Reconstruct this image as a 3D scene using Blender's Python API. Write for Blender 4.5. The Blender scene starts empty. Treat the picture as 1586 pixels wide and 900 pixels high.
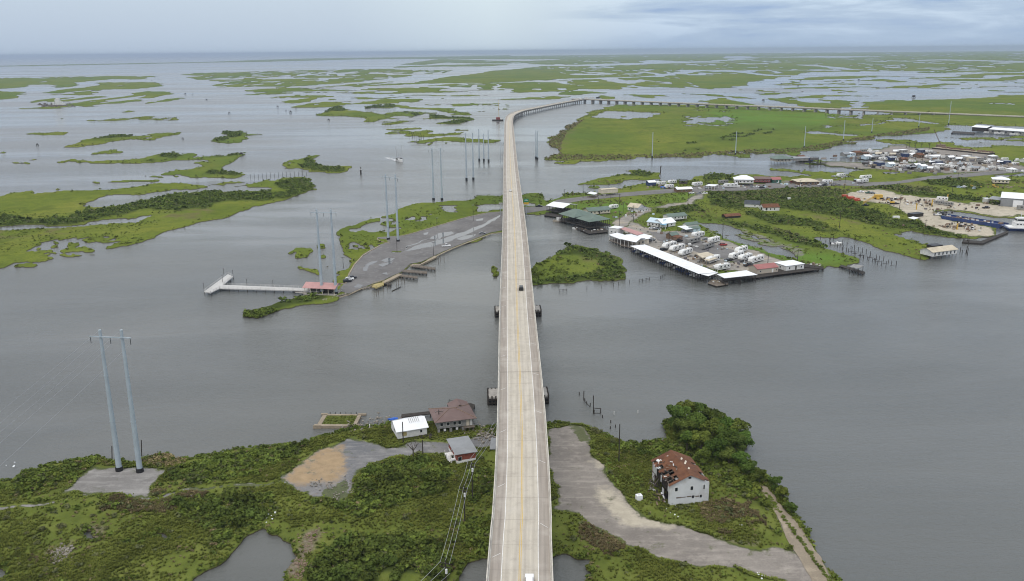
import bpy, math, random
import numpy as np
from mathutils import Vector, Matrix
from mathutils.geometry import tessellate_polygon
random.seed(7); R = random.Random(11); rad = math.radians
sc = bpy.context.scene; COL = sc.collection
# ------------------------------------------------------------------ camera
F = 1350.0; CXP, CYP = 793.0, 450.0; CAMH = 120.0
PITCH = math.atan((CYP - 79.0) / F); ROLL = rad(0.53)
_fw = Vector((0, math.cos(PITCH), -math.sin(PITCH))); _up0 = Vector((0, math.sin(PITCH), math.cos(PITCH))); _r0 = Vector((1, 0, 0))
_r = _r0 * math.cos(ROLL) - _up0 * math.sin(ROLL); _u = _up0 * math.cos(ROLL) + _r0 * math.sin(ROLL)
cam = bpy.data.objects.new('camera', bpy.data.cameras.new('camera')); COL.objects.link(cam)
m = Matrix((_r, _u, -_fw)).transposed().to_4x4(); m.translation = (0, 0, CAMH); cam.matrix_world = m
cam.data.sensor_width = 36; cam.data.lens = F / 1586 * 36; cam.data.clip_start = 1; cam.data.clip_end = 300000
sc.camera = cam

def U(x, y, h=0.0):
    """point on the level plane z=h seen at photo pixel (x,y)"""
    d = _fw + _r * ((x - CXP) / F) - _u * ((y - CYP) / F)
    t = (h - CAMH) / d.z
    return Vector((d.x * t, d.y * t, h))
def Un(x, y, h=0.0):
    x = np.asarray(x, float); y = np.asarray(y, float)
    a = (x - CXP) / F; b = -(y - CYP) / F
    D = [_fw[i] + _r[i] * a + _u[i] * b for i in range(3)]
    t = (h - CAMH) / D[2]
    return D[0] * t, D[1] * t
def Pn(X, Y, Z):
    Z = np.asarray(Z, float) - CAMH
    dx = X * _r[0] + Y * _r[1] + Z * _r[2]; dy = X * _u[0] + Y * _u[1] + Z * _u[2]; dz = X * _fw[0] + Y * _fw[1] + Z * _fw[2]
    return CXP + F * dx / dz, CYP - F * dy / dz
def mpp(x, y):
    """metres per photo pixel at ground point"""
    p = U(x, y) - Vector((0, 0, CAMH)); return p.dot(_fw) / F

# ------------------------------------------------------------------ noise
def _hash(ix, iy, s):
    n = (ix.astype(np.int64) * 374761393 + iy.astype(np.int64) * 668265263 + s * 1442695041) & 0xFFFFFFFF
    n = ((n ^ (n >> 13)) * 1274126177) & 0xFFFFFFFF
    return ((n ^ (n >> 16)) & 0xFFFF) / 65535.0 * 2 - 1
def vnoise(x, y, s=0):
    x0 = np.floor(x); y0 = np.floor(y); fx = x - x0; fy = y - y0
    fx = fx * fx * (3 - 2 * fx); fy = fy * fy * (3 - 2 * fy)
    a = _hash(x0, y0, s); b = _hash(x0 + 1, y0, s); c = _hash(x0, y0 + 1, s); d = _hash(x0 + 1, y0 + 1, s)
    return (a * (1 - fx) + b * fx) * (1 - fy) + (c * (1 - fx) + d * fx) * fy
def fbm(x, y, s=0, o=4, g=.5):
    t = 0; a = 1; n = 0
    for i in range(o):
        t = t + a * vnoise(x * 2 ** i + 17.3 * i, y * 2 ** i - 9.1 * i, s + i * 7); n += a; a *= g
    return t / n
def inpoly(px, py, poly):
    """boolean array"""
    P = np.array(poly, float); out = np.zeros(px.shape, bool)
    sel = (px > P[:, 0].min()) & (px < P[:, 0].max()) & (py > P[:, 1].min()) & (py < P[:, 1].max())
    if not sel.any(): return out
    x = px[sel]; y = py[sel]; c = np.zeros(x.shape, bool); n = len(P)
    for i in range(n):
        x1, y1 = P[i]; x2, y2 = P[(i + 1) % n]
        if y1 == y2: continue
        k = ((y1 > y) != (y2 > y)) & (x < (x2 - x1) * (y - y1) / (y2 - y1) + x1); c ^= k
    out[sel] = c
    return out
def stroke(pts, w, taper=True):
    n = len(pts); t = []; b = []
    for i, (x, y) in enumerate(pts):
        k = .25 if taper and i in (0, n - 1) else 1
        t.append((x, y - w / 2 * k)); b.append((x, y + w / 2 * k))
    return t + b[::-1]
def ell(cx, cy, rx, ry, n=14):
    return [(cx + rx * math.cos(2 * math.pi * i / n), cy + ry * math.sin(2 * math.pi * i / n)) for i in range(n)]

# ------------------------------------------------------------------ materials
def lin(r, g, b):
    f = lambda c: ((c / 255 + .055) / 1.055) ** 2.4 if c > 10 else c / 255 / 12.92
    return (f(r), f(g), f(b))
MATS = {}
class NT:
    def __init__(s, name):
        s.m = bpy.data.materials.new(name); s.m.use_nodes = True; s.t = s.m.node_tree; s.b = s.t.nodes['Principled BSDF']; MATS[name] = s.m
    def n(s, typ, **kw):
        x = s.t.nodes.new(typ)
        for k, v in kw.items():
            if k.startswith('i_'): x.inputs[k[2:].replace('_', ' ')].default_value = v
            else: setattr(x, k, v)
        return x
    def l(s, a, b): s.t.links.new(a, b)
    def pos(s, scale=1.0, kind='Object'):
        g = s.n('ShaderNodeTexCoord') if kind != 'World' else s.n('ShaderNodeNewGeometry')
        o = g.outputs['Position'] if kind == 'World' else g.outputs[kind]
        mp = s.n('ShaderNodeMapping'); mp.inputs['Scale'].default_value = scale if isinstance(scale, (tuple, list)) else (scale,) * 3
        s.l(o, mp.inputs['Vector']); return mp.outputs['Vector']
    def noise(s, scale=1.0, detail=4, rough=.6, kind='World', dist=0.0):
        x = s.n('ShaderNodeTexNoise'); x.inputs['Scale'].default_value = 1; x.inputs['Detail'].default_value = detail
        x.inputs['Roughness'].default_value = rough; x.inputs['Distortion'].default_value = dist
        s.l(s.pos(scale, kind), x.inputs['Vector']); return x.outputs['Fac']
    def ramp(s, fac, stops, interp='LINEAR'):
        r = s.n('ShaderNodeValToRGB'); r.color_ramp.interpolation = interp; e = r.color_ramp.elements
        while len(e) < len(stops): e.new(.5)
        for i, (p, c) in enumerate(stops):
            e[i].position = p; e[i].color = (*c, 1) if isinstance(c, (tuple, list)) else (c, c, c, 1)
        s.l(fac, r.inputs['Fac']); return r.outputs['Color']
    def mix(s, fac, a, b, mode='MIX'):
        x = s.n('ShaderNodeMix', data_type='RGBA', blend_type=mode)
        for i, v in ((0, fac), (6, a), (7, b)):
            if isinstance(v, bpy.types.NodeSocket): s.l(v, x.inputs[i])
            else: x.inputs[i].default_value = (*v, 1) if isinstance(v, (tuple, list)) else v
        return x.outputs[2]
    def math(s, op, a, b=0.0, c=False):
        x = s.n('ShaderNodeMath', operation=op, use_clamp=c)
        for i, v in ((0, a), (1, b)):
            if isinstance(v, bpy.types.NodeSocket): s.l(v, x.inputs[i])
            else: x.inputs[i].default_value = v
        return x.outputs[0]
    def attr(s, name): return s.n('ShaderNodeAttribute', attribute_name=name).outputs['Fac']
    def col(s, c):
        if isinstance(c, bpy.types.NodeSocket): s.l(c, s.b.inputs['Base Color'])
        else: s.b.inputs['Base Color'].default_value = (*c, 1)
    def bump(s, fac, strength=.5, dist=.05):
        x = s.n('ShaderNodeBump'); x.inputs['Strength'].default_value = strength; x.inputs['Distance'].default_value = dist
        s.l(fac, x.inputs['Height']); s.l(x.outputs['Normal'], s.b.inputs['Normal'])
    def fin(s, rough=.8, spec=.3, metal=0.0):
        s.b.inputs['Roughness'].default_value = rough; s.b.inputs['Specular IOR Level'].default_value = spec; s.b.inputs['Metallic'].default_value = metal
        return s.m
def simple(name, c, rough=.75, var=.25, scale=1.2, spec=.3, metal=0.0, dirt=None, dirt_amt=.5, streak=None):
    """weathered solid: base colour with mottling and optional stains that have a shape of their own"""
    if name in MATS: return MATS[name]
    t = NT(name); f = t.noise(scale, 5, .65, 'World')
    d = tuple(max(0, x * (1 - var)) for x in c); e = tuple(min(1, x * (1 + var)) for x in c)
    cc = t.ramp(f, [(.3, d), (.7, e)])
    if dirt: cc = t.mix(t.ramp(t.noise(scale * .45, 6, .7, 'World', .6), [(.5, 0.0), (.68, dirt_amt)]), cc, dirt)
    if streak:   # corrugation / cladding lines along an axis of the object
        w = t.n('ShaderNodeTexWave', wave_type='BANDS', bands_direction=streak[0]); w.inputs['Scale'].default_value = streak[1]; w.inputs['Distortion'].default_value = .3
        t.l(t.pos(1, 'Object'), w.inputs['Vector']); cc = t.mix(t.math('MULTIPLY', w.outputs['Fac'], streak[2]), cc, tuple(x * .55 for x in c))
    t.col(cc); return t.fin(rough, spec, metal)

# ------------------------------------------------------------------ mesh builder
class MB:
    def __init__(s): s.v = []; s.f = []
    def add(s, vs, fs):
        o = len(s.v); s.v += [tuple(v) for v in vs]; s.f += [tuple(i + o for i in f) for f in fs]; return s
    def box(s, x0, y0, z0, x1, y1, z1):
        return s.add([(x0, y0, z0), (x1, y0, z0), (x1, y1, z0), (x0, y1, z0), (x0, y0, z1), (x1, y0, z1), (x1, y1, z1), (x0, y1, z1)],
                     [(0, 3, 2, 1), (4, 5, 6, 7), (0, 1, 5, 4), (1, 2, 6, 5), (2, 3, 7, 6), (3, 0, 4, 7)])
    def cbox(s, c, d, rz=0.0, tilt=0.0):
        cx, cy, cz = c; a, b, h = d[0] / 2, d[1] / 2, d[2] / 2; M = Matrix.Rotation(rz, 3, 'Z') @ Matrix.Rotation(tilt, 3, 'X')
        vs = [M @ Vector(p) + Vector(c) for p in ((-a, -b, -h), (a, -b, -h), (a, b, -h), (-a, b, -h), (-a, -b, h), (a, -b, h), (a, b, h), (-a, b, h))]
        return s.add(vs, [(0, 3, 2, 1), (4, 5, 6, 7), (0, 1, 5, 4), (1, 2, 6, 5), (2, 3, 7, 6), (3, 0, 4, 7)])
    def tube(s, p, q, r0, r1=None, n=8, cap=True):
        p = Vector(p); q = Vector(q); r1 = r0 if r1 is None else r1; d = (q - p).normalized()
        a = d.orthogonal().normalized(); b = d.cross(a); vs = []
        for (c, r) in ((p, r0), (q, r1)):
            for i in range(n):
                t = 2 * math.pi * i / n; vs.append(c + a * (r * math.cos(t)) + b * (r * math.sin(t)))
        fs = [(i, (i + 1) % n, n + (i + 1) % n, n + i) for i in range(n)]
        if cap: fs += [tuple(range(n))[::-1], tuple(range(n, 2 * n))]
        return s.add(vs, fs)
    def path(s, pts, r, n=4):
        for a, b in zip(pts[:-1], pts[1:]): s.tube(a, b, r, r, n, False)
        return s
    def prism(s, poly, z0, z1):
        n = len(poly); vs = [(x, y, z0) for x, y in poly] + [(x, y, z1) for x, y in poly]
        fs = [(i, (i + 1) % n, n + (i + 1) % n, n + i) for i in range(n)]
        tr = tessellate_polygon([[Vector((x, y, 0)) for x, y in poly]])
        ar = sum(poly[i][0] * poly[(i + 1) % n][1] - poly[(i + 1) % n][0] * poly[i][1] for i in range(n))
        if ar < 0: fs = [f[::-1] for f in fs]
        for t in tr:
            a, b, c = [Vector((*poly[i], 0)) for i in t]
            if (b - a).cross(c - a).z < 0: t = t[::-1]
            fs.append(tuple(n + i for i in t)); fs.append(tuple(t[::-1]))
        return s.add(vs, fs)
    def profile(s, prof, x0, x1):
        """closed (y,z) outline extruded along x"""
        n = len(prof); vs = [(x0, y, z) for y, z in prof] + [(x1, y, z) for y, z in prof]
        return s.add(vs, [(i, (i + 1) % n, n + (i + 1) % n, n + i) for i in range(n)] + [tuple(range(n))[::-1], tuple(range(n, 2 * n))])
    def build(s, name, mat, parent=None, smooth=False, fix=True):
        me = bpy.data.meshes.new(name); me.from_pydata(s.v, [], s.f)
        if fix:
            import bmesh
            b = bmesh.new(); b.from_mesh(me); bmesh.ops.recalc_face_normals(b, faces=b.faces); b.to_mesh(me); b.free()
        if smooth: me.polygons.foreach_set('use_smooth', [True] * len(me.polygons))
        me.materials.append(mat); o = bpy.data.objects.new(name, me); COL.objects.link(o)
        if parent is not None: o.parent = parent
        return o
def npmesh(name, V, Fq, mat, attrs=None, smooth=False, parent=None):
    me = bpy.data.meshes.new(name); V = np.asarray(V, np.float32); Fq = np.asarray(Fq, np.int32); k = Fq.shape[1]
    me.vertices.add(len(V)); me.vertices.foreach_set('co', V.ravel())
    me.loops.add(Fq.size); me.loops.foreach_set('vertex_index', Fq.ravel())
    me.polygons.add(len(Fq)); me.polygons.foreach_set('loop_start', np.arange(0, Fq.size, k, dtype=np.int32))
    try: me.polygons.foreach_set('loop_total', np.full(len(Fq), k, np.int32))
    except Exception: pass
    me.update(calc_edges=True)
    for n, a in (attrs or {}).items():
        at = me.attributes.new(n, 'FLOAT', 'POINT'); at.data.foreach_set('value', np.asarray(a, np.float32))
    if smooth: me.polygons.foreach_set('use_smooth', np.ones(len(Fq), bool))
    me.materials.append(mat); o = bpy.data.objects.new(name, me); COL.objects.link(o)
    if parent is not None: o.parent = parent
    return o
LABELS = {}
def tag(o, label, cat, group=None):
    o['label'] = label; o['category'] = cat
    if group: o['group'] = group
    return o
def thing(name, label, cat, loc=(0, 0, 0), rz=0.0, group=None):
    o = bpy.data.objects.new(name, None); COL.objects.link(o); o.empty_display_size = .5
    o.location = loc; o.rotation_euler = (0, 0, rz); return tag(o, label, cat, group)
def dup(root, loc, rz, label=None, group=None, scale=None, mats=None):
    r = root.copy(); COL.objects.link(r); r.location = loc; r.rotation_euler = (0, 0, rz)
    if scale is not None: r.scale = scale if isinstance(scale, (tuple, list)) else (scale,) * 3
    if label: r['label'] = label
    if group: r['group'] = group
    for ch in root.children:
        c = ch.copy(); COL.objects.link(c); c.parent = r
        for g in ch.children:
            d = g.copy(); COL.objects.link(d); d.parent = c
    return r
def structure(o): o['kind'] = 'structure'; return o
def stuff(o, label=None, cat=None):
    o['kind'] = 'stuff'
    if label: tag(o, label, cat)
    return o
def yaw(A, B): d = B - A; return math.atan2(d.y, d.x)
# ------------------------------------------------------------------ land and water outlines (photo pixels -> ground points)
OPS = []
def land(*ps): OPS.extend(('+', p) for p in ps)
def wat(*ps): OPS.extend(('-', p) for p in ps)
# far marsh
land([(-420,107),(0,102),(100,100),(320,96),(400,93),(480,90.5),(560,89.5),(700,87.5),(790,85.5),(790,91),(700,91.3),(560,91.8),(480,94),(400,96),(320,97),(100,101.5),(0,103)],
     [(690,90),(780,87),(1100,83),(1586,79),(2200,74),(2200,190),(1586,152),(1450,152),(1400,146),(1340,134),(1240,132),(1185,124),(1150,135),(1100,138),(1060,137),(1030,135),(960,139),(900,138),(870,141),(800,142),(780,139),(720,136),(700,129),(650,130),(560,134),(480,136),(560,130),(660,124),(700,118),(800,106),(870,101),(820,99),(760,100),(690,97),(650,101),(620,100)],
     [(282,114),(340,112),(430,110),(560,107),(705,109),(690,113),(640,117),(600,121),(560,127),(500,131),(430,136),(350,135),(330,125)],
     stroke([(610,104),(690,102),(760,101),(810,98)],2.6))
wat(stroke([(690,91),(780,93.2),(820,93.5),(870,92)],2.2), stroke([(690,97),(745,99),(800,99),(840,97)],1.6))
# far channels and ponds
wat(stroke([(700,106),(790,103),(870,101.6),(940,100),(1050,97),(1080,96),(1130,93),(1180,91)],2.0), ell(1017,95.6,26,2.3), stroke([(905,94.8),(985,96)],1.6), stroke([(1062,98),(1130,96.5)],2.2),
    stroke([(840,126),(870,123),(960,120),(1020,117),(1060,110.5),(1085,109)],2.4), stroke([(1000,118),(1050,112.5),(1085,109)],4.5), stroke([(1080,109),(1180,109.6),(1290,108),(1330,107)],1.4), stroke([(1080,109),(1140,111),(1190,116),(1240,117)],2.2),
    stroke([(928,116.4),(980,117)],2.0), ell(1145,89,26,2.2), stroke([(1180,88.6),(1300,88),(1370,88.2)],2.6), stroke([(1238,101),(1262,101),(1290,105),(1320,107)],3), stroke([(1360,94.6),(1500,94)],3),
    stroke([(860,82),(1000,83.5),(1100,82.5)],1), stroke([(980,85),(1060,84)],.9), stroke([(900,87),(960,87)],1.1), stroke([(1400,80.5),(1500,81)],.9), stroke([(1365,83),(1400,82.5)],1.2),
    stroke([(1500,104),(1550,103)],2), stroke([(1520,98),(1600,97)],3.5), stroke([(1470,104),(1520,105)],1.6), stroke([(1540,86),(1640,84)],1.4), stroke([(1320,98),(1335,98.5)],1.6), stroke([(1410,91),(1560,95),(1700,97)],1.5),
    stroke([(560,132.6),(640,126),(700,117.5),(760,108),(800,104.6)],3.6), stroke([(330,122.6),(420,122),(500,120.6),(560,118)],1.5), stroke([(365,118.4),(425,117)],1.8), stroke([(380,131.5),(412,130.5)],3), stroke([(500,121),(530,120)],1.6), stroke([(560,113),(640,116),(700,113)],2.2),
    stroke([(640,130),(760,128.6),(870,123)],1.8), stroke([(560,112),(640,111.5)],1.2),
    [(1225,116),(1250,112),(1330,111),(1420,111.5),(1440,114),(1586,111),(2200,130),(2200,190),(1586,152),(1520,156),(1400,152),(1300,152),(1180,152),(1165,141),(1135,140),(1160,130),(1185,124),(1215,119)])
land(stroke([(1180,126),(1192,130)],3.5), stroke([(1228,125.5),(1247,130),(1225,132.5),(1195,132)],2), stroke([(1222,123),(1262,121),(1400,117.5)],4), stroke([(1260,131),(1330,125)],2.5), stroke([(1272,125),(1320,124)],2.5), stroke([(1341,125),(1362,124),(1390,126)],4),
     stroke([(1150,141),(1200,142.5)],2.6), stroke([(1170,147),(1195,145),(1225,144.4),(1250,145)],2.4), stroke([(1205,140),(1270,136.5),(1340,134)],3.5), stroke([(1252,143),(1268,141.5)],2.2), stroke([(1290,141),(1340,142),(1300,145)],2.4), stroke([(1190,154.5),(1240,154),(1300,150),(1356,148.5)],3.4),
     stroke([(1330,134.6),(1430,133.5),(1490,131)],2.6), stroke([(1400,121),(1500,118),(1586,115),(1700,115)],4), stroke([(1440,124),(1560,123),(1640,118)],5), stroke([(1356,137),(1500,136)],3), stroke([(1410,125),(1430,124.5)],2.5), stroke([(1425,130),(1510,130.5)],2.6), stroke([(1430,137),(1490,137)],3.4), stroke([(1500,136),(1640,133)],4),
     stroke([(1535,141),(1640,143)],4), stroke([(1390,146),(1430,146)],1.3), stroke([(1450,144.6),(1530,146.5)],1.6), stroke([(1560,128),(1640,127)],4), stroke([(1250,131.6),(1290,130),(1330,129)],1.5), stroke([(1480,127.6),(1560,127)],1.5))
# middle distance, above the viaduct
land([(860,147),(872,142),(890,140),(920,142),(950,144),(910,146)], [(928,153),(940,150),(955,152),(970,156),(950,157)], [(972,149),(992,147.4),(1010,149),(1052,151.5),(1030,152),(1032,156.5),(1015,155),(1000,152)], stroke([(1058,146),(1100,148.6),(1140,151),(1180,152.5)],1.8),
     [(1098,161),(1115,157),(1128,153),(1145,155),(1160,159),(1180,165),(1120,163)], [(1190,151),(1215,157),(1235,161),(1250,168),(1310,168),(1320,164),(1345,158),(1310,157),(1260,159),(1230,154)], stroke([(1105,144.5),(1130,145)],1.6),
     [(375,140.5),(410,137),(460,136),(520,137),(560,139),(500,140.6),(430,142)], [(383,145.5),(410,143.6),(455,144),(430,146)], stroke([(560,137.5),(640,139),(700,137.5)],5), stroke([(460,143),(560,143.6),(640,141.6),(770,140)],1.8),
     stroke([(660,133.6),(700,132),(740,132.5),(790,135)],4.5), stroke([(610,146.4),(700,147),(770,146)],1.6), stroke([(770,154),(800,152),(850,151.4),(890,150)],5), stroke([(687,152.5),(700,153)],1.5), stroke([(742,157.5),(772,159)],1.4), stroke([(740,142),(790,146)],1.4),
     stroke([(420,152.4),(445,150.4),(480,149.5),(530,150.6)],4.2), stroke([(440,157.4),(480,155.5),(530,154)],4.5), stroke([(530,155),(570,152.6),(610,152)],1.8), stroke([(460,165),(480,162.4),(520,162),(570,160),(610,157),(658,155.5)],5.2), stroke([(535,149.5),(580,150.6),(650,151.6)],1.8),
     [(490,177),(506,173),(515,168),(523,167),(534,172),(552,175),(575,180),(590,180.6),(606,176),(640,177),(680,179),(718,181),(722,190),(700,189),(670,185),(630,183),(600,184),(586,188),(578,191),(560,191),(557,186),(530,182)],
     [(565,168),(585,165.6),(610,164.6),(640,167),(700,169.4),(735,175.5),(725,177),(690,173.4),(640,171.4),(590,170)], stroke([(645,164.4),(690,164),(800,165)],1.6), stroke([(720,170),(792,169.6)],1.4), stroke([(583,191),(610,189.6),(641,188.6)],2.6),
     stroke([(589,201),(610,199.6),(648,198)],5), stroke([(589,208.4),(640,207),(680,206),(724,203.4)],4), ell(655,204,10,3), stroke([(629,218.4),(680,216),(740,216.6),(777,216)],6.5), stroke([(708,198),(730,197)],2), ell(665,223,3,1), ell(685,224,3,.8), stroke([(747,178),(762,178)],1.2))
# left cluster
land([(-420,135),(0,121),(60,119),(140,118),(212,117),(230,121),(225,123.4),(150,124),(120,128),(105,134),(78,138),(70,131),(30,132),(20,136),(0,138),(-420,150)], [(130,136),(142,128.6),(180,128),(238,128.4),(254,133),(230,136.6),(160,139),(150,146),(100,149.5),(80,147),(88,140),(100,138)],
     [(-420,155),(0,142),(45,142),(36,151),(0,155),(-420,172)], [(18,160),(60,154.6),(82,152),(140,148.4),(152,151),(120,156),(60,162.6),(30,162)], [(50,166),(90,163),(120,158),(180,150.4),(190,146.4),(240,139.4),(275,141),(265,146),(230,152),(210,158.6),(160,163),(140,163),(112,166)],
     [(217,161),(245,154.6),(278,151),(282,153.4),(250,158.4),(222,162)], [(206,171.6),(218,168.6),(230,168),(231,171)], stroke([(112,169),(126,169.6)],1.4), stroke([(0,171),(22,170)],1.6), stroke([(140,185.4),(190,183.4),(240,184),(306,184.6)],2.0), stroke([(74,187.6),(90,186),(103,186.4)],2), stroke([(253,180.6),(296,180)],1),
     [(104,226.4),(130,219),(150,212),(180,206.6),(205,206),(215,208.6),(240,207),(272,205.4),(270,208.6),(246,211),(258,217),(248,220),(226,214.6),(200,214.6),(160,222),(120,228)], [(121,242),(150,235.4),(180,229),(192,229),(190,236.4),(160,240)], [(22,210),(50,206),(75,203.4),(103,204.4),(102,208),(60,211)],
     [(332,219.6),(345,212),(335,206.6),(347,203),(366,205),(370,212),(377,218),(355,221.4)], ell(5,233,16,3), ell(27,254.4,13,2), stroke([(303,233),(313,233)],1.4),
     [(82,252.6),(100,250),(150,250),(200,246.6),(240,240),(255,239),(290,246),(320,243.4),(352,243),(355,249),(345,254),(335,258),(346,264),(376,272),(360,276),(330,277.4),(290,275.6),(300,271),(295,266),(268,265.6),(268,263),(298,261.4),(308,255),(296,253),(260,252.4),(160,254.6),(100,253.6)],
     stroke([(234,270),(255,270.4),(268,273)],3.4), ell(283,270,5,2), ell(138,286.4,5,2.2), stroke([(152,286),(180,284),(215,281),(247,283)],5), stroke([(200,288),(230,284)],3),
     [(428,252),(445,248),(460,246),(480,243),(495,250),(520,256),(546,258),(545,263),(510,266),(480,266),(470,261),(440,260.4),(455,257)])
# big left island
land([(-420,336),(0,305.6),(10,302.6),(50,298.4),(130,296.6),(200,292),(262,287),(300,285),(326,291),(290,297),(229,299),(170,305),(140,310.6),(130,316),(142,324),(155,325),(180,321),(200,316),(230,309),(270,303),(325,299),(362,300),(372,297),(420,296.6),(420,293),(395,291),(363,290.4),(385,288),(405,284),(414,278),(418,281),(425,282),(440,276),(470,275),(485,277),(491,288),(485,294),(468,299),(440,308),(410,316),(380,323),(350,336),(320,343),(290,350.6),(262,357.4),(240,365.6),(205,377.6),(180,380),(184,375),(197,368),(188,369),(170,372.6),(165,368),(150,371),(130,371.6),(112,371),(102,374),(86,374),(62,377),(52,384),(66,388),(78,393.6),(70,400),(64,408),(44,407),(38,402),(10,411.6),(-10,418),(-420,520)],
     [(317,289),(345,285),(374,284),(375,287),(340,290)], ell(370,285.4,9,2), ell(75,384,17,4.6), ell(93,388,8,2.2), ell(113,382,4.5,6), ell(122,380,4,4), ell(116,385.5,8,2), ell(141,383,17,5), ell(150,388.6,9,3), ell(110,394,14,2.6), ell(128,391,9,2.4), ell(55,400,20,7), ell(90,377,6,2.5))
wat([(-420,392),(0,352.6),(100,349.6),(190,345.4),(214,345),(231,333.6),(222,337),(200,341),(130,343),(85,342.6),(40,344),(20,346),(0,348),(-420,383)], ell(108,389,9,2), ell(68,382,10,3.2), ell(54,386,6,2))
# peninsula on the right with the viaduct behind it
land([(838,247),(850,243),(862,240),(858,232),(853,225),(851,213),(862,206),(871,198),(890,190),(905,178),(920,170),(935,165.4),(980,163),(1100,165),(1200,168),(1290,172),(1330,168),(1365,161.6),(1400,159),(1440,157.6),(1480,153.4),(1520,151),(1560,149),(1620,149),(2200,170),(2200,240),(1700,206),(1586,196),(1540,194),(1480,193),(1430,205),(1380,212),(1300,226),(1240,237),(1180,240.4),(1100,243),(1010,246.4),(960,248.4),(900,250.6),(860,251.6),(842,250)])
wat([(912,184),(924,178.6),(940,174),(980,174),(1026,177.6),(1024,180),(1010,184),(960,185)], [(1064,190),(1072,187.5),(1080,183.6),(1090,186.6),(1104,182.4),(1130,185.6),(1128,190),(1112,188.6),(1106,193),(1086,190.6),(1080,193.6)], [(1235,203),(1250,201.6),(1290,204),(1331,208.6),(1300,210),(1260,208)], stroke([(1248,201),(1290,196),(1330,191),(1352,188),(1376,181.6)],2.4), [(1356,187.4),(1372,181),(1400,182),(1444,189.6),(1410,187.6)], stroke([(1276,177.6),(1300,180),(1330,177.6)],2.4),
    [(1270,171),(1330,170),(1395,174),(1390,177),(1330,175),(1280,175.6)], stroke([(1016,222),(1030,222.4)],2.2), stroke([(1152,228),(1166,229)],1.8), stroke([(1090,173.6),(1140,175)],1.4), stroke([(945,169.6),(970,169)],1.2), stroke([(1430,163),(1450,164)],2.4), stroke([(1367,163),(1373,165)],1.8), stroke([(1380,162.4),(1388,162)],1.6), stroke([(1436,173.4),(1444,173.4)],2),
    stroke([(1540,162),(1586,162.5)],3), stroke([(1555,157.5),(1575,157)],2), stroke([(960,242),(975,242.5)],1.6))
# landings and lots either side of the bridge
land([(895,287),(920,278.6),(960,267),(990,264),(1012,268),(1017,275),(1000,281),(975,280),(950,285),(920,286.6)], ell(832,305,9,2.4), ell(925,291,8,2.4), ell(772,421,5,9),
     [(823,440),(823,413),(832,408),(850,404.6),(856,397),(870,388),(882,383),(897,380),(920,386),(950,398),(966,405),(974,420),(972,430),(930,436),(880,440),(840,441)],
     [(520,360),(560,343),(600,330),(640,313),(680,309),(720,308),(778,300),(830,300),(835,304),(845,312),(852,308),(880,303),(910,302),(960,297),(975,290),(1005,288),(1040,283),(1072,283),(1078,275),(1100,272),(1135,276),(1165,272),(1200,277),(1236,275),(1244,268),(1262,267),(1310,271),(1345,262),(1370,259),(1296,255),(1250,256),(1228,251.6),(1240,249),(1300,252),(1340,256),(1352,240),(1400,232),(1440,226),(1470,224),(1520,228),(1586,228),(2200,250),
      (2200,330),(1620,346),(1580,352),(1560,362),(1516,376),(1480,373),(1430,365),(1398,362),(1386,366),(1400,373),(1440,385),(1452,397),(1432,405),(1400,397),(1370,389),(1340,378),(1310,369),(1285,366),(1263,373),(1262,378),(1280,388),(1318,398),(1328,404),(1300,412),(1240,417),(1180,421),(1110,424),(1040,404),(985,378),(962,357),(946,353),(940,345),(900,342),(868,339),(850,336),(812,334),(812,345),(786,356),(760,362),(740,372),(700,385),(676,394),(640,404),(620,416),(590,436),(560,450),(530,462),(500,470),(440,482),(395,491),(382,487),(395,480),(430,473),(462,463),(492,454),(505,449),(526,441),(523,430),(524,421),(535,419),(545,408),(560,394),(545,405),(528,397),(523,385),(527,372)],
     [(446,392),(450,386),(470,383),(484,384),(480,391),(478,398),(462,399),(456,395)], [(457,411),(470,417),(492,422),(494,427),(474,425),(461,419)], ell(508,413,3,1.6), ell(494,384,7,3), stroke([(1178,261.4),(1210,264),(1250,271)],2.6), ell(500,398,6,2),
     [(1362,219),(1390,217),(1425,218),(1440,223),(1475,222),(1500,224.4),(1475,228),(1430,227),(1400,227),(1375,222)], stroke([(1472,213),(1490,212.4)],2.4), stroke([(1494,214.4),(1530,216),(1586,219),(1700,221)],3.4), stroke([(1528,215),(1560,210),(1640,212)],4), stroke([(1528,222),(1560,226),(1640,231)],4), [(1075,282),(1078,276),(1100,275),(1135,280),(1140,286),(1100,286)])
wat(ell(456,393,5,2.6), [(735,322),(755,318),(785,316.6),(830,317),(826,321),(800,325),(785,328),(740,332),(742,327)], [(578,352),(600,346),(625,349),(624,354),(600,358),(584,356)], ell(548,357,7,2.4), ell(594,346,14,2.2), ell(637,336,6,2.4), ell(655,338,8,2.6), ell(666,330,6,1.4), ell(700,331,9,2), ell(570,347,4,1.6), ell(545,386,9,1.6), ell(553,389,5,1.4), ell(568,391,6,4), ell(620,341,6,2), ell(680,322,4,1), ell(700,320,4,.8),
    [(1205,259),(1240,258),(1290,260.6),(1320,266),(1300,268),(1250,265.6)], stroke([(1345,262),(1385,262)],1.6), stroke([(1390,265),(1410,268)],2.2), stroke([(1420,262),(1436,267)],1.4),
    [(1456,338),(1478,331),(1520,334),(1570,340),(1640,344),(1640,366),(1578,362),(1540,356),(1490,348)], stroke([(1296,265),(1340,263),(1380,265)],1.8),
    [(1550,272),(1640,268),(1640,276),(1566,280)], stroke([(1245,349.6),(1268,354)],2.6))
wat(stroke([(1366,249),(1420,252),(1480,256)],4), stroke([(1400,240),(1450,243)],3), stroke([(1490,258),(1530,260)],3))
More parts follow.
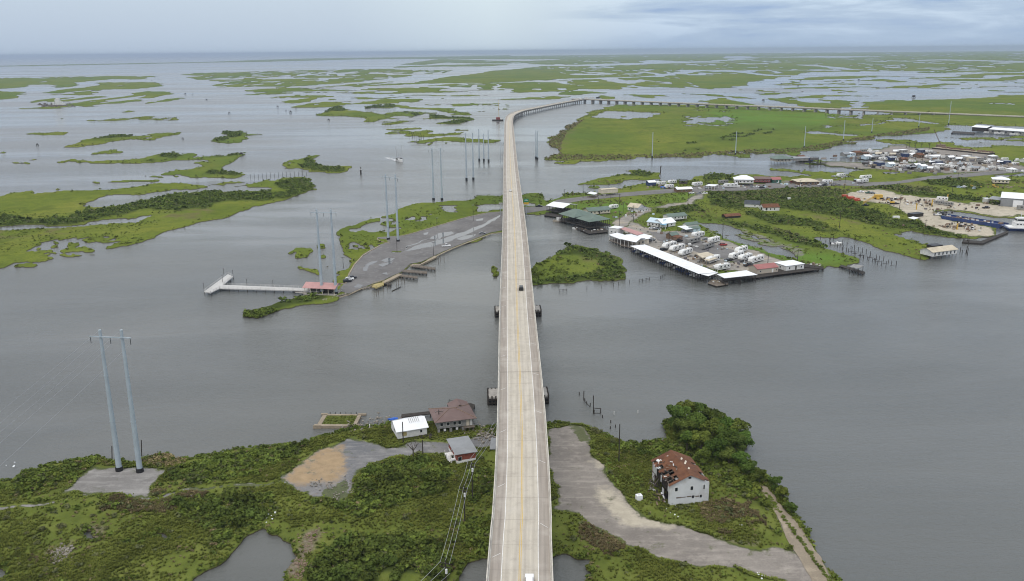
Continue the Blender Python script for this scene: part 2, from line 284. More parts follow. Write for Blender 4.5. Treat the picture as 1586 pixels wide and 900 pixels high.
# flood puddles beside the trailer lot
wat([(1092,352),(1112,350),(1140,358),(1158,366),(1140,370),(1112,364)], [(1180,386),(1216,388),(1232,398),(1206,394)], [(1080,348),(1098,346),(1130,353),(1152,362),(1140,366),(1126,362),(1116,366),(1150,372),(1190,384),(1236,401),(1230,403),(1196,395),(1170,384),(1130,376),(1108,362),(1092,355)], stroke([(1150,366),(1180,372),(1196,375)],3), stroke([(1170,386),(1210,385),(1246,388)],4), stroke([(1190,388),(1204,396)],6), stroke([(1176,374),(1206,384)],1.6), stroke([(1160,372),(1188,380)],2))
# near shore
land([(-420,800),(-200,780),(0,753),(60,729),(130,717),(220,713),(260,706),(330,704),(400,692),(470,683),(500,671),(545,661),(580,655),(606,650),(640,646),(700,652),(738,660),(770,655),(800,652),(845,645),(880,651),(905,655),(930,668),(960,681),(1000,689),(1036,684),(1034,662),(1060,650),(1110,664),(1160,686),(1164,697),(1150,708),(1168,732),(1200,745),(1222,770),(1242,806),(1262,850),(1300,905),(1330,960),(1340,1010),(-420,1010)])
wat([(298,906),(318,884),(345,872),(362,848),(385,826),(405,814),(425,824),(452,845),(462,866),(448,888),(440,910),(430,1010),(250,1010)], [(708,905),(725,872),(745,866),(768,873),(770,1010),(690,1010)], [(850,866),(875,862),(912,861),(906,880),(915,892),(902,905),(900,1010),(850,1010)], ell(246,836,22,4), ell(215,838,8,2.2), [(-20,866),(6,868),(14,880),(10,895),(-20,905)], stroke([(0,788),(20,783),(45,781)],6), stroke([(48,779),(80,776),(100,775)],5), ell(210,897,30,5), ell(185,904,14,6), ell(150,831,16,4))
POND_FAR = [[(290,108),(720,104),(640,125),(480,137),(330,135)], [(640,134),(870,122),(1050,120),(1090,137),(860,143)], [(700,88),(1586,78),(1900,78),(1700,112),(900,118)], [(0,115),(290,112),(290,168),(0,168)], [(480,150),(790,150),(790,220),(480,220)]]

# ------------------------------------------------------------------ paved sheets, bare ground
def fr(poly, amp=.0, seed=0, step=3.0):
    """outline with a broken edge, in pixels"""
    out = []; n = len(poly)
    for i in range(n):
        a = Vector(poly[i]).to_2d(); b = Vector(poly[(i + 1) % n]).to_2d(); k = max(1, int((b - a).length / step))
        for j in range(k):
            p = a.lerp(b, j / k); q = U(p.x, p.y); s = amp * mpp(p.x, p.y) if amp > 3 else amp
            jx = float(fbm(np.array([q.x / 6.0]), np.array([q.y / 6.0]), 91 + seed, 3)[0]) * s; jy = float(fbm(np.array([q.x / 6.0]), np.array([q.y / 6.0]), 55 + seed, 3)[0]) * s
            out.append((q.x + jx * 2, q.y + jy * 2))
    return out
LOT = [(524,452),(534,440),(541,424),(549,410),(562,396),(575,388),(590,380),(604,376),(600,372),(586,371),(584,369),(600,368),(620,367),(640,362),(680,350),(720,338),(752,331),(786,328),(812,326),(812,338),(786,357),(760,361.5),(738,370.5),(722,376.5),(700,385.2),(676,396.2),(652,407.6),(636,410),(622,422.6),(606,430),(592,437),(576,442),(560,448),(540,457)]
ROADR = [(812,322),(846,320),(862,311),(900,306),(960,300),(1010,296),(1060,292),(1080,290),(1100,288),(1130,287),(1160,286),(1200,287),(1260,283),(1310,280),(1340,284),(1390,282),(1440,274),(1500,270),(1586,262),(1640,258),(1640,263),(1586,267),(1500,275),(1440,279),(1390,286),(1340,290),(1300,288),(1260,290),(1200,293),(1160,296),(1120,297),(1090,297),(1082,299),(1050,299),(1000,303),(960,306),(900,312),(880,316),(850,326),(812,332)]
DRIVE = [(1083,299),(1094,305),(1092,311),(1070,318),(1040,321),(1015,326),(1000,333),(990,342),(978,352),(960,356),(946,350),(950,344),(970,337),(985,330),(1005,322),(1040,316),(1070,312),(1082,307),(1074,302)]
TRAILERLOT = [(946,350),(962,346),(980,344),(1002,352),(1024,360),(1050,360),(1080,362),(1110,373),(1150,385),(1190,398),(1236,414),(1200,417),(1150,418),(1110,418),(1040,400),(985,375),(962,356)]
YARD = [(1284,306),(1318,303),(1340,299),(1356,297),(1400,302),(1440,308),(1470,312),(1540,318),(1640,322),(1640,340),(1560,337),(1500,330),(1470,331),(1456,338),(1490,348),(1540,357),(1556,360),(1530,372),(1500,372),(1490,366),(1470,364),(1450,358),(1430,348),(1424,340),(1400,330),(1380,322),(1340,316),(1300,310)]
DOCKYARD = [(1190,292),(1180,288),(1190,284),(1220,287),(1262,284),(1280,280),(1300,286),(1270,292),(1230,293)]
QUAY = [(1250,254),(1300,252),(1340,250),(1352,240),(1380,233),(1420,230),(1450,230),(1500,236),(1560,246),(1575,262),(1540,266),(1510,270),(1470,270),(1400,266),(1340,262),(1290,258)]
GRAVEL = [(846,656),(880,655),(908,660),(916,672),(910,690),(920,712),(940,740),(960,764),(985,790),(1015,806),(1060,820),(1110,834),(1150,840),(1196,848),(1228,850),(1240,860),(1262,880),(1276,902),(1300,960),(1240,960),(1225,900),(1200,890),(1160,880),(1110,878),(1060,872),(1010,858),(960,838),(920,818),(885,805),(860,800),(852,795),(868,788),(866,770),(852,752)]
LANE = [(440,738),(470,718),(500,700),(520,690),(545,680),(585,683),(620,686),(660,684),(700,680),(740,676),(768,672),(790,690),(766,690),(735,694),(700,700),(668,702),(620,706),(590,716),(566,728),(556,744),(548,764),(530,776),(512,772),(480,768),(452,752)]
PAD = [(104,766),(112,758),(130,738),(150,726),(168,724),(230,727),(262,732),(250,744),(242,756),(246,766),(200,772),(150,770)]
TRACK = [(-30,791),(30,781),(100,774),(160,769),(246,765),(300,758),(350,751),(420,744),(450,741),(452,745),(420,747.5),(350,754.5),(300,762),(246,770),(160,773),(100,777),(30,785),(-30,796)]
CAUSE = [(1176,752),(1188,758),(1215,792),(1240,822),(1262,856),(1282,888),(1300,920),(1330,980),(1270,980),(1258,900),(1238,872),(1226,850),(1212,824),(1196,790),(1180,768)]
SHEETS = [LOT, ROADR, DRIVE, TRAILERLOT, YARD, DOCKYARD, GRAVEL, LANE, PAD, CAUSE, QUAY, TRACK]
LANDZ = 0.62

# ------------------------------------------------------------------ terrain sheet
CELL = 2.0
def build_terrain():
    xs = np.arange(-330, 1920, CELL)
    ys = np.concatenate([np.arange(990, 520, -1.5), np.arange(520, 215, -1.0), np.arange(215, 135, -.5), np.arange(135, 100, -.35), np.arange(100, 60, -.25)])
    PX, PY = np.meshgrid(xs, ys)
    hor = 79.0 - (PX - CXP) * math.tan(ROLL)          # horizon row
    PYc = np.maximum(PY, hor + 1.15)
    X, Y = Un(PX, PYc)
    D = np.hypot(X, Y)
    mp_ = D / F                                         # metres per px sideways
    jx = np.zeros_like(X); jy = np.zeros_like(X)
    for lam, s in ((300, 1), (90, 2), (30, 3), (10, 4), (4, 5)):
        a = np.minimum((.10 if lam > 40 else .20) * lam, .0042 * D)
        jx += a * vnoise(X / lam, Y / lam, s); jy += a * np.minimum(7, 1.5 + D / 300) * vnoise(X / lam + 31, Y / lam, s + 50)
    PXj, PYj = Pn(X + jx, np.maximum(Y + jy, 30), np.zeros_like(X))
    M = np.zeros(X.shape, bool)
    for op, p in OPS:
        k = inpoly(PXj, PYj, p); M = (M | k) if op == '+' else (M & ~k)
    for i, p in enumerate(POND_FAR):                    # broken marsh with little ponds
        k = inpoly(PX, PY, p); n = fbm(X / 150, Y / 330, 70 + i, 4)
        M &= ~(k & (n > (.44, .37, .42, .52, .55)[i])); n2 = fbm(X / 42, Y / 170, 170 + i, 3) + .35 * fbm(X / 500, Y / 900, 180 + i, 2); M &= ~(k & (n2 > (.31, .29, .34, .37, .42)[i]))
    for box, thr, s in (((540, 318, 780, 402), .33, 25.), ((60, 366, 190, 402), .34, 14.), ((1060, 180, 1140, 196), .1, 14.), ((1280, 175, 1340, 185), .15, 14.), ((1230, 250, 1460, 276), .33, 18.)):
        k = (PX > box[0]) & (PX < box[2]) & (PY > box[1]) & (PY < box[3]); M &= ~(k & (fbm(X / s, Y / s, 33, 3) > thr))
    S = np.zeros(X.shape, bool)
    for p in SHEETS: S |= inpoly(PX, PY, p) if p in (LOT, ROADR, CAUSE) else inpoly(PXj, PYj, p)
    SE = S.copy()
    S &= ~inpoly(PX, PY, stroke([(1366,249),(1420,252),(1480,256)],4)); M |= S
    def blur(a, n):
        for _ in range(n):
            b = a.copy(); b[1:-1, 1:-1] = (a[1:-1, 1:-1] * 4 + 2 * (a[:-2, 1:-1] + a[2:, 1:-1] + a[1:-1, :-2] + a[1:-1, 2:]) + a[:-2, :-2] + a[:-2, 2:] + a[2:, :-2] + a[2:, 2:]) / 16
            a = b
        return a
    H = blur(M.astype(float), 1); Hs = blur(S.astype(float), 2)
    near = np.clip((430 - D) / 150, 0, 1)
    rel = fbm(X / 14, Y / 14, 5, 4) * .34 + .12 * fbm(X / 3, Y / 3, 6, 3)
    edge = blur(M.astype(float), 6)
    z = np.clip((H - .40) * 2.6, -.9, .6) + np.clip((edge - .75) * 4, 0, 1) * (rel + .25) * (.35 + .65 * near) * (H > .9)
    z = np.where(Hs > .02, z * (1 - np.clip(Hs * 2, 0, 1)) + (LANDZ - .07) * np.clip(Hs * 2, 0, 1), z)
    # attributes of the ground cover
    dry = np.zeros_like(X); scrub = np.zeros_like(X); bare = np.zeros_like(X); lush = np.zeros_like(X)
    def paint(arr, poly, v=1.0): arr[inpoly(PXj, PYj, poly)] = v
    for p in THICK: paint(scrub, p)
    for p in DRY: paint(dry, p)
    for p in LUSH: paint(lush, p)
    for p in BARE: paint(bare, p)
    fl = np.zeros_like(X); paint(fl, [(1078,344),(1130,349),(1182,367),(1254,392),(1242,404),(1190,396),(1120,374),(1090,358)], .55); spill = np.maximum(blur(S.astype(float), 7), blur(fl, 10)); scrub = blur(scrub, 3); dry = blur(dry, 8) * np.clip(.25 + 2.4 * fbm(X / 9, Y / 9, 44, 4), 0, 1); lush = blur(lush, 24) * np.clip(.7 + 1.2 * fbm(X / 40, Y / 40, 45, 4), 0, 1); bare = blur(bare, 4)
    nr, nc = X.shape; idx = np.arange(nr * nc).reshape(nr, nc)
    keep = (z[:-1, :-1] > -.85) | (z[1:, :-1] > -.85) | (z[:-1, 1:] > -.85) | (z[1:, 1:] > -.85)
    keep &= (PYc[:-1, :-1] > PYc[1:, :-1] + 1e-6) & (PYc[:-1, 1:] > PYc[1:, 1:] + 1e-6)
    q = np.stack([idx[:-1, :-1], idx[:-1, 1:], idx[1:, 1:], idx[1:, :-1]], -1)[keep]
    used = np.unique(q); remap = np.full(nr * nc, -1, np.int64); remap[used] = np.arange(len(used))
    V = np.stack([X.ravel(), Y.ravel(), z.ravel()], -1)[used]
    at = {k: v.ravel()[used] for k, v in (('upland', np.clip((440 - D) / 40, 0, 1)), ('dry', dry), ('scrub', scrub), ('bare', bare), ('spill', spill), ('lush', lush), ('shore', edge))}
    o = structure(npmesh('marsh_ground', V, remap[q], MATS['marsh'], at, True))
    # gravel and sand areas follow the terrain cells, so that their margins break up
    for nm, poly, mat, dz in (('gravel_road', GRAVEL, 'gray_gravel', .03), ('lane', LANE, 'lane_gravel', .03), ('gravel_pad', PAD, 'pad_gravel', .05), ('path', TRACK, 'pad_gravel', .04), ('boat_yard', YARD, 'yard_sand', .03), ('trailer_lot', TRAILERLOT, 'shell_gravel', .03), ('driveway', DRIVE, 'shell_gravel', .08), ('quay', QUAY, 'gray_gravel', .03)):
        k = inpoly(PXj, PYj, poly)
        if nm == 'quay': k &= ~inpoly(PX, PY, stroke([(1366,249),(1420,252),(1480,256)],4))
        e1 = blur(k.astype(float), 2); rim = np.clip(blur(k.astype(float), 2) * 1.4, 0, 1) if nm == 'path' else blur(k.astype(float), 7 if nm in ('gravel_road', 'lane', 'gravel_pad') else 3); tan = np.zeros_like(X); worn = np.zeros_like(X)
        for p in TAN: tan[inpoly(PXj, PYj, p)] = 1
        for p in WORN: worn[inpoly(PXj, PYj, p)] = 1
        tan = blur(tan, 26); worn = blur(worn, 8); kp = (e1[:-1, :-1] + e1[1:, :-1] + e1[:-1, 1:] + e1[1:, 1:]) > 1.5
        q = np.stack([idx[:-1, :-1], idx[:-1, 1:], idx[1:, 1:], idx[1:, :-1]], -1)[kp]; used = np.unique(q); rm = np.full(nr * nc, -1, np.int64); rm[used] = np.arange(len(used))
        V = np.stack([X.ravel(), Y.ravel(), np.full(X.size, LANDZ + dz)], -1)[used]
        structure(npmesh(nm, V, rm[q], MATS[mat], {a: b.ravel()[used] for a, b in (('tan', tan), ('rim', rim), ('worn', worn))}))
    return dict(X=X, Y=Y, z=z, M=M, S=S, PX=PX, PY=PY, D=D, scrub=scrub, Hs=Hs, He=blur(SE.astype(float), 5), edge=edge, dry=dry, bare=bare)

# thickets, dry patches, lush grass, bare soil (pixels)
THICK = [stroke([(985,227),(1060,220),(1130,212),(1200,205),(1245,199)],1.3), stroke([(900,193),(950,196),(985,199)],1.2), stroke([(1000,238),(1100,235),(1160,232)],1.0), stroke([(1040,206),(1090,208)],1.0), [(382,487),(398,478),(430,470),(470,460),(500,452),(520,458),(470,474),(400,490)], [(823,438),(850,434),(880,430),(930,426),(972,420),(972,430),(930,437),(860,441)], [(1010,330),(1040,322),(1080,318),(1100,330),(1060,334)], [(1150,332),(1200,334),(1260,345),(1300,362),(1240,356),(1180,346)], [(0,336),(60,333),(120,330),(160,327),(185,320),(215,313),(250,306),(300,302),(360,298),(400,299),(430,302),(445,298),(460,293),(486,291),(466,300),(440,307),(400,312),(340,318),(310,325),(270,328),(220,327),(190,335),(130,341),(0,346)], [(430,284),(460,279),(486,278),(491,288),(470,294),(440,300)],
         [(470,249),(478,244),(490,249),(500,254),(520,257),(546,259),(540,262),(510,265),(480,263)], [(240,241),(255,239.6),(275,244),(260,246),(235,246)], [(300,246),(325,243.6),(352,243),(354,247),(330,247)], [(328,262),(340,264),(374,272),(350,273),(330,270)], [(160,211),(180,206.6),(208,206),(212,209),(180,212)], [(338,206),(350,203.4),(364,206),(362,214),(345,216)], [(505,173),(520,167),(533,172),(525,175)], [(612,177),(660,179),(720,182),(718,188),(680,184)], [(645,164),(655,162),(660,165),(646,166)], [(566,168),(612,164.6),(614,168),(575,169.6)],
         [(858,397),(880,384),(905,382),(925,388),(950,398),(974,418),(972,428),(930,435),(875,440),(855,438),(850,432),(900,424),(940,420),(930,404)], [(0,706),(1,706),(1,707)],
         [(1090,268),(1135,275),(1138,284),(1095,284)], [(935,275),(960,268),(990,264.6),(1010,268),(1000,272),(960,273)],
         [(1104,296),(1180,290),(1250,296),(1300,300),(1330,320),(1390,340),(1440,350),(1470,362),(1490,371),(1440,366),(1400,358),(1350,352),(1260,330),(1200,322),(1150,330),(1100,320)], [(1080,330),(1130,345),(1190,355),(1240,372),(1290,385),(1240,384),(1180,362),(1130,350)],
         [(1330,288),(1400,292),(1440,300),(1500,306),(1530,314),(1470,310),(1400,300),(1340,296)], [(1440,282),(1500,278),(1530,284),(1520,296),(1460,294)],
         [(485,780),(530,770),(570,740),(590,718),(650,710),(700,725),(690,760),(640,780),(600,790),(560,800)], [(470,900),(500,860),(540,835),(600,830),(680,840),(700,870),(690,900)], [(270,780),(360,770),(420,765),(430,790),(380,820),(340,850),(320,820)], [(700,820),(765,800),(760,860),(720,850)], [(720,740),(766,730),(764,770),(730,780)], [(930,690),(1000,690),(1040,690),(1170,720),(1210,760),(1240,805),(1180,780),(1100,740),(1010,715)], [(250,735),(330,710),(420,698),(480,690),(470,700),(400,730),(300,750)], [(0,762),(60,735),(140,722),(150,727),(110,752),(40,768)]]
DRY = [[(60,840),(120,825),(130,860),(90,890),(40,880)], [(250,760),(330,765),(300,790),(200,800),(130,790)], [(225,708),(280,706),(285,722),(230,726)], [(560,790),(640,780),(650,800),(580,830)], [(1080,780),(1180,770),(1200,830),(1120,830)], [(900,400),(925,398),(930,410),(905,412)], [(1330,290),(1430,290),(1440,298),(1360,300)], [(1230,330),(1330,345),(1370,355),(1290,358)], [(1110,296),(1230,300),(1260,310),(1150,312)], [(0,352),(120,349),(110,362),(0,372)], [(240,330),(350,320),(300,342),(240,345)], [(850,225),(870,200),(905,182),(880,210),(866,235),(845,248)], [(840,248),(1000,244),(1240,234),(1000,249)], [(905,815),(1000,860),(1080,880),(1000,880),(900,845)], [(640,860),(700,850),(705,890),(660,900)], [(1150,745),(1190,775),(1195,810),(1150,800)]]
LUSH = [[(880,318),(1080,302),(1090,308),(1010,320),(960,330),(900,326)], [(1180,392),(1310,400),(1300,412),(1250,414)], [(700,720),(760,700),(760,750),(710,780)], [(620,670),(600,680),(570,672),(590,662)], [(940,700),(1000,720),(1010,780),(960,760),(930,730)], [(1100,170),(1300,176),(1250,195),(1100,195)], [(1040,335),(1100,350),(1180,380),(1240,402),(1170,392),(1090,362)]]
TAN = [[(442,738),(468,718),(490,706),(508,694),(530,688),(544,692),(541,708),(546,722),(540,738),(520,748),(490,746),(466,748),(452,746)], [(926,758),(955,768),(985,792),(1020,806),(1060,819),(1040,826),(1000,822),(975,814),(945,800),(928,782)], [(905,690),(925,715),(935,735),(915,720)]]
WORN = [[(300,754),(350,747),(452,738),(452,748),(350,758),(300,765)], [(100,770),(160,766),(160,776),(100,781)], [(500,756),(548,744),(545,772),(505,774)], [(880,655),(912,662),(912,690),(898,680)], [(1060,372),(1090,376),(1120,390),(1150,398),(1130,404),(1090,392),(1050,378)], [(1000,362),(1020,364),(1030,372),(1010,372)], [(1130,395),(1160,394),(1175,402),(1150,404)]]
BARE = [[(440,890),(462,860),(470,830),(500,825),(495,840),(480,860),(470,900)], [(80,850),(120,840),(110,870),(75,875)], [(130,824),(170,824),(165,834),(130,832)], [(1120,830),(1180,836),(1100,836)]]
# ------------------------------------------------------------------ ground materials
def mat_marsh():
    t = NT('marsh'); n1 = t.noise(.012, 5, .6); n2 = t.noise(.09, 5, .65); n3 = t.noise(.9, 4, .7); n4 = t.noise((.02, .007, .02), 4, .55)
    c = t.ramp(n1, [(.30, (.112, .146, .026)), (.5, (.158, .192, .032)), (.72, (.215, .225, .045))])
    c = t.mix(t.ramp(n4, [(.55, 0.0), (.72, .55)]), c, (.205, .190, .052))
    c = t.mix(t.ramp(t.noise((.0035, .0022, .003), 5, .6), [(.46, 0.0), (.62, .7)]), c, t.ramp(n2, [(.3, (.070, .130, .030)), (.7, (.120, .185, .040))]))
    c = t.mix(t.ramp(t.noise((.035, .02, .03), 6, .7, 'World', 1.2), [(.54, 0.0), (.64, .5)]), c, (.070, .092, .022))
    c = t.mix(t.ramp(n2, [(.45, 0.0), (.7, .5)]), c, (.075, .105, .024))
    c = t.mix(t.ramp(n3, [(.35, .45), (.65, 0.0)]), c, (.052, .072, .019))
    c = t.mix(t.math('MULTIPLY', t.attr('upland'), .72), c, t.ramp(n2, [(.3, (.068, .085, .023)), (.5, (.116, .140, .032)), (.72, (.188, .200, .054))]))
    c = t.mix(t.math('MULTIPLY', t.attr('lush'), .75), c, t.ramp(n2, [(.3, (.085, .165, .030)), (.7, (.125, .215, .040))]))
    c = t.mix(t.math('MULTIPLY', t.attr('dry'), t.ramp(n3, [(.3, .35), (.6, 1.0)])), c, t.ramp(n2, [(.3, (.105, .096, .044)), (.7, (.180, .155, .072))]))
    c = t.mix(t.math('MULTIPLY', t.attr('scrub'), .9), c, t.ramp(n2, [(.3, (.034, .048, .015)), (.7, (.062, .080, .022))]))
    c = t.mix(t.math('MULTIPLY', t.attr('bare'), t.ramp(n3, [(.3, .3), (.55, 1.0)])), c, t.ramp(n3, [(.3, (.10, .08, .06)), (.7, (.24, .20, .15))]))
    sp = t.math('ADD', t.attr('spill'), t.math('MULTIPLY', t.math('SUBTRACT', t.noise(.22, 6, .7), .5), 1.2)); c = t.mix(t.ramp(sp, [(.42, 0.0), (.62, .9)]), c, t.ramp(n3, [(.3, (.14, .13, .115)), (.7, (.25, .235, .205))]))
    sep = t.n('ShaderNodeSeparateXYZ'); g = t.n('ShaderNodeNewGeometry'); t.l(g.outputs['Position'], sep.inputs[0])
    mr = t.n('ShaderNodeMapRange'); mr.inputs[1].default_value = .38; mr.inputs[2].default_value = .12; t.l(sep.outputs[2], mr.inputs[0])
    c = t.mix(mr.outputs[0], c, t.ramp(n3, [(.3, (.035, .030, .022)), (.7, (.075, .062, .045))]))
    t.col(c); t.bump(n3, .7, .5); t.fin(1.0, 0.0)
mat_marsh()
def mat_water():
    t = NT('water')
    n1 = t.noise((.9, 1.5, 1), 4, .65); n2 = t.noise((.07, .16, 1), 3, .5); big = t.noise((.003, .005, 1), 4, .55)
    nm = t.noise((.32, .62, 1), 4, .6); h = t.math('ADD', t.math('ADD', t.math('MULTIPLY', n1, .9), t.math('MULTIPLY', nm, 1.1)), n2)
    t.col(t.mix(t.ramp(t.noise((.004, .008, 1), 4, .55, 'World', 1.0), [(.5, 0.0), (.72, .4)]), t.ramp(big, [(.3, (.090, .093, .087)), (.7, (.117, .120, .112))]), (.134, .134, .121)))
    lane = t.noise((.0012, .0042, 1), 5, .55, 'World', .8); lane2 = t.noise((.004, .013, 1), 4, .55, 'World', 1.5)
    h = t.math('MULTIPLY', h, t.ramp(t.math('ADD', t.math('MULTIPLY', lane, .6), t.math('MULTIPLY', lane2, .4)), [(.42, .25), (.58, 1.3)])); t.bump(h, .46, .6)
    r = t.ramp(lane, [(.40, .06), (.60, .24)]); t.l(r, t.b.inputs['Roughness'])
    t.b.inputs['IOR'].default_value = 1.33; t.b.inputs['Specular IOR Level'].default_value = .5
mat_water()
def mat_asphalt(name, a, b, wet=None, sand=None, grid=None):
    t = NT(name); n1 = t.noise(.05, 5, .6); n2 = t.noise(.35, 5, .7); n3 = t.noise(2.5, 3, .7)
    c = t.ramp(n1, [(.3, a), (.7, b)]); c = t.mix(t.ramp(n3, [(.4, .25), (.6, 0.0)]), c, tuple(x * .6 for x in a))
    c = t.mix(t.ramp(n2, [(.52, 0.0), (.75, .5)]), c, tuple(min(1, x * 1.5) for x in b))
    rr = .85
    if sand: c = t.mix(t.ramp(t.noise(.045, 5, .65, 'World', .8), [(.52, 0.0), (.62, .85)]), c, sand)
    if grid:
        n4 = t.noise(.22, 6, .7); n5 = t.noise((.10, .5, .3), 4, .6)
        c = t.mix(t.ramp(n5, [(.5, 0.0), (.7, .45)]), c, tuple(min(1, x * 1.45) for x in b)); c = t.mix(t.ramp(t.noise(.11, 5, .7), [(.55, 0.0), (.66, .6)]), c, tuple(x * .62 for x in a))
        tn = t.math('ADD', t.attr('tan'), t.math('MULTIPLY', t.math('SUBTRACT', n4, .5), 2.4)); c = t.mix(t.ramp(tn, [(.30, 0.0), (.85, 1.0)]), c, t.ramp(n2, [(.35, grid), (.7, tuple(x * 1.35 for x in grid))]))
        gr_ = t.ramp(n3, [(.3, (.045, .058, .018)), (.7, (.10, .115, .035))])
        wn = t.math('ADD', t.attr('worn'), t.math('MULTIPLY', t.math('SUBTRACT', n4, .5), 2.6)); c = t.mix(t.ramp(wn, [(.55, 0.0), (.7, .85)]), c, gr_)
        rm = t.math('ADD', t.attr('rim'), t.math('MULTIPLY', t.math('SUBTRACT', n4, .5), 2.0)); c = t.mix(t.ramp(rm, [(.54, 1.0), (.80, 0.0)]), c, gr_)
    t.col(c); t.bump(n3, .3, .05); t.fin(.9, .2)
    if wet:
        w = t.ramp(t.noise(wet, 4, .55, 'World', .4), [(.56, .85), (.60, .03)]); t.l(w, t.b.inputs['Roughness'])
        t.b.inputs['Specular IOR Level'].default_value = .55
mat_asphalt('lot_asphalt', (.120, .114, .110), (.195, .187, .180))
mat_asphalt('road_asphalt', (.13, .125, .12), (.20, .19, .18))
mat_asphalt('shell_gravel', (.20, .185, .165), (.30, .275, .24), sand=(.34, .29, .22), grid=(.33, .29, .22))
mat_asphalt('gray_gravel', (.175, .155, .136), (.275, .246, .214), grid=(.36, .32, .25))
mat_asphalt('pad_gravel', (.17, .16, .15), (.25, .238, .222), grid=(.3, .27, .22)); mat_asphalt('path_gravel', (.15, .14, .125), (.22, .21, .18))
mat_asphalt('lane_gravel', (.120, .124, .132), (.22, .21, .20), grid=(.27, .195, .115))
mat_asphalt('yard_sand', (.34, .30, .23), (.46, .41, .32), grid=(.4, .35, .27))
mat_asphalt('tan_earth', (.26, .19, .11), (.36, .25, .14))
mat_asphalt('pale_sand', (.32, .28, .22), (.44, .39, .31))
mat_asphalt('old_concrete', (.20, .165, .12), (.33, .275, .205))
def mat_deck():
    t = NT('bridge_concrete'); uv = t.n('ShaderNodeUVMap'); s = t.n('ShaderNodeSeparateXYZ'); t.l(uv.outputs[0], s.inputs[0]); u, v = s.outputs[0], s.outputs[1]
    cmb = t.n('ShaderNodeCombineXYZ'); t.l(t.math('MULTIPLY', u, 1.6), cmb.inputs[0]); t.l(t.math('MULTIPLY', v, .05), cmb.inputs[1])
    nz = t.n('ShaderNodeTexNoise'); nz.inputs['Scale'].default_value = 1; nz.inputs['Detail'].default_value = 5; t.l(cmb.outputs[0], nz.inputs['Vector'])
    n3 = t.noise(.5, 5, .7); n1 = t.noise((.35, .16, .3), 5, .65)
    lane = t.ramp(nz.outputs['Fac'], [(.3, (.42, .38, .315)), (.7, (.515, .47, .39))])
    sh = t.ramp(nz.outputs['Fac'], [(.3, (.25, .22, .19)), (.7, (.36, .32, .275))])
    au = t.math('ABSOLUTE', u); f = t.n('ShaderNodeMapRange'); f.inputs[1].default_value = 3.55; f.inputs[2].default_value = 4.15; t.l(au, f.inputs[0])
    c = t.mix(f.outputs[0], lane, sh)
    # tyre tracks
    for off in (.95, 2.75):
        d = t.math('ABSOLUTE', t.math('SUBTRACT', au, off)); k = t.n('ShaderNodeMapRange'); k.inputs[1].default_value = .5; k.inputs[2].default_value = .1; t.l(d, k.inputs[0])
        c = t.mix(t.math('MULTIPLY', k.outputs[0], .28), c, (.27, .24, .205))
    c = t.mix(t.ramp(n3, [(.5, 0.0), (.75, .4)]), c, (.24, .21, .18)); c = t.mix(t.ramp(n1, [(.50, 0.0), (.72, .42)]), c, (.30, .27, .23)); c = t.mix(t.ramp(t.noise(.12, 4, .6), [(.52, 0.0), (.7, .3)]), c, (.56, .52, .46))
    fr_ = t.math('FRACT', t.math('MULTIPLY', v, 1 / 9.0)); j = t.math('LESS_THAN', fr_, .018); c = t.mix(t.math('MULTIPLY', j, .35), c, (.16, .14, .12))
    fb = t.math('FRACT', t.math('MULTIPLY', v, 1 / 108.0)); jb = t.math('LESS_THAN', fb, .0035); c = t.mix(t.math('MULTIPLY', jb, .6), c, (.09, .08, .07))
    t.col(c); t.fin(.9, .2)
mat_deck()
simple('barrier_concrete', (.50, .47, .41), .85, .2, .6, dirt=(.22, .2, .17), dirt_amt=.6)
simple('pier_concrete', (.34, .32, .29), .9, .25, .5, dirt=(.15, .14, .12), dirt_amt=.6)
simple('white_paint', (.72, .71, .68), .7, .12, 2, dirt=(.4, .37, .33), dirt_amt=.5)
simple('yellow_paint', (.55, .36, .07), .7, .15, 2, dirt=(.4, .33, .22), dirt_amt=.6)
simple('galvanized', (.40, .46, .50), .5, .12, .25, metal=.25)
simple('black_rubber', (.018, .018, .019), .7, .2)
simple('wood_gray', (.15, .125, .10), .9, .35, .8, dirt=(.06, .05, .042))
simple('wood_dark', (.040, .034, .028), .9, .35, .8)
simple('wood_tan', (.30, .25, .18), .9, .25, .8, dirt=(.15, .12, .09))
simple('wood_yellow', (.38, .31, .13), .85, .2, .8, dirt=(.2, .17, .1))
simple('wire_metal', (.34, .35, .36), .5, .1, 1, metal=.3)
simple('white_metal', (.78, .79, .80), .45, .05, .3, dirt=(.52, .51, .47), dirt_amt=.4, streak=('X', 1.6, .10))
simple('white_wall', (.62, .62, .60), .7, .12, .5, dirt=(.35, .33, .3), dirt_amt=.5)
simple('cream_wall', (.56, .50, .40), .75, .1, .5, dirt=(.3, .27, .22), dirt_amt=.4)
simple('tan_roof', (.50, .44, .33), .7, .12, .4, dirt=(.3, .25, .18))
simple('green_roof', (.125, .170, .140), .6, .14, .25, streak=('X', 3.0, .25), dirt=(.08, .11, .09))
simple('gray_roof', (.30, .31, .32), .5, .12, .3, streak=('X', 2.6, .45), dirt=(.17, .16, .15), metal=.3)
simple('maroon_roof', (.165, .116, .106), .8, .15, .4, streak=('X', 2.6, .2), dirt=(.16, .10, .09))
simple('red_roof', (.31, .125, .115), .7, .12, .3, dirt=(.3, .1, .1))
simple('pink_roof', (.42, .24, .225), .75, .12, .3, dirt=(.4, .2, .18))
simple('dark_roof', (.06, .066, .075), .8, .25, .4)
simple('blue_roof', (.18, .34, .46), .7, .15, .3)
simple('pale_blue_roof', (.50, .60, .66), .6, .1, .3)
simple('red_brick', (.235, .066, .042), .85, .22, 1.2, dirt=(.13, .05, .04))
simple('gray_wall', (.27, .265, .25), .85, .3, .7, dirt=(.12, .11, .1), streak=('X', 3.5, .4))
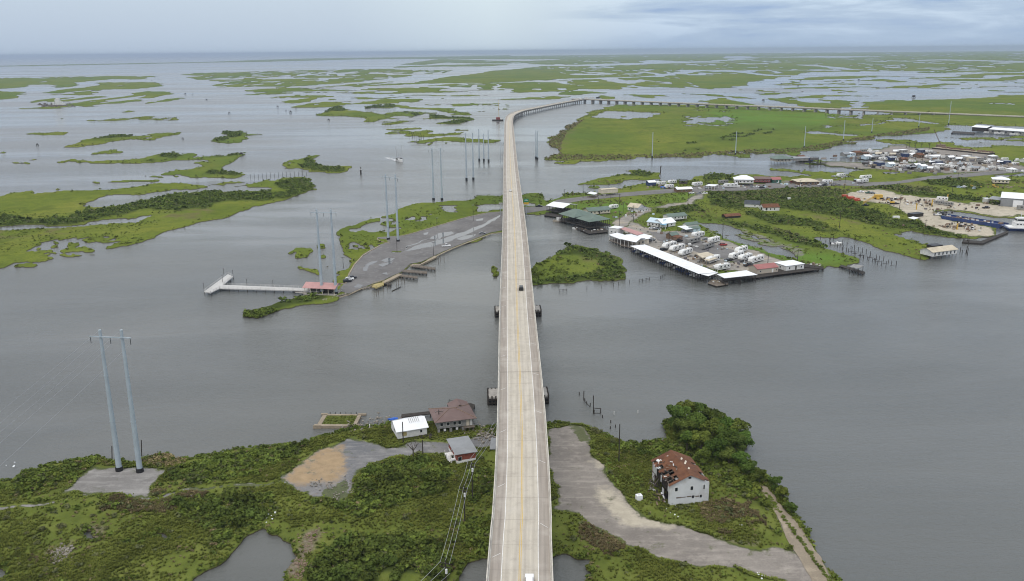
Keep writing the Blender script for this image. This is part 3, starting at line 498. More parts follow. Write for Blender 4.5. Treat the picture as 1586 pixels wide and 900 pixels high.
simple('rust', (.150, .064, .031), .85, .35, .7, dirt=(.085, .034, .024), dirt_amt=.8, streak=('Y', 2.6, .35))
simple('rust_wall', (.20, .14, .10), .85, .35, .7, dirt=(.09, .05, .03))
simple('glass_dark', (.02, .024, .028), .12, .2, 1, spec=.6)
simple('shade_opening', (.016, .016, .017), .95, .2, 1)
simple('blue_tarp', (.02, .10, .42), .5, .15, 1)
simple('sign_green', (.01, .23, .13), .5, .05, 1); simple('sign_yellow', (.62, .38, .03), .5, .05, 1)
simple('hull_blue', (.03, .055, .16), .45, .2, .4, dirt=(.06, .05, .05)); simple('hull_white', (.72, .72, .70), .4, .08, 1)
simple('orange_paint', (.40, .07, .03), .5, .15, 1); simple('machine_yellow', (.55, .35, .06), .55, .2, 1, dirt=(.25, .15, .05))
simple('car_white', (.75, .75, .75), .3, .04, 1, spec=.5); simple('car_black', (.012, .013, .015), .25, .1, 1, spec=.5); simple('car_gray', (.20, .21, .22), .3, .08, 1, spec=.5); simple('car_red', (.28, .025, .02), .35, .08, 1, spec=.5); simple('car_blue', (.05, .12, .25), .35, .1, 1, spec=.5)
simple('rv_white', (.70, .70, .68), .45, .06, .8, dirt=(.5, .48, .44), dirt_amt=.3); simple('rv_tan', (.42, .37, .30), .5, .08, .8); simple('stripe_gray', (.16, .15, .16), .5, .1, 1)
simple('shed_brown', (.16, .10, .06), .85, .25, 1); simple('navy_wall', (.035, .055, .13), .7, .2, 1); simple('red_wall', (.20, .05, .045), .7, .2, 1); simple('green_wall', (.03, .10, .07), .75, .2, 1)
simple('rock', (.24, .215, .18), .95, .35, .8, dirt=(.1, .09, .07)); simple('foam', (.75, .76, .77), .9, .05, 1)
simple('pier_pale', (.48, .47, .45), .8, .12, .6, dirt=(.3, .29, .27), dirt_amt=.4)
simple('clad_white', (.60, .61, .61), .6, .08, .35, streak=('X', 2.6, .30), dirt=(.33, .28, .22), dirt_amt=.55)
simple('marsh_plain', (.100, .122, .028), .95, .35, .8, spec=.1, dirt=(.04, .035, .02))
def mat_leaf(name, a, b, c):
    t = NT(name); oi = t.n('ShaderNodeObjectInfo'); n1 = t.noise(.25, 3, .6); n2 = t.noise(1.6, 3, .6)
    cc = t.ramp(n2, [(.3, a), (.55, b), (.78, c)]); cc = t.mix(t.ramp(n1, [(.42, 0.0), (.66, .75)]), cc, tuple(x * 1.45 for x in b)); cc = t.mix(t.ramp(t.noise(.11, 4, .6), [(.48, 0.0), (.62, .6)]), cc, tuple(x * .72 for x in a))
    h = t.n('ShaderNodeHueSaturation'); mr = t.n('ShaderNodeMapRange'); mr.inputs[3].default_value = .82; mr.inputs[4].default_value = 1.22; t.l(oi.outputs['Random'], mr.inputs[0]); t.l(mr.outputs[0], h.inputs['Value'])
    mh = t.n('ShaderNodeMapRange'); mh.inputs[3].default_value = .478; mh.inputs[4].default_value = .502; t.l(t.math('FRACT', t.math('MULTIPLY', oi.outputs['Random'], 7.31)), mh.inputs[0]); t.l(mh.outputs[0], h.inputs['Hue'])
    t.l(cc, h.inputs['Color']); t.col(h.outputs[0]); t.fin(.8, .04)
    t.b.inputs['Transmission Weight'].default_value = 0
mat_leaf('leaf_dark', (.046, .066, .015), (.074, .104, .022), (.118, .148, .032))
mat_leaf('leaf_mid', (.066, .092, .018), (.104, .140, .026), (.160, .192, .042))
mat_leaf('leaf_tree', (.044, .080, .016), (.070, .118, .023), (.112, .168, .034))
mat_leaf('leaf_gray', (.075, .088, .036), (.115, .125, .050), (.160, .160, .075))
mat_leaf('leaf_brown', (.105, .090, .042), (.165, .142, .070), (.230, .205, .105))
mat_leaf('leaf_reed', (.13, .115, .05), (.20, .175, .08), (.28, .25, .13))
mat_leaf('blade', (.084, .104, .023), (.128, .152, .032), (.190, .200, .053))
simple('bark', (.09, .075, .06), .95, .3, 3)

# ------------------------------------------------------------------ sheets
def sheet(name, px, mat, z, amp=0.5, seed=0):
    p = fr(px, amp, seed); tr = tessellate_polygon([[Vector((x, y, 0)) for x, y in p]])
    fs = []
    for t in tr:
        a, b, c = [Vector((*p[i], 0)) for i in t]
        fs.append(tuple(t) if (b - a).cross(c - a).z > 0 else tuple(t[::-1]))
    mb = MB(); mb.add([(x, y, z) for x, y in p], fs); return structure(mb.build(name, MATS[mat], fix=False))
def build_sheets():
    Z = LANDZ
    sheet('parking_lot', LOT, 'lot_asphalt', Z + .10, .15, 1)
    sheet('road', ROADR, 'road_asphalt', Z + .12, .3, 2); sheet('dock_yard', DOCKYARD, 'road_asphalt', Z + .16, .8, 6)
    sheet('causeway', CAUSE, 'old_concrete', Z + .12, .3, 10)
    #, [(444,736),(470,716),(490,706),(505,696),(530,690),(542,694),(540,708),(545,722),(538,738),(520,746),(490,744),(470,748),(455,744)], 'tan_earth', Z + .07, 1.6, 12)
    #, [(930,762),(955,770),(985,794),(1020,808),(1050,817),(1030,822),(1000,818),(980,812),(950,800),(930,782)], 'pale_sand', Z + .07, 1.4, 13)
    sheet('lot_patch', [(1004,360),(1040,362),(1100,378),(1180,402),(1150,410),(1080,392),(1020,374)], 'lot_asphalt', Z + .07, .5, 15)
    #, [(1060,372),(1090,376),(1120,390),(1150,398),(1130,404),(1090,392),(1050,378)], 'worn_grass', Z + .11, .9, 16)
    # rain puddles standing on the parking lot
    P = [[(640,388),(665,378),(690,370),(720,360),(745,350),(760,342),(772,336),(778,334),(766,343),(750,352),(725,364),(700,374),(670,384)], [(628,391),(648,381),(672,375),(690,371),(672,379),(650,388)], stroke([(624,392),(630,384),(645,379),(664,371)],1.6), [(664,372),(680,363),(700,360),(706,363),(690,368),(676,373)], [(704,372),(718,367),(738,365),(730,370),(716,374)], [(590,405),(600,401),(612,402),(606,407),(596,408)], [(562,420),(566,414),(572,414),(570,421),(564,422)], [(563,413),(574,408),(586,405),(584,409),(570,414)], [(546,446),(552,442),(562,443),(558,448),(550,448)], [(654,363),(664,361),(662,365),(656,366)], [(736,342),(750,339),(748,343),(738,344)], stroke([(640,397),(660,392)],1.6), [(585,412),(604,408),(610,404),(602,412),(592,416)], stroke([(580,422),(592,417)],2), [(606,393),(614,391),(612,394)], [(590,426),(600,424),(598,428)]]
    for i, p in enumerate(P):
        sheet('puddle', p, 'puddle', Z + .14 + i * .004, .8, 20 + i)
t = NT('puddle'); t.col((.07, .068, .066)); t.fin(.03, .5)
t = NT('worn_grass'); n = t.noise(.6, 5, .7); t.col(t.ramp(n, [(.3, (.07, .075, .03)), (.55, (.12, .115, .055)), (.7, (.22, .19, .14))])); t.fin(.95, .1)

# ------------------------------------------------------------------ water, sky, light, air
def build_env():
    mb = MB(); n = 96; rr = (0, 1500, 8000, 60000)
    vs = [(0, 600, 0)]; fs = []
    for k in rr[1:]:
        for i in range(n): a = 2 * math.pi * i / n; vs.append((k * math.cos(a), 600 + k * math.sin(a), 0))
    for i in range(n): fs.append((0, 1 + i, 1 + (i + 1) % n))
    for j in range(2):
        o = 1 + j * n
        for i in range(n): fs.append((o + i, o + n + i, o + n + (i + 1) % n, o + (i + 1) % n))
    mb.add(vs, fs); structure(mb.build('water', MATS['water'], fix=False))
    w = bpy.data.worlds.new('World'); sc.world = w; w.use_nodes = True; t = w.node_tree; bg = t.nodes['Background']
    EL, AZ = rad(55), rad(200)
    sky = t.nodes.new('ShaderNodeTexSky'); sky.sky_type = 'NISHITA'; sky.sun_disc = False; sky.sun_elevation = EL; sky.sun_rotation = AZ; sky.air_density = 1.2; sky.dust_density = 2.5
    def N(typ, **k):
        x = t.nodes.new(typ)
        for a, b in k.items(): setattr(x, a, b)
        return x
    L = t.links.new
    tc = N('ShaderNodeTexCoord'); sep = N('ShaderNodeSeparateXYZ'); L(tc.outputs['Generated'], sep.inputs[0])
    def mth(op, a, b=0.0, c=False):
        x = N('ShaderNodeMath', operation=op, use_clamp=c)
        for i, v in ((0, a), (1, b)):
            if isinstance(v, bpy.types.NodeSocket): L(v, x.inputs[i])
            else: x.inputs[i].default_value = v
        return x.outputs[0]
    def rmp(f, st):
        r = N('ShaderNodeValToRGB'); e = r.color_ramp.elements
        while len(e) < len(st): e.new(.5)
        for i, (p, c) in enumerate(st): e[i].position = p; e[i].color = (*c, 1) if isinstance(c, tuple) else (c, c, c, 1)
        L(f, r.inputs['Fac']); return r.outputs['Color']
    def mx(f, a, b, mode='MIX'):
        x = N('ShaderNodeMix', data_type='RGBA', blend_type=mode)
        for i, v in ((0, f), (6, a), (7, b)):
            if isinstance(v, bpy.types.NodeSocket): L(v, x.inputs[i])
            else: x.inputs[i].default_value = (*v, 1) if isinstance(v, tuple) else v
        return x.outputs[2]
    z = mth('MAXIMUM', sep.outputs[2], 0.0)
    # overcast dome, three times brighter overhead than at the horizon
    S = SKY_S
    dome = rmp(z, [(0.0, tuple(c * S for c in (.505, .61, .74))), (.06, tuple(c * S for c in (.58, .685, .795))), (.16, tuple(c * S for c in (.86, .91, .97))), (.45, tuple(c * S for c in (1.05, 1.07, 1.10))), (1.0, tuple(c * S for c in (1.40, 1.40, 1.40)))])
    mp = N('ShaderNodeMapping'); mp.inputs['Scale'].default_value = (5.0, 5.0, 36); L(tc.outputs['Generated'], mp.inputs['Vector'])
    nz = N('ShaderNodeTexNoise'); nz.inputs['Scale'].default_value = 1.0; nz.inputs['Detail'].default_value = 6; nz.inputs['Roughness'].default_value = .58; nz.inputs['Distortion'].default_value = .35; L(mp.outputs[0], nz.inputs['Vector'])
    mp2 = N('ShaderNodeMapping'); mp2.inputs['Scale'].default_value = (1.1, 1.1, 9); mp2.inputs['Location'].default_value = (.35, .2, 0); L(tc.outputs['Generated'], mp2.inputs['Vector'])
    nz2 = N('ShaderNodeTexNoise'); nz2.inputs['Scale'].default_value = 1.0; nz2.inputs['Detail'].default_value = 3; L(mp2.outputs[0], nz2.inputs['Vector'])
    # banks of cloud lie to the east (right); the west is an even rain veil
    east = rmp(sep.outputs[0], [(.02, 0.0), (.16, 1.0)])
    up = rmp(z, [(.004, 0.0), (.026, 1.0)])
    k = mth('MULTIPLY', east, mth('ADD', mth('MULTIPLY', up, .75), .25))
    lit = mth('MULTIPLY', rmp(nz.outputs['Fac'], [(.48, 0.0), (.58, 1.0)]), k)
    drk = mth('MULTIPLY', rmp(nz.outputs['Fac'], [(.36, 1.0), (.47, 0.0)]), k)
    c = mx(mth('MULTIPLY', east, .85), dome, mx(1.0, dome, (.80, .87, .97), 'MULTIPLY'))
    c = mx(mth('MULTIPLY', drk, .9), c, mx(1.0, c, (.70, .77, .90), 'MULTIPLY'))
    c = mx(mth('MULTIPLY', lit, .75), c, mx(1.0, c, (1.42, 1.34, 1.24), 'MULTIPLY'))
    west = rmp(sep.outputs[0], [(0.0, 1.0), (.35, 0.0)])   # -x clamps to 0
    wn = mth('MULTIPLY', sep.outputs[0], -1.0); wl = rmp(wn, [(.10, 0.0), (.55, 1.0)])
    c = mx(mth('MULTIPLY', wl, .9), c, mx(1.0, c, (.92, .925, .96), 'MULTIPLY'))
    veil = rmp(mth('ABSOLUTE', mth('SUBTRACT', sep.outputs[0], -.02)), [(0.0, 1.0), (.16, 0.0)])
    c = mx(mth('MULTIPLY', veil, .7), c, mx(1.0, c, (1.26, 1.24, 1.14), 'MULTIPLY'))
    c = mx(.12, c, sky.outputs[0])
    L(c, bg.inputs['Color']); bg.inputs['Strength'].default_value = .1
    sl = bpy.data.lights.new('sun', 'SUN'); sl.energy = 1.0; sl.angle = rad(25); sl.color = (1, .95, .88)
    so = bpy.data.objects.new('sun', sl); COL.objects.link(so); so.rotation_euler = (rad(90) - EL, 0, 0)
    so.rotation_euler = Vector((math.sin(AZ) * math.cos(EL), math.cos(AZ) * math.cos(EL), math.sin(EL))).to_track_quat('Z', 'Y').to_euler()
    vs = sc.view_settings; vs.view_transform = 'Standard'; vs.look = 'None'; vs.exposure = EXPO; vs.gamma = 1; vs.use_curve_mapping = False
    # air
    t = bpy.data.materials.new('air'); t.use_nodes = True; nt = t.node_tree; nt.nodes.remove(nt.nodes['Principled BSDF'])
    v = nt.nodes.new('ShaderNodeVolumePrincipled'); v.inputs['Color'].default_value = (.47, .56, .71, 1); v.inputs['Density'].default_value = HAZE; v.inputs['Anisotropy'].default_value = .0
    nt.links.new(v.outputs[0], nt.nodes['Material Output'].inputs['Volume'])
    mb = MB(); mb.box(-62000, -60500, -6, 62000, 61500, 150); o = mb.build('haze', t); o['kind'] = 'stuff'
    cy = sc.cycles; cy.use_denoising = True; cy.volume_bounces = 1; cy.max_bounces = 6; cy.diffuse_bounces = 3; cy.glossy_bounces = 3; cy.transmission_bounces = 2; cy.caustics_reflective = False; cy.caustics_refractive = False
    cy.sample_clamp_indirect = 8; cy.filter_width = 1.05
SKY_S, EXPO, HAZE = 10.3, 0.07, 5.5e-5
# ------------------------------------------------------------------ bridge
def smooth_path(ctrl, step):
    """Catmull-Rom through 3-D control points, resampled evenly"""
    P = [ctrl[0]] + list(ctrl) + [ctrl[-1]]; out = []
    for i in range(1, len(P) - 2):
        a, b, c, d = P[i - 1], P[i], P[i + 1], P[i + 2]
        for k in range(24):
            t = k / 24; out.append(.5 * ((2 * b) + (c - a) * t + (2 * a - 5 * b + 4 * c - d) * t * t + (3 * b - a - 3 * c + d) * t ** 3))
    out.append(P[-2]); res = [out[0]]; acc = 0
    for p, q in zip(out[:-1], out[1:]):
        L = (q - p).length
        while L > 0 and acc + L >= step:
            f = (step - acc) / L; p = p + (q - p) * f; res.append(p.copy()); L = (q - p).length; acc = 0
        acc += L
    res.append(out[-1]); return res
def frames(path):
    n = len(path); T = [(path[min(i + 1, n - 1)] - path[max(i - 1, 0)]).normalized() for i in range(n)]
    return T, [Vector((t.y, -t.x, 0)).normalized() for t in T]       # right-hand side
def sweep(path, prof, name, mat, parent, closed=True):
    """profile of (u to the right, z up) swept along the path, with uv = (u, metres along)"""
    T, Rr = frames(path); k = len(prof); vs = []; fs = []; S = [0]
    for a, b in zip(path[:-1], path[1:]): S.append(S[-1] + (b - a).length)
    for p, r in zip(path, Rr):
        for u, z in prof: vs.append(p + r * u + Vector((0, 0, z)))
    kk = k if closed else k - 1
    for i in range(len(path) - 1):
        for j in range(kk): fs.append((i * k + j, i * k + (j + 1) % k, (i + 1) * k + (j + 1) % k, (i + 1) * k + j))
    if closed: fs += [tuple(range(k)), tuple(range((len(path) - 1) * k, len(path) * k))[::-1]]
    mb = MB(); mb.add(vs, fs); o = mb.build(name, MATS[mat], parent)
    uv = o.data.uv_layers.new(name='UVMap'); me = o.data
    for l in me.loops:
        i = l.vertex_index; uv.data[l.index].uv = (prof[i % k][0], S[i // k])
    return o
def build_bridge():
    W = 6.65
    cl = [(805, 900, 16.8), (808.2, 800, 18.2), (808.6, 700, 20.3), (806.4, 610, 22.4), (801.6, 500, 24.2), (799.6, 440, 24.6), (797.8, 380, 23.6), (795.4, 330, 21.6), (793, 296, 19.4), (790.8, 260, 16.4), (789.4, 225, 13.4), (788.3, 200, 11.2), (788.2, 188, 10), (790.6, 180, 9.4), (797, 175.5, 9), (808, 171.5, 8.6), (822, 168.6, 8.3), (840, 165, 8), (862, 160.6, 8), (884, 156.6, 8), (902, 153.8, 8)]
    C = [U(*p) for p in cl]
    d = (C[0] - C[2]).normalized(); C = [C[0] + Vector((d.x * 330, d.y * 330, -9)), C[0] + Vector((d.x * 160, d.y * 160, -4))] + C
    P = smooth_path(C, 3.0)
    b = thing('bridge', 'long pale concrete two-lane road bridge arching over the channel and curving away', 'bridge', (0, 0, 0))
    sweep(P, [(-W, 0), (W, 0), (W - .05, -.35), (W - 1.3, -.55), (W - 1.6, -2.1), (-W + 1.6, -2.1), (-W + 1.3, -.55), (-W + .05, -.35)], 'deck', 'bridge_concrete', b)
    for s in (-1, 1):
        sweep(P, [(s * W, -.35), (s * (W + .12), -.35), (s * (W + .12), .95), (s * (W - .10), .95), (s * (W - .22), .35), (s * (W - .42), .02), (s * W, .02)], 'barrier', 'barrier_concrete', b)
        sweep(P, [(s * 3.72, .012), (s * 3.86, .012)], 'edge_line', 'white_paint', b, False)
        sweep(P, [(s * .12, .012), (s * .24, .012)], 'centre_line', 'yellow_paint', b, False)
    T, Rr = frames(P); S = [0]
    for a, c in zip(P[:-1], P[1:]): S.append(S[-1] + (c - a).length)
    total = S[-1]
    def at(s):
        i = min(int(s / 3.0), len(P) - 2); f = min(1, (s - S[i]) / max(.01, S[i + 1] - S[i])); return P[i].lerp(P[i + 1], f), T[i], Rr[i]
    # short slanting strokes painted on the shoulders
    s = 285; fst = None
    while s < 800:
        for sd in (-1, 1):
            p, t, r = at(s + (11 if sd > 0 else 0)); a = p + r * (sd * 4.2); c = p + r * (sd * 5.9) - t * 1.5; w = t * .065; z = Vector((0, 0, .014))
            MB().add([a + w + z, a - w + z, c - w + z, c + w + z], [(0, 1, 2, 3)]).build('shoulder_marking', MATS['white_paint'], b, fix=False)
        s += 27
    # piers
    s = 60; npier = 0
    while s < total - 8:
        p, t, r = at(s); far = p.z < 9.6 and p.y > 1200; h = p.z - 2.1
        ang = math.atan2(r.y, r.x); mb = MB()
        if far:
            mb.cbox((p.x, p.y, p.z - 2.6), (12.4, 1.2, 1.0), ang)
            for u in (-4.6, 0, 4.6): q = p + r * u; mb.tube((q.x, q.y, -3), (q.x, q.y, p.z - 3.1), .5, .5, 6)
        else:
            mb.cbox((p.x, p.y, p.z - 2.85), (11.5, 1.7, 1.5), ang)
            for u in (-3.4, 3.4): q = p + r * u; mb.tube((q.x, q.y, -3), (q.x, q.y, p.z - 3.6), .9, .9, 10)
            mb.cbox((p.x, p.y, .2), (11, 4, 1.6), ang)
        mb.build('pier', MATS['pier_concrete'], b); npier += 1
        s += 15 if far else 36
    # fenders round the two piers of the navigation span
    for y, wd in ((612, 13.4), (481, 13.2)):
        c = U(802, y, 2); lat = mpp(802, y); ang = rad(2)
        f = thing('bridge_fender', 'dark timber walled bridge fender with flat grey top, %s of the two' % ('nearer' if y > 600 else 'farther'), 'fender', (c.x, c.y, 0), ang, 'fenders round the bridge piers')
        hw = 46 * lat if y > 600 else 35 * lat; hw = min(hw, 12.0)
        m1 = MB(); m1.box(-hw, -4.2, 2.6, hw, 4.2, 3.1); m1.build('cap_slab', MATS['pier_concrete'], f)
        m2 = MB(); m2.box(-hw + .3, -3.9, -2, hw - .3, 3.9, 2.6); m2.build('core', MATS['shade_opening'], f)
        for sx in (-1, 1):
            m3 = MB()
            for i in range(17): m3.tube((-hw + .2 + i * (2 * hw - .4) / 16, sx * 4.05, -2), (-hw + .2 + i * (2 * hw - .4) / 16, sx * 4.05, 3.4), .28, .28, 6)
            for zz in (.8, 2.0): m3.box(-hw, sx * 4.35 - .12, zz, hw, sx * 4.35 + .12, zz + .35)
            m3.build('timber_wall', MATS['wood_dark'], f)
            m4 = MB()
            for i in range(7): m4.tube((sx * (hw - .1), -3.6 + i * 1.2, -2), (sx * (hw - .1), -3.6 + i * 1.2, 3.4), .28, .28, 6)
            m4.build('timber_end', MATS['wood_dark'], f)
    # elevated highway joining from the right
    vc = [(886,153.4),(906,153.6),(926,154.4),(980,156.6),(1032,158.6),(1085,160.8),(1138,163),(1190,164.8),(1240,166.6),(1290,168.8),(1340,170.8),(1390,172.8),(1440,174.8),(1482,176.4),(1530,178.4),(1586,180.6),(1660,184)]
    hh = [8] * 11 + [6.5, 4.2, 2.6, 2.2, 2.2, 2.2]
    P2 = smooth_path([U(x, y, h) for (x, y), h in zip(vc, hh)], 4.0)
    v = thing('viaduct', 'low elevated highway on evenly spaced square piers crossing the far marsh', 'viaduct', (0, 0, 0))
    sweep(P2, [(-6.3, 0), (6.3, 0), (6.3, -.4), (5.2, -.6), (5.0, -1.9), (-5.0, -1.9), (-5.2, -.6), (-6.3, -.4)], 'deck', 'bridge_concrete', v)
    for s in (-1, 1): sweep(P2, [(s * 6.3, -.45), (s * 6.45, -.45), (s * 6.45, .9), (s * 6.15, .9), (s * 6.0, .02)], 'barrier', 'barrier_concrete', v)
    T2, R2 = frames(P2); i = 8
    while i < len(P2) - 1:
        p, r = P2[i], R2[i]
        if p.z < 3.0: break
        a = math.atan2(r.y, r.x); mb = MB(); mb.cbox((p.x, p.y, p.z - 2.5), (11.5, 2.0, 1.2), a)
        mb.cbox((p.x, p.y, (p.z - 3.1 - 2) / 2), (8.5, 3.0, p.z - 3.1 + 2), a); mb.build('pier', MATS['pier_concrete'], v); i += 6
    return b, at, total
# ------------------------------------------------------------------ vegetation
def leaf_cloud(n, lobes, size, seed, flat=.75):
    """n leaf-clump quads through lumpy lobes ((x,y,z,r),...); returns verts, quads"""
    g = np.random.default_rng(seed); L = np.array(lobes, float); w = L[:, 3] ** 2; k = g.choice(len(L), n, p=w / w.sum())
    d = g.normal(size=(n, 3)); d /= np.linalg.norm(d, axis=1)[:, None]; d[:, 2] = np.where(g.random(n) < .75, np.abs(d[:, 2]), d[:, 2])
    r = L[k, 3] * (.62 + .42 * g.random(n) ** .6); c = L[k, :3] + d * r[:, None] * np.array([1, 1, flat])
    nn = d + .75 * g.normal(size=(n, 3)) + np.array([0, 0, .5]); nn /= np.linalg.norm(nn, axis=1)[:, None]
    a = np.cross(nn, g.normal(size=(n, 3))); a /= np.linalg.norm(a, axis=1)[:, None]; b = np.cross(nn, a)
    s = size * (.6 + .8 * g.random(n))[:, None]; e = .55 + .5 * g.random((n, 1))
    V = np.stack([c - a * s, c - b * s * e + nn * s * .2, c + a * s, c + b * s * e + nn * s * .2], 1).reshape(-1, 3)
    return V, np.arange(n * 4).reshape(n, 4)
def clone_mesh(V, Q, pos, sc_, rz):
    """many copies merged: pos (n,3), sc_ (n,3), rz (n)"""
    n = len(pos); c = np.cos(rz)[:, None]; s = np.sin(rz)[:, None]; X = V[None, :, 0] * sc_[:, None, 0]; Y = V[None, :, 1] * sc_[:, None, 1]; Z = V[None, :, 2] * sc_[:, None, 2]
    W = np.stack([X * c - Y * s + pos[:, None, 0], X * s + Y * c + pos[:, None, 1], Z + pos[:, None, 2]], -1).reshape(-1, 3)
    return W, (Q[None] + (np.arange(n) * len(V))[:, None, None]).reshape(-1, Q.shape[1])
def scatter(T, poly_list, n, seed, cond=None, dens_noise=None, edge=False):
    """random world points on land inside pixel polygons, even per square metre; returns x,y,z"""
    g = np.random.default_rng(seed); out = []
    X, Y, PX, PY = T['X'], T['Y'], T['PX'], T['PY']; ok = T['M'] & ((T['Hs'] < .05) | (edge & (T['He'] < .5))) & (T['z'] > .25)
    k = np.zeros(X.shape, bool)
    for p in poly_list: k |= inpoly(PX, PY, p)
    k &= ok
    if cond is not None: k &= cond
    area = np.zeros(X.shape); area[:-1, :-1] = np.abs((X[:-1, 1:] - X[:-1, :-1]) * (Y[1:, :-1] - Y[:-1, :-1]))
    w = (area * k).ravel()
    if dens_noise is not None: w = w * dens_noise.ravel()
    if w.sum() <= 0: return np.zeros((0, 3))
    i = g.choice(w.size, n, p=w / w.sum()); nc = X.shape[1]
    fx = g.random(n) - .5; fy = g.random(n) - .5
    dx = CELL * T['D'].ravel()[i] / F; dy = area.ravel()[i] / np.maximum(dx, .01)
    return np.stack([X.ravel()[i] + fx * dx, Y.ravel()[i] + fy * dy, T['z'].ravel()[i]], -1)
def bush_variants(n, size, seed, m=4):
    out = []
    for i in range(m):
        g = random.Random(seed + i); lobes = [(0, 0, .32, .62)]
        for k in range(g.randint(4, 7)):
            a = g.random() * 6.28; d = .25 + .45 * g.random(); lobes.append((d * math.cos(a), d * math.sin(a), .18 + .5 * g.random(), .26 + .28 * g.random()))
        out.append(leaf_cloud(n, lobes, size, seed * 10 + i))
    return out
def build_veg(T):
    g = np.random.default_rng(3); near = T['D'] < 420
    everything = [[(-330, 440), (1400, 440), (1400, 985), (-330, 985)]]
    # grass tufts: one object nobody could count
    def blades(name, n, mat, h, w, seed, cond=None, dn=None, polys=everything, label=None):
        P = scatter(T, polys, n, seed, cond, dn); n = len(P)
        if n == 0: return
        r = np.random.default_rng(seed + 1); k = 4; vs = []; fs = []
        for j in range(k):
            a = j * math.pi * 2 / k + .5; c, s = math.cos(a), math.sin(a); o = len(vs)
            vs += [(c * .10 - s * .5, s * .10 + c * .5, -.15), (c * .10 + s * .5, s * .10 - c * .5, -.15), (c * .75 + s * .22, s * .75 - c * .22, 1), (c * .75 - s * .22, s * .75 + c * .22, .9)]; fs.append((o, o + 1, o + 2, o + 3))
        V = np.array(vs); Q = np.array(fs); hh = h * (.5 + r.random(n)); ww = w * (.6 + .8 * r.random(n))
        W, FQ = clone_mesh(V, Q, P, np.stack([ww, ww, hh], -1), r.random(n) * 6.28)
        o = npmesh(name, W, FQ, MATS[mat]); stuff(o, label or 'marsh grass covering the near shore', 'grass')
    fieldn = np.clip(.35 + 1.3 * fbm(T['X'] / 18, T['Y'] / 18, 81, 4), .03, 2)
    blades('marsh_grass', 52000, 'blade', .40, .42, 5, near, fieldn)
    blades('dry_grass', 3600, 'leaf_brown', .45, .40, 6, near & (T['dry'] > .25), None, label='brown dry grass in patches on the near shore')
    He = T['He']; rim = near & (He > .04) & (He < .62); Pe = scatter(T, everything, 5200, 77, rim, np.clip(.4 + 1.8 * fbm(T['X'] / 7, T['Y'] / 7, 84, 3), 0, 2), True)
    if len(Pe):
        r = np.random.default_rng(78); vs = []; fs = []
        for j in range(4):
            a = j * 1.57 + .5; c, s = math.cos(a), math.sin(a); o = len(vs); vs += [(c * .1 - s * .5, s * .1 + c * .5, -.1), (c * .1 + s * .5, s * .1 - c * .5, -.1), (c * .9 + s * .3, s * .9 - c * .3, .8), (c * .9 - s * .3, s * .9 + c * .3, .9)]; fs.append((o, o + 1, o + 2, o + 3))
        Pe[:, 2] = LANDZ; ww = .2 + .5 * r.random(len(Pe)) ** 2; W, FQ = clone_mesh(np.array(vs), np.array(fs), Pe, np.stack([ww, ww, .2 + .4 * r.random(len(Pe))], -1), r.random(len(Pe)) * 6.28)
        stuff(npmesh('edge_grass', W, FQ, MATS['blade']), 'ragged grass creeping over the edges of the gravel and tracks', 'grass')
    # understorey
    V4 = bush_variants(26, .34, 40, 3)
    def under(name, n, mat, lo, hi, seed, cond, dn, label, polys=everything, cat='undergrowth', var=V4):
        P = scatter(T, polys, n, seed, cond, dn)
        if not len(P): return
        r = np.random.default_rng(seed); part = np.array_split(np.arange(len(P)), len(var)); Ws = []; Qs = []; o = 0
        for (V, Q), ii in zip(var, part):
            s = lo + (hi - lo) * r.random(len(ii)) ** 2; W, FQ = clone_mesh(V, Q, P[ii], np.stack([s, s, s * (.7 + .5 * r.random(len(ii)))], -1), r.random(len(ii)) * 6.28)
            Ws.append(W); Qs.append(FQ + o); o += len(W)
        stuff(npmesh(name, np.concatenate(Ws), np.concatenate(Qs), MATS[mat]), label, cat)
    scr = np.clip(T['scrub'], 0, 1)
    under('undergrowth', 1700, 'leaf_mid', .35, 1.5, 7, near, .015 + 2.0 * scr + 1.3 * np.clip(fbm(T['X'] / 22, T['Y'] / 22, 82, 4) - .12, 0, 1), 'low mixed green undergrowth over the near shore')
    under('undergrowth', 900, 'leaf_dark', .6, 1.6, 8, near, .03 + 2.5 * scr, 'dark green undergrowth filling the near thickets')
    under('reeds', 900, 'leaf_reed', .25, .7, 17, near, .05 + np.clip(fbm(T['X'] / 16, T['Y'] / 16, 86, 4) - .1, 0, 1) * 2 + .6 * T['dry'], 'pale straw coloured reeds on the near shore', cat='reeds')
    under('brush', 800, 'leaf_gray', .4, 1.2, 9, near, .08 + 1.5 * T['dry'] + .3 * scr, 'grey green brush on the near shore', cat='brush')
    under('brush', 150, 'leaf_brown', .4, 1.0, 10, near & ((T['dry'] > .25) | (T['scrub'] > .6)), .2 + T['dry'], 'brown dead brush on the near shore', cat='brush')
    # shore fringe of every near bank
    under('shore_fringe', 1500, 'leaf_mid', .4, 1.1, 12, near & (T['edge'] < .93), None, 'green growth fringing the near water line', cat='undergrowth')
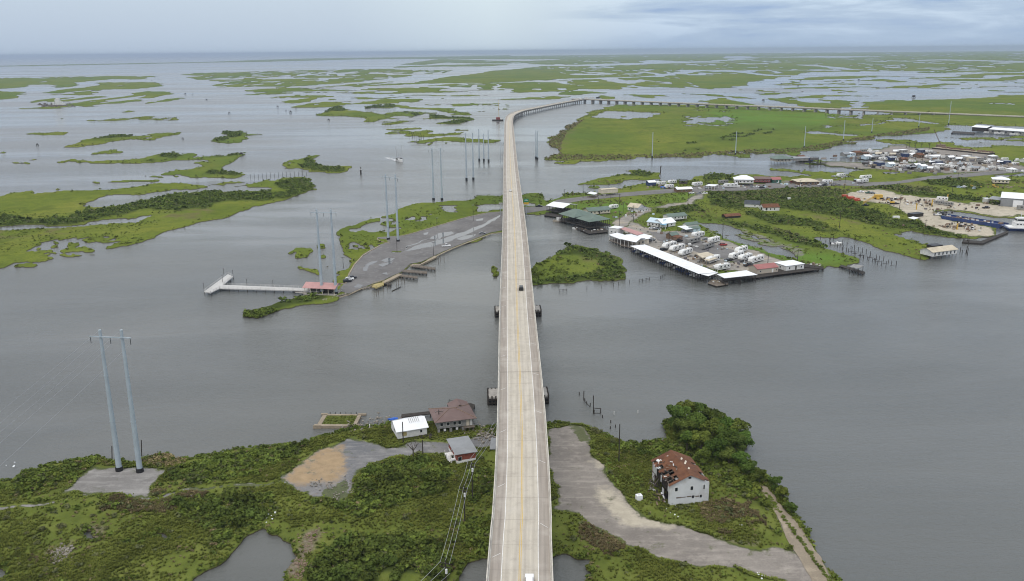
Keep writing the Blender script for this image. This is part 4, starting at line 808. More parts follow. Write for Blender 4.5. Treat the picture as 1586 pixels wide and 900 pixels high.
    # single shrubs, nearest first
    variants = bush_variants(230, .17, 60, 5); zones = [
        ([(485,782),(530,770),(566,742),(590,722),(650,712),(700,726),(690,760),(640,786),(560,800)], 46, 'leaf_dark', 'rounded dark green shrub in the thicket below the bare tree', 1.5, 2.6),
        ([(470,905),(500,862),(545,835),(600,828),(680,840),(705,870),(690,905)], 48, 'leaf_dark', 'dense dark green shrub in the thicket between the pond and the roadside poles', 1.5, 2.7),
        ([(270,782),(360,770),(425,765),(432,790),(385,820),(345,850),(320,822)], 26, 'leaf_dark', 'dark green shrub in the thicket above the left pond', 1.3, 2.4),
        ([(706,822),(765,800),(760,862),(720,850)], 14, 'leaf_mid', 'bright green shrub beside the bridge above the small pond', 1.2, 2.2),
        ([(726,738),(766,728),(764,772),(732,782)], 8, 'leaf_dark', 'green shrub between the utility poles and the bridge', 1.2, 2.0),
        ([(935,692),(1000,690),(1034,690),(1010,712),(960,712)], 16, 'leaf_dark', 'green shrub on the bank beside the lone wooden pole', 1.0, 1.9),
        ([(1110,722),(1170,722),(1205,760),(1238,806),(1200,806),(1150,770)], 30, 'leaf_mid', 'green shrub between the rusty roofed warehouse and the causeway', 1.3, 2.6),
        ([(255,735),(330,712),(420,700),(475,692),(470,700),(400,730),(300,750)], 26, 'leaf_mid', 'green shrub along the bank right of the gravel pad', .9, 1.8),
        ([(0,762),(60,737),(136,722),(147,727),(110,750),(40,768)], 20, 'leaf_mid', 'green shrub along the bank left of the gravel pad', .9, 1.7),
        ([(880,652),(905,656),(960,684),(948,690),(912,668)], 6, 'leaf_gray', 'pale green shrub at the water edge beside the gravel road', 1.0, 1.7),
        ([(0,800),(260,800),(260,900),(0,900)], 22, 'leaf_gray', 'low grey green shrub on the open marsh left of the pond', .6, 1.3),
        ([(870,820),(960,850),(1060,885),(1000,899),(900,880)], 12, 'leaf_mid', 'low shrub on the marsh strip below the gravel road', .6, 1.2),
        ([(440,715),(500,700),(480,760),(440,780)], 5, 'leaf_mid', 'low shrub at the edge of the tan clearing', .8, 1.3)]
    protos = {}
    for zi, (poly, n, mt, lab, lo, hi) in enumerate(zones):
        P = scatter(T, [poly], n * 3, 200 + zi); r = random.Random(zi); keep = []
        for p in P:
            if len(keep) >= n: break
            if all((p[0] - q[0]) ** 2 + (p[1] - q[1]) ** 2 > 3.2 for q in keep): keep.append(p)
        for p in keep:
            vi = r.randrange(5); key = (vi, mt); s = lo + (hi - lo) * r.random() ** 1.5
            if key not in protos: protos[key] = npmesh('shrub', *variants[vi], MATS[mt]); o = protos[key]
            else: o = protos[key].copy(); COL.objects.link(o)
            o.location = p; o.rotation_euler = (0, 0, r.random() * 6.28); o.scale = (s, s, s * (.75 + .35 * r.random())); tag(o, lab, 'shrub', 'shrubs: ' + lab)
    # trees by the right-hand shore
    tv = []
    for i in range(4):
        q = random.Random(90 + i); lobes = [(0, 0, 5.6, 2.0)]
        for k in range(11):
            a = k * 2.4 + q.random(); d = 1.2 + 1.5 * q.random(); lobes.append((d * math.cos(a), d * math.sin(a), 2.4 + 4.6 * q.random(), .7 + .8 * q.random()))
        V, Q = leaf_cloud(2300, lobes, .25, 300 + i, .85); mb = MB(); mb.tube((0, 0, -.5), (.1, .1, 3.2), .22, .14, 7); 
        for l in lobes[1:7]: mb.tube((.05, .05, 2.0 + .4 * q.random()), l[:3], .10, .03, 5)
        tv.append((V, Q, mb))
    tp = [(1048,668,1.15),(1066,661,1.12),(1084,663,1.1),(1104,671,1.12),(1124,679,1.05),(1142,688,1.0),(1153,697,.80),(1056,684,1.1),(1078,680,1.15),(1100,689,1.12),(1122,698,1.05),(1138,708,.95),(1064,700,.9),(1086,704,1.0),(1108,714,.95),(1128,724,.85),(1146,728,.8),(1088,722,.7),(1160,738,.62),(1176,748,.55),(1200,762,.6),(1212,776,.55),(1226,796,.45)]
    first = {}
    for i, (x, y, s) in enumerate(tp):
        k = i % 4; p = U(x, y, .7); r = random.Random(i)
        lab = 'leafy dark green tree in the clump on the shore behind the ruined warehouse' if i < 18 else 'small green tree leaning over the water beside the old causeway'
        if k not in first:
            t = thing('tree', lab, 'tree', p, r.random() * 6, 'shore trees'); npmesh('crown', tv[k][0], tv[k][1], MATS[('leaf_tree', 'leaf_mid', 'leaf_tree', 'leaf_dark')[k]], parent=t); tv[k][2].build('trunk', MATS['bark'], t); first[k] = t
        else: t = dup(first[k], p, r.random() * 6, lab, 'shore trees')
        t['group'] = 'tall trees of the shore clump' if i < 18 else 'small trees by the causeway'
        t.scale = (s * 1.05, s * 1.05, s * (.92 + .16 * r.random()))
    # bare tree by the lane
    mb = MB(); q = random.Random(4); mb.tube((0, 0, -.4), (.1, 0, 3.2), .24, .17, 7); crown = MB()
    for i in range(7):
        a = i * .9 + q.random(); e = Vector((math.cos(a) * (1.2 + q.random()), math.sin(a) * (1.2 + q.random()), 4.4 + 1.4 * q.random())); crown.tube((.1, 0, 2.6 + .5 * q.random()), e, .11, .05, 5)
        for j in range(3): crown.tube(e * .7 + Vector((0, 0, 1.0)), e + Vector((q.uniform(-.9, .9), q.uniform(-.9, .9), q.uniform(.1, 1.2))), .05, .02, 4)
    t = thing('bare_tree', 'dead leafless tree standing beside the gravel lane', 'tree', U(640, 711, .7)); mb.build('trunk', MATS['bark'], t); crown.build('limb', MATS['bark'], t)
    # far thickets and shrubs on the islands: one growth nobody could count
    far = bush_variants(16, .40, 140, 4); fc = T['D'] > 430
    for i, (mat, n, lo, hi, sd) in enumerate((('leaf_dark', 4400, .8, 2.6, 21), ('leaf_mid', 2600, .6, 2.0, 22), ('leaf_gray', 1100, .6, 1.7, 23))):
        under('shrubbery', n, mat, lo, hi, sd, fc & (T['scrub'] > .35) & (T['D'] < 3200), scr, ('dark green', 'mid green', 'grey green')[i] + ' shrubbery over the islands and waste ground', [[(-330, 150), (1900, 150), (1900, 600), (-330, 600)]], 'shrubbery', far)
    fr2 = fc & (T['D'] < 1900) & (T['edge'] < .95)
    under('shore_growth', 3800, 'leaf_mid', .5, 1.5, 24, fr2, None, 'dark marsh growth along the island banks', [[(-330, 150), (1900, 150), (1900, 600), (-330, 600)]], 'marsh edge', far)
    bank = [[(842, 250), (850, 225), (852, 212), (872, 198), (892, 189), (905, 186), (880, 205), (868, 225), (870, 240), (1000, 241), (1240, 230), (1330, 214), (1440, 198), (1440, 203), (1340, 220), (1240, 237), (1000, 247)]]
    under('bank_scrub', 1500, 'leaf_brown', .7, 1.9, 28, fc, .3 + np.clip(1.5 - T['edge'] * 1.2, 0, 1), 'brown grey scrub along the bank of the big marsh', bank, 'scrub', far); under('bank_scrub', 900, 'leaf_gray', .7, 1.9, 29, fc, None, 'grey green scrub along the bank of the big marsh', bank, 'scrub', far)
    wild = fc & (T['D'] < 1000) & (T['PX'] > 800) & (T['PY'] > 270)
    under('scrub_growth', 1900, 'leaf_mid', .5, 1.5, 26, wild, .03 + np.clip(fbm(T['X'] / 26, T['Y'] / 26, 87, 4) - .12, 0, 1) * 2, 'scattered scrub over the landing', [[(820, 280), (1600, 280), (1600, 450), (820, 450)]], 'scrub', far); under('scrub_growth', 700, 'leaf_brown', .4, 1.1, 27, wild, .02 + np.clip(fbm(T['X'] / 30, T['Y'] / 30, 88, 4) - .16, 0, 1) * 2, 'brown dead scrub over the landing', [[(820, 280), (1600, 280), (1600, 450), (820, 450)]], 'scrub', far)
    under('reeds', 1500, 'leaf_gray', .7, 1.7, 31, fc, None, 'pale grey green reeds between the road and the ruined houses', [[(1108, 294), (1180, 292), (1262, 290), (1335, 298), (1310, 310), (1215, 306), (1130, 314)], [(1190, 352), (1240, 366), (1262, 378), (1230, 376)], [(1330, 290), (1440, 292), (1450, 300), (1350, 300)]], 'reeds', far)
    under('reeds', 170, 'leaf_reed', .4, .9, 32, near, None, 'straw coloured reeds behind the gravel pad', [[(222, 722), (228, 707), (262, 705), (288, 706), (286, 722), (262, 728)]], 'reeds')
    marsh = fc & (T['D'] < 800) & (T['scrub'] < .3)
    under('marsh_growth', 3200, 'leaf_mid', .3, .8, 25, marsh, np.clip(fbm(T['X'] / 30, T['Y'] / 30, 83, 4), 0, 1), 'tufts of growth over the middle marsh', [[(-330, 270), (1900, 270), (1900, 600), (-330, 600)]], 'marsh growth', far)
# ------------------------------------------------------------------ kit of parts
Z0 = LANDZ + .08
def M(n): return MATS[n]
def hgt(bx, by, ytop, z0=0.0):
    """height of a vertical thing standing at pixel (bx,by) whose top is seen at row ytop"""
    p = U(bx, by, z0); lo, hi = 0.0, 110.0
    for _ in range(40):
        m_ = (lo + hi) / 2; y = Pn(p.x, p.y, z0 + m_)[1]
        if y > ytop: lo = m_
        else: hi = m_
    return lo
def base2(A, B, z=Z0):
    a = U(*A, z); b = U(*B, z); return a, yaw(a, b), (b - a).length
def add_window(root, mb_box, frame=None, pane='glass_dark', name='window'):
    """mb_box = (x0,y0,z0,x1,y1,z1) thin box on a wall; frame child with a pane inside"""
    x0, y0, z0, x1, y1, z1 = mb_box
    if frame:
        f = MB(); e = .07
        if abs(x1 - x0) > abs(y1 - y0):
            f.box(x0 - e, y0, z0 - e, x0, y1, z1 + e); f.box(x1, y0, z0 - e, x1 + e, y1, z1 + e); f.box(x0, y0, z0 - e, x1, y1, z0); f.box(x0, y0, z1, x1, y1, z1 + e)
            p = MB().box(x0, y0 * .5 + y1 * .5 - .01, z0, x1, y0 * .5 + y1 * .5 + .01, z1)
        else:
            f.box(x0, y0 - e, z0 - e, x1, y0, z1 + e); f.box(x0, y1, z0 - e, x1, y1 + e, z1 + e); f.box(x0, y0, z0 - e, x1, y1, z0); f.box(x0, y0, z1, x1, y1, z1 + e)
            p = MB().box(x0 * .5 + x1 * .5 - .01, y0, z0, x0 * .5 + x1 * .5 + .01, y1, z1)
        w = f.build(name, M(frame), root); p.build('pane', M(pane), w)
    else: MB().box(*mb_box).build(name, M(pane), root)
def roof_mesh(kind, L, D, h, rise, ov, th=.14):
    mb = MB(); x0, x1, y0, y1 = -ov, L + ov, -ov, D + ov; z = h + .02
    def slab(pts):
        q = [Vector(p) for p in pts]; n = len(q); up = Vector((0, 0, th)); mb.add(q + [p + up for p in q], [tuple(range(n))[::-1], tuple(range(n, 2 * n))] + [(i, (i + 1) % n, n + (i + 1) % n, n + i) for i in range(n)])
    if kind == 'gx':
        s = rise / (D / 2); e = z - s * ov; r = z + rise; slab([(x0, y0, e), (x1, y0, e), (x1, D / 2, r), (x0, D / 2, r)]); slab([(x0, D / 2 + .004, r), (x1, D / 2 + .004, r), (x1, y1, e), (x0, y1, e)])
    elif kind == 'gy':
        s = rise / (L / 2); e = z - s * ov; r = z + rise; slab([(x0, y0, e), (L / 2, y0, r), (L / 2, y1, r), (x0, y1, e)]); slab([(L / 2 + .004, y0, r), (x1, y0, e), (x1, y1, e), (L / 2 + .004, y1, r)])
    elif kind == 'hip':
        r = z + rise; k = min(L, D) / 2
        if L >= D: a, b = (k, D / 2, r), (L - k, D / 2, r); slab([(x0, y0, z), (x1, y0, z), b, a]); slab([(x1, y1, z), (x0, y1, z), a, b]); slab([(x1, y0, z), (x1, y1, z), b]); slab([(x0, y1, z), (x0, y0, z), a])
        else: a, b = (L / 2, k, r), (L / 2, D - k, r); slab([(x1, y0, z), (x1, y1, z), b, a]); slab([(x0, y1, z), (x0, y0, z), a, b]); slab([(x0, y0, z), (x1, y0, z), a]); slab([(x1, y1, z), (x0, y1, z), b])
    elif kind == 'shed': slab([(x0, y0, z), (x1, y0, z), (x1, y1, z + rise), (x0, y1, z + rise)])
    else: slab([(x0, y0, z), (x1, y0, z), (x1, y1, z), (x0, y1, z)])
    return mb
def house(name, label, cat, A, B, D, h, roof='gx', rise=1.5, wall='white_wall', roofm='white_metal', ov=.45, zb=None, floor=0.0, win=(), door=None, frame='white_paint', group=None, piles=None, dz=0.0, skirt=None, ridge=None):
    """A,B: pixels of the front wall's bottom corners (left, right); D depth away from the viewer; floor: floor above ground"""
    zb = Z0 if zb is None else zb
    a, rz, L = base2(A, B, zb + floor); a.z = zb
    t = thing(name, label, cat, a, rz, group); f = floor; w = MB(); th = h + f
    if roof == 'gx': w.profile([(0, f), (D, f), (D, th), (D / 2, th + rise), (0, th)], 0, L)
    elif roof == 'gy':
        w.add([(0, 0, f), (L, 0, f), (L, 0, th), (L / 2, 0, th + rise), (0, 0, th), (0, D, f), (L, D, f), (L, D, th), (L / 2, D, th + rise), (0, D, th)], [(0, 1, 2, 3, 4), (9, 8, 7, 6, 5), (0, 5, 6, 1), (1, 6, 7, 2), (2, 7, 8, 3), (3, 8, 9, 4), (4, 9, 5, 0)])
    elif roof == 'shed': w.profile([(0, f), (D, f), (D, th + rise), (0, th)], 0, L)
    else: w.box(0, 0, f, L, D, th)
    w.build('wall', M(wall), t); roof_mesh(roof, L, D, th, rise, ov).build('roof', M(roofm), t)
    if roof in ('hip', 'gx') and ridge:
        k = min(L, D) / 2 if roof == 'hip' else -ov; zr = th + rise + .2; a_, b_ = (k, D / 2, zr), (L - k, D / 2, zr); MB().tube(a_, b_, .14, .14, 5).build('ridge_cap', M(ridge), t)
        if roof == 'hip':
            for c_, e_ in (((-ov, -ov, th + .2), a_), ((-ov, D + ov, th + .2), a_), ((L + ov, -ov, th + .2), b_), ((L + ov, D + ov, th + .2), b_)): MB().tube(c_, e_, .12, .12, 5).build('ridge_cap', M(ridge), t)
    if skirt: MB().box(-.03, -.03, f - .05, L + .03, D + .03, f + skirt[1]).build('wall_base', M(skirt[0]), t)
    for (s, u, z, ww, hh) in win:
        c = u * (L if s in 'fb' else D); z += f; e = .05
        bx = {'f': (c - ww / 2, -e, z, c + ww / 2, -.004, z + hh), 'b': (c - ww / 2, D + .004, z, c + ww / 2, D + e, z + hh), 'l': (-e, c - ww / 2, z, -.004, c + ww / 2, z + hh), 'r': (L + .004, c - ww / 2, z, L + e, c + ww / 2, z + hh)}[s]
        add_window(t, bx, frame)
    if door:
        s, u = door[:2]; dm = door[2] if len(door) > 2 else 'wood_gray'; c = u * (L if s in 'fb' else D); e = .06
        bx = {'f': (c - .5, -e, f + .05, c + .5, -.004, f + 2.1), 'l': (-e, c - .5, f + .05, -.004, c + .5, f + 2.1), 'r': (L + .004, c - .5, f + .05, L + e, c + .5, f + 2.1)}[s]; MB().box(*bx).build('door', M(dm), t)
    if piles or floor > .5:
        nx = max(2, int(L / 3) + 1); ny = max(2, int(D / 3.5) + 1); down = -(zb + 2) if piles == 'water' else -.5
        for i in range(nx):
            for j in range(ny):
                x = .2 + (L - .4) * i / (nx - 1); y = .2 + (D - .4) * j / (ny - 1); MB().tube((x, y, down), (x, y, f), .17, .15, 6).build('piling', M('wood_gray'), t)
    t['_L'] = L; return t
def cleanprops():
    for o in bpy.data.objects:
        if '_L' in o: del o['_L']
def canopy(name, label, cat, quad, h, roofm='white_metal', deckz=None, posts=6, postm='wood_dark', sag=0.0, rise=0.0, group=None, deckm='wood_gray', foot=-1.5, inset=.4, fascia=None, rows=2, beams=False):
    """roof on posts; quad = roof-corner pixels at height h: front-left, front-right, back-right, back-left"""
    q = [U(x, y, h) for x, y in quad]; c = sum(q, Vector()) / 4; rz = yaw(q[0], q[1]); t = thing(name, label, cat, (c.x, c.y, 0), rz, group); Mi = Matrix.Rotation(-rz, 3, 'Z'); l = [Mi @ (p - Vector((c.x, c.y, 0))) for p in q]
    mb = MB()
    if rise:
        a = (l[0] + l[3]) / 2 + Vector((0, 0, rise)); b = (l[1] + l[2]) / 2 + Vector((0, 0, rise)); up = Vector((0, 0, .12))
        for F4 in ([l[0], l[1], b, a], [a + Vector((0, .004, 0)), b + Vector((0, .004, 0)), l[2], l[3]]): mb.add(F4 + [p + up for p in F4], [(3, 2, 1, 0), (4, 5, 6, 7), (0, 1, 5, 4), (1, 2, 6, 5), (2, 3, 7, 6), (3, 0, 4, 7)])
    else: mb.prism([(p.x, p.y) for p in l], h, h + .16)
    mb.build('roof', M(roofm), t)
    cc = sum(l, Vector()) / 4
    def at(u, v): return l[0] * (1 - u) * (1 - v) + l[1] * u * (1 - v) + l[2] * u * v + l[3] * (1 - u) * v
    if fascia: 
        for i in range(4): MB().cbox(((l[i] + l[(i + 1) % 4]) / 2 - Vector((0, 0, .22)))[:], ((l[i] - l[(i + 1) % 4]).length, .08, .4), yaw(l[i], l[(i + 1) % 4])).build('fascia', M(fascia), t)
    n = posts
    for r in range(rows):
        for i in range(n):
            p = at(.02 + .96 * i / (n - 1), .05 + .9 * r / (rows - 1)); MB().tube((p.x, p.y, foot), (p.x, p.y, h - .01), .16, .14, 6).build('post', M(postm), t)
    if deckz is not None:
        d = [at(u, v) for u, v in ((0, 0), (1, 0), (1, 1), (0, 1))]; MB().prism([(p.x, p.y) for p in d], deckz - .25, deckz).build('deck', M(deckm), t)
    if beams:
        for v in (.05, .95):
            a, b = at(.0, v), at(1, v); MB().cbox(((a + b) / 2 - Vector((0, 0, .25)))[:], ((b - a).length, .15, .3), yaw(a, b)).build('beam', M(postm), t)
    return t
def deck(name, label, cat, poly, z, mat='wood_gray', pil=3.0, group=None, th=.3, rail=None, pm='wood_dark', extra=.0, foot=-2.0):
    """timber platform over the water on pilings; outline in pixels at height z"""
    q = [U(x, y, z) for x, y in poly]; c = sum(q, Vector()) / len(q); t = thing(name, label, cat, (c.x, c.y, 0), 0, group); l = [(p.x - c.x, p.y - c.y) for p in q]
    MB().prism(l, z - th, z).build('deck', M(mat), t); n = len(l)
    for i in range(n):
        a = Vector((*l[i], 0)); b = Vector((*l[(i + 1) % n], 0)); k = max(1, int((b - a).length / pil))
        for j in range(k):
            p = a.lerp(b, j / k); p = p + (Vector((0, 0, 0)) - p).normalized() * .25
            MB().tube((p.x, p.y, foot), (p.x, p.y, z - th - .004), .16, .16, 6).build('piling', M(pm), t)
    if rail:
        mb = MB()
        for i in range(n):
            if rail != 'all' and i not in rail: continue
            a = Vector((*l[i], z)); b = Vector((*l[(i + 1) % n], z)); k = max(1, int((b - a).length / 2.5))
            for hh in (.55, 1.05): mb.tube(a + Vector((0, 0, hh)), b + Vector((0, 0, hh)), .05, .05, 4)
            for j in range(k + 1): p = a.lerp(b, j / k); mb.tube(p, p + Vector((0, 0, 1.1)), .06, .06, 4)
        mb.build('railing', M(mat if mat != 'shade_opening' else 'wood_gray'), t)
    return t
def post(name, label, cat, x, y, h, r=.15, z=-1.5, mat='wood_dark', group=None, lean=0.0):
    p = U(x, y, 0); o = MB().tube((0, 0, z), (lean * h, lean * h * .4, h), r, r * .9, 6).build(name, M(mat)); o.location = (p.x, p.y, 0); return tag(o, label, cat, group)
# ---- vehicles
def wheels(t, xs, w, r=.34):
    for x in xs:
        for s in (-1, 1): MB().tube((x, s * w - s * .2, r), (x, s * w, r), r, r, 12).build('wheel', M('black_rubber'), t)
def car(name, label, cat, loc, rz, paint, kind='sedan', group=None):
    t = thing(name, label, cat, loc, rz, group); mb = MB(); g = MB()
    if kind == 'pickup':
        mb.profile([(-.95, .35), (.95, .35), (.98, .8), (.9, 1.0), (-.9, 1.0), (-.98, .8)], -2.8, 2.8); bed = MB(); bed.box(-2.72, -.75, 1.003, -.75, .75, 1.02); bed.build('bed', M('shade_opening'), t)
        cab = MB(); cab.add([(-.7, -.86, 1), (1.5, -.86, 1), (1.5, .86, 1), (-.7, .86, 1), (-.55, -.72, 1.78), (.75, -.72, 1.78), (.75, .72, 1.78), (-.55, .72, 1.78)], [(0, 1, 5, 4), (1, 2, 6, 5), (2, 3, 7, 6), (3, 0, 4, 7), (4, 5, 6, 7), (0, 3, 2, 1)]); cab.build('cab', M(paint), t)
        g.add([(.80, -.68, 1.74), (1.46, -.8, 1.06), (1.46, .8, 1.06), (.80, .68, 1.74)], [(0, 1, 2, 3)])
        for s in (-1, 1): g.add([(-.5, s * .76, 1.7), (.7, s * .76, 1.7), (1.3, s * .87, 1.1), (-.6, s * .87, 1.1)], [(0, 1, 2, 3)])
        ws = (-1.75, 1.75)
    else:
        b = 1.0 if kind == 'sedan' else 1.12; k = 1.45 if kind == 'sedan' else 1.78; x0, x1 = (-1.5, -1.0) if kind == 'sedan' else (-2.2, -2.05)
        mb.profile([(-.86, .3), (.86, .3), (.93, .6), (.84, b), (-.84, b), (-.93, .6)], -2.3, 2.3)
        cab = MB(); cab.add([(x0, -.8, b), (1.1, -.8, b), (1.1, .8, b), (x0, .8, b), (x1, -.64, k), (.3, -.64, k), (.3, .64, k), (x1, .64, k)], [(0, 1, 5, 4), (1, 2, 6, 5), (2, 3, 7, 6), (3, 0, 4, 7), (4, 5, 6, 7), (0, 3, 2, 1)]); cab.build('roof', M(paint), t)
        g.add([(.35, -.6, k - .05), (1.08, -.74, b + .06), (1.08, .74, b + .06), (.35, .6, k - .05)], [(0, 1, 2, 3)]); g.add([(x1 - .06, -.6, k - .05), (x0 - .03, -.72, b + .08), (x0 - .03, .72, b + .08), (x1 - .06, .6, k - .05)], [(0, 1, 2, 3)])
        for s in (-1, 1): g.add([(x1 + .1, s * .69, k - .08), (.25, s * .69, k - .08), (.85, s * .81, b + .08), (x0 + .25, s * .81, b + .08)], [(0, 1, 2, 3)])
        ws = (-1.45, 1.45)
    g.build('window', M('glass_dark'), t, fix=False); mb.build('body', M(paint), t); wheels(t, ws, .95)
    return t
RVP = {}
def rv(label, A, B, kind='round', z=None, group='camper trailers and motor homes', length=None):
    """A,B pixels of the near long side's bottom ends; A is the nose (towing) end"""
    z = Z0 if z is None else z; a = U(*A, z); b = U(*B, z); c = (a + b) / 2; rz = yaw(b, a); L = length or (a - b).length
    n_ = Vector((-math.sin(rz), math.cos(rz), 0)); c = c + (n_ if n_.y > 0 else -n_) * 1.25
    if kind not in RVP:
        t = thing('camper_trailer', label, 'camper', c, rz, group); mb = MB(); H = 3.15; W2 = 1.25
        if kind == 'fifth': pr = [(-4, .75), (2.3, .75), (2.7, 1.5), (4.2, 1.6), (4.25, 2.6), (3.7, H + .35), (1.6, H + .35), (1.3, H + .1), (-3.8, H), (-4.05, H - .3)]
        elif kind == 'box': pr = [(-4, .7), (4, .7), (4, H - .1), (-4, H - .1)]
        elif kind == 'motor': pr = [(-4, .55), (3.6, .55), (4.1, 1.2), (3.9, 2.6), (3.5, H), (-3.9, H), (-4, H - .2)]
        else: pr = [(-3.7, .7), (3.6, .7), (4.05, 1.25), (4.0, 1.9), (3.3, H), (-3.5, H), (-4.0, H - .5), (-4.05, 1.1)]
        n = len(pr); mb.add([(x, -W2, zz) for x, zz in pr] + [(x, W2, zz) for x, zz in pr], [tuple(range(n)), tuple(range(n, 2 * n))[::-1]] + [(i, (i + 1) % n, n + (i + 1) % n, n + i) for i in range(n)])
        mb.build('body', M('rv_white' if kind != 'box' else 'gray_wall'), t)
        for s in (-1, 1):
            for (x, w, zz, hh) in ((-2.7, .9, 1.75, .7), (-.6, 1.0, 1.75, .7), (1.9, .9, 1.75, .7)): MB().box(x - w / 2, s * W2 + (0.004 if s > 0 else -.05), zz, x + w / 2, s * W2 + (.05 if s > 0 else -.004), zz + hh).build('window', M('glass_dark'), t)
            if kind != 'box': MB().box(-3.6, s * W2 + (.003 if s > 0 else -.02), 1.15, 3.5, s * W2 + (.02 if s > 0 else -.003), 1.4).build('stripe', M('stripe_gray'), t)
        MB().box(.5, -W2 - .05, .8, 1.2, -W2 - .003, 2.6).build('door', M('white_wall'), t); MB().box(-.5, -.4, H + (.11 if kind == 'fifth' else -.09 if kind == 'box' else .004), .5, .4, H + .3).build('roof_unit', M('rv_tan'), t); MB().box(-2.6, -.3, H + (.08 if kind == 'fifth' else -.09 if kind == 'box' else .004), -2.0, .3, H + .15).build('vent', M('stripe_gray'), t)
        wheels(t, (-.9, .0), 1.2, .36); RVP[kind] = t
        if kind != 'motor': MB().box(4.0, -.08, .55, 5.0, .08, .68).build('hitch', M('stripe_gray'), t)
    else: t = dup(RVP[kind], c, rz, label, group)
    s = L / 8.1; t.scale = (s, min(1.1, max(.9, s)), min(1.1, max(.9, s))); return t
BP = {}
def boat(label, loc, rz, kind='skiff', s=1.0, group=None, mat='hull_white'):
    key = (kind, mat)
    if key not in BP:
        t = thing('boat', label, 'boat', loc, rz, group); L = 3.4; mb = MB(); st = [(-L, .95), (-1, 1.1), (1.2, 1.0), (2.6, .6), (3.5, .02)]; vs = []
        for x, w in st: k = .25 * max(0, x) / 3.5; vs += [(x, -w, .75 + k), (x, w, .75 + k), (x, -w * .7, -.25), (x, w * .7, -.25)]
        fs = [(0, 2, 3, 1)]
        for i in range(len(st) - 1): o = i * 4; p = o + 4; fs += [(o, p, p + 2, o + 2), (o + 1, o + 3, p + 3, p + 1), (o + 2, p + 2, p + 3, o + 3)]
        mb.add(vs, fs); mb.add([(x, s2 * w * .97, .62) for x, w in st for s2 in (-1, 1)], [(2 * i, 2 * i + 1, 2 * i + 3, 2 * i + 2) for i in range(len(st) - 1)]); mb.build('hull', M(mat), t)
        if kind == 'cabin': MB().box(-.6, -.8, .63, 1.3, .8, 2.0).build('cabin', M('hull_white'), t); MB().box(-.9, -.9, 2.003, 1.5, .9, 2.1).build('cabin_roof', M('hull_white'), t); MB().box(1.305, -.7, 1.3, 1.33, .7, 1.85).build('window', M('glass_dark'), t)
        else: MB().box(-.1, -.35, .63, .6, .35, 1.5).build('console', M('hull_white'), t); MB().box(-1.6, -.7, .63, -1.1, .7, 1.0).build('seat', M('stripe_gray'), t)
        MB().box(-3.95, -.25, .1, -3.42, .25, 1.35).build('motor', M('shade_opening'), t); BP[key] = t
    else: t = dup(BP[key], loc, rz, label, group)
    t.scale = (s,) * 3; return t
UPN = [0]
UPP = {}
def upole(label, x, y, ytop, arms=1, z=None, group='wooden utility poles', ang=0.3):
    z = Z0 if z is None else z; h = max(5, hgt(x, y, ytop, z)); p = U(x, y, z)
    t = thing('utility_pole', label, 'utility pole', p, ang, group); MB().tube((0, 0, -.8), (0, 0, h), .20, .14, 7).build('shaft', M('wood_dark'), t)
    for i in range(arms): MB().box(-1.3, -.26, h - .7 - i * .9, 1.3, -.145, h - .55 - i * .9).build('crossarm', M('wood_dark'), t)
    if arms:
        for sx in (-1.1, 0, 1.1): MB().tube((sx, -.2, h - .54), (sx, -.2, h - .25), .07, .05, 5).build('insulator', M('wire_metal'), t)
    return t, p, h
def wire(name, label, pts, sag, r=.035, group=None):
    mb = MB(); path = []
    for a, b in zip(pts[:-1], pts[1:]):
        a, b = Vector(a), Vector(b)
        for i in range(15): u = i / 14; q = a.lerp(b, u); q.z -= sag * 4 * u * (1 - u); path.append(q)
    mb.path(path, r, 4); o = mb.build(name, M('wire_metal'), fix=False); return tag(o, label, 'cable', group)
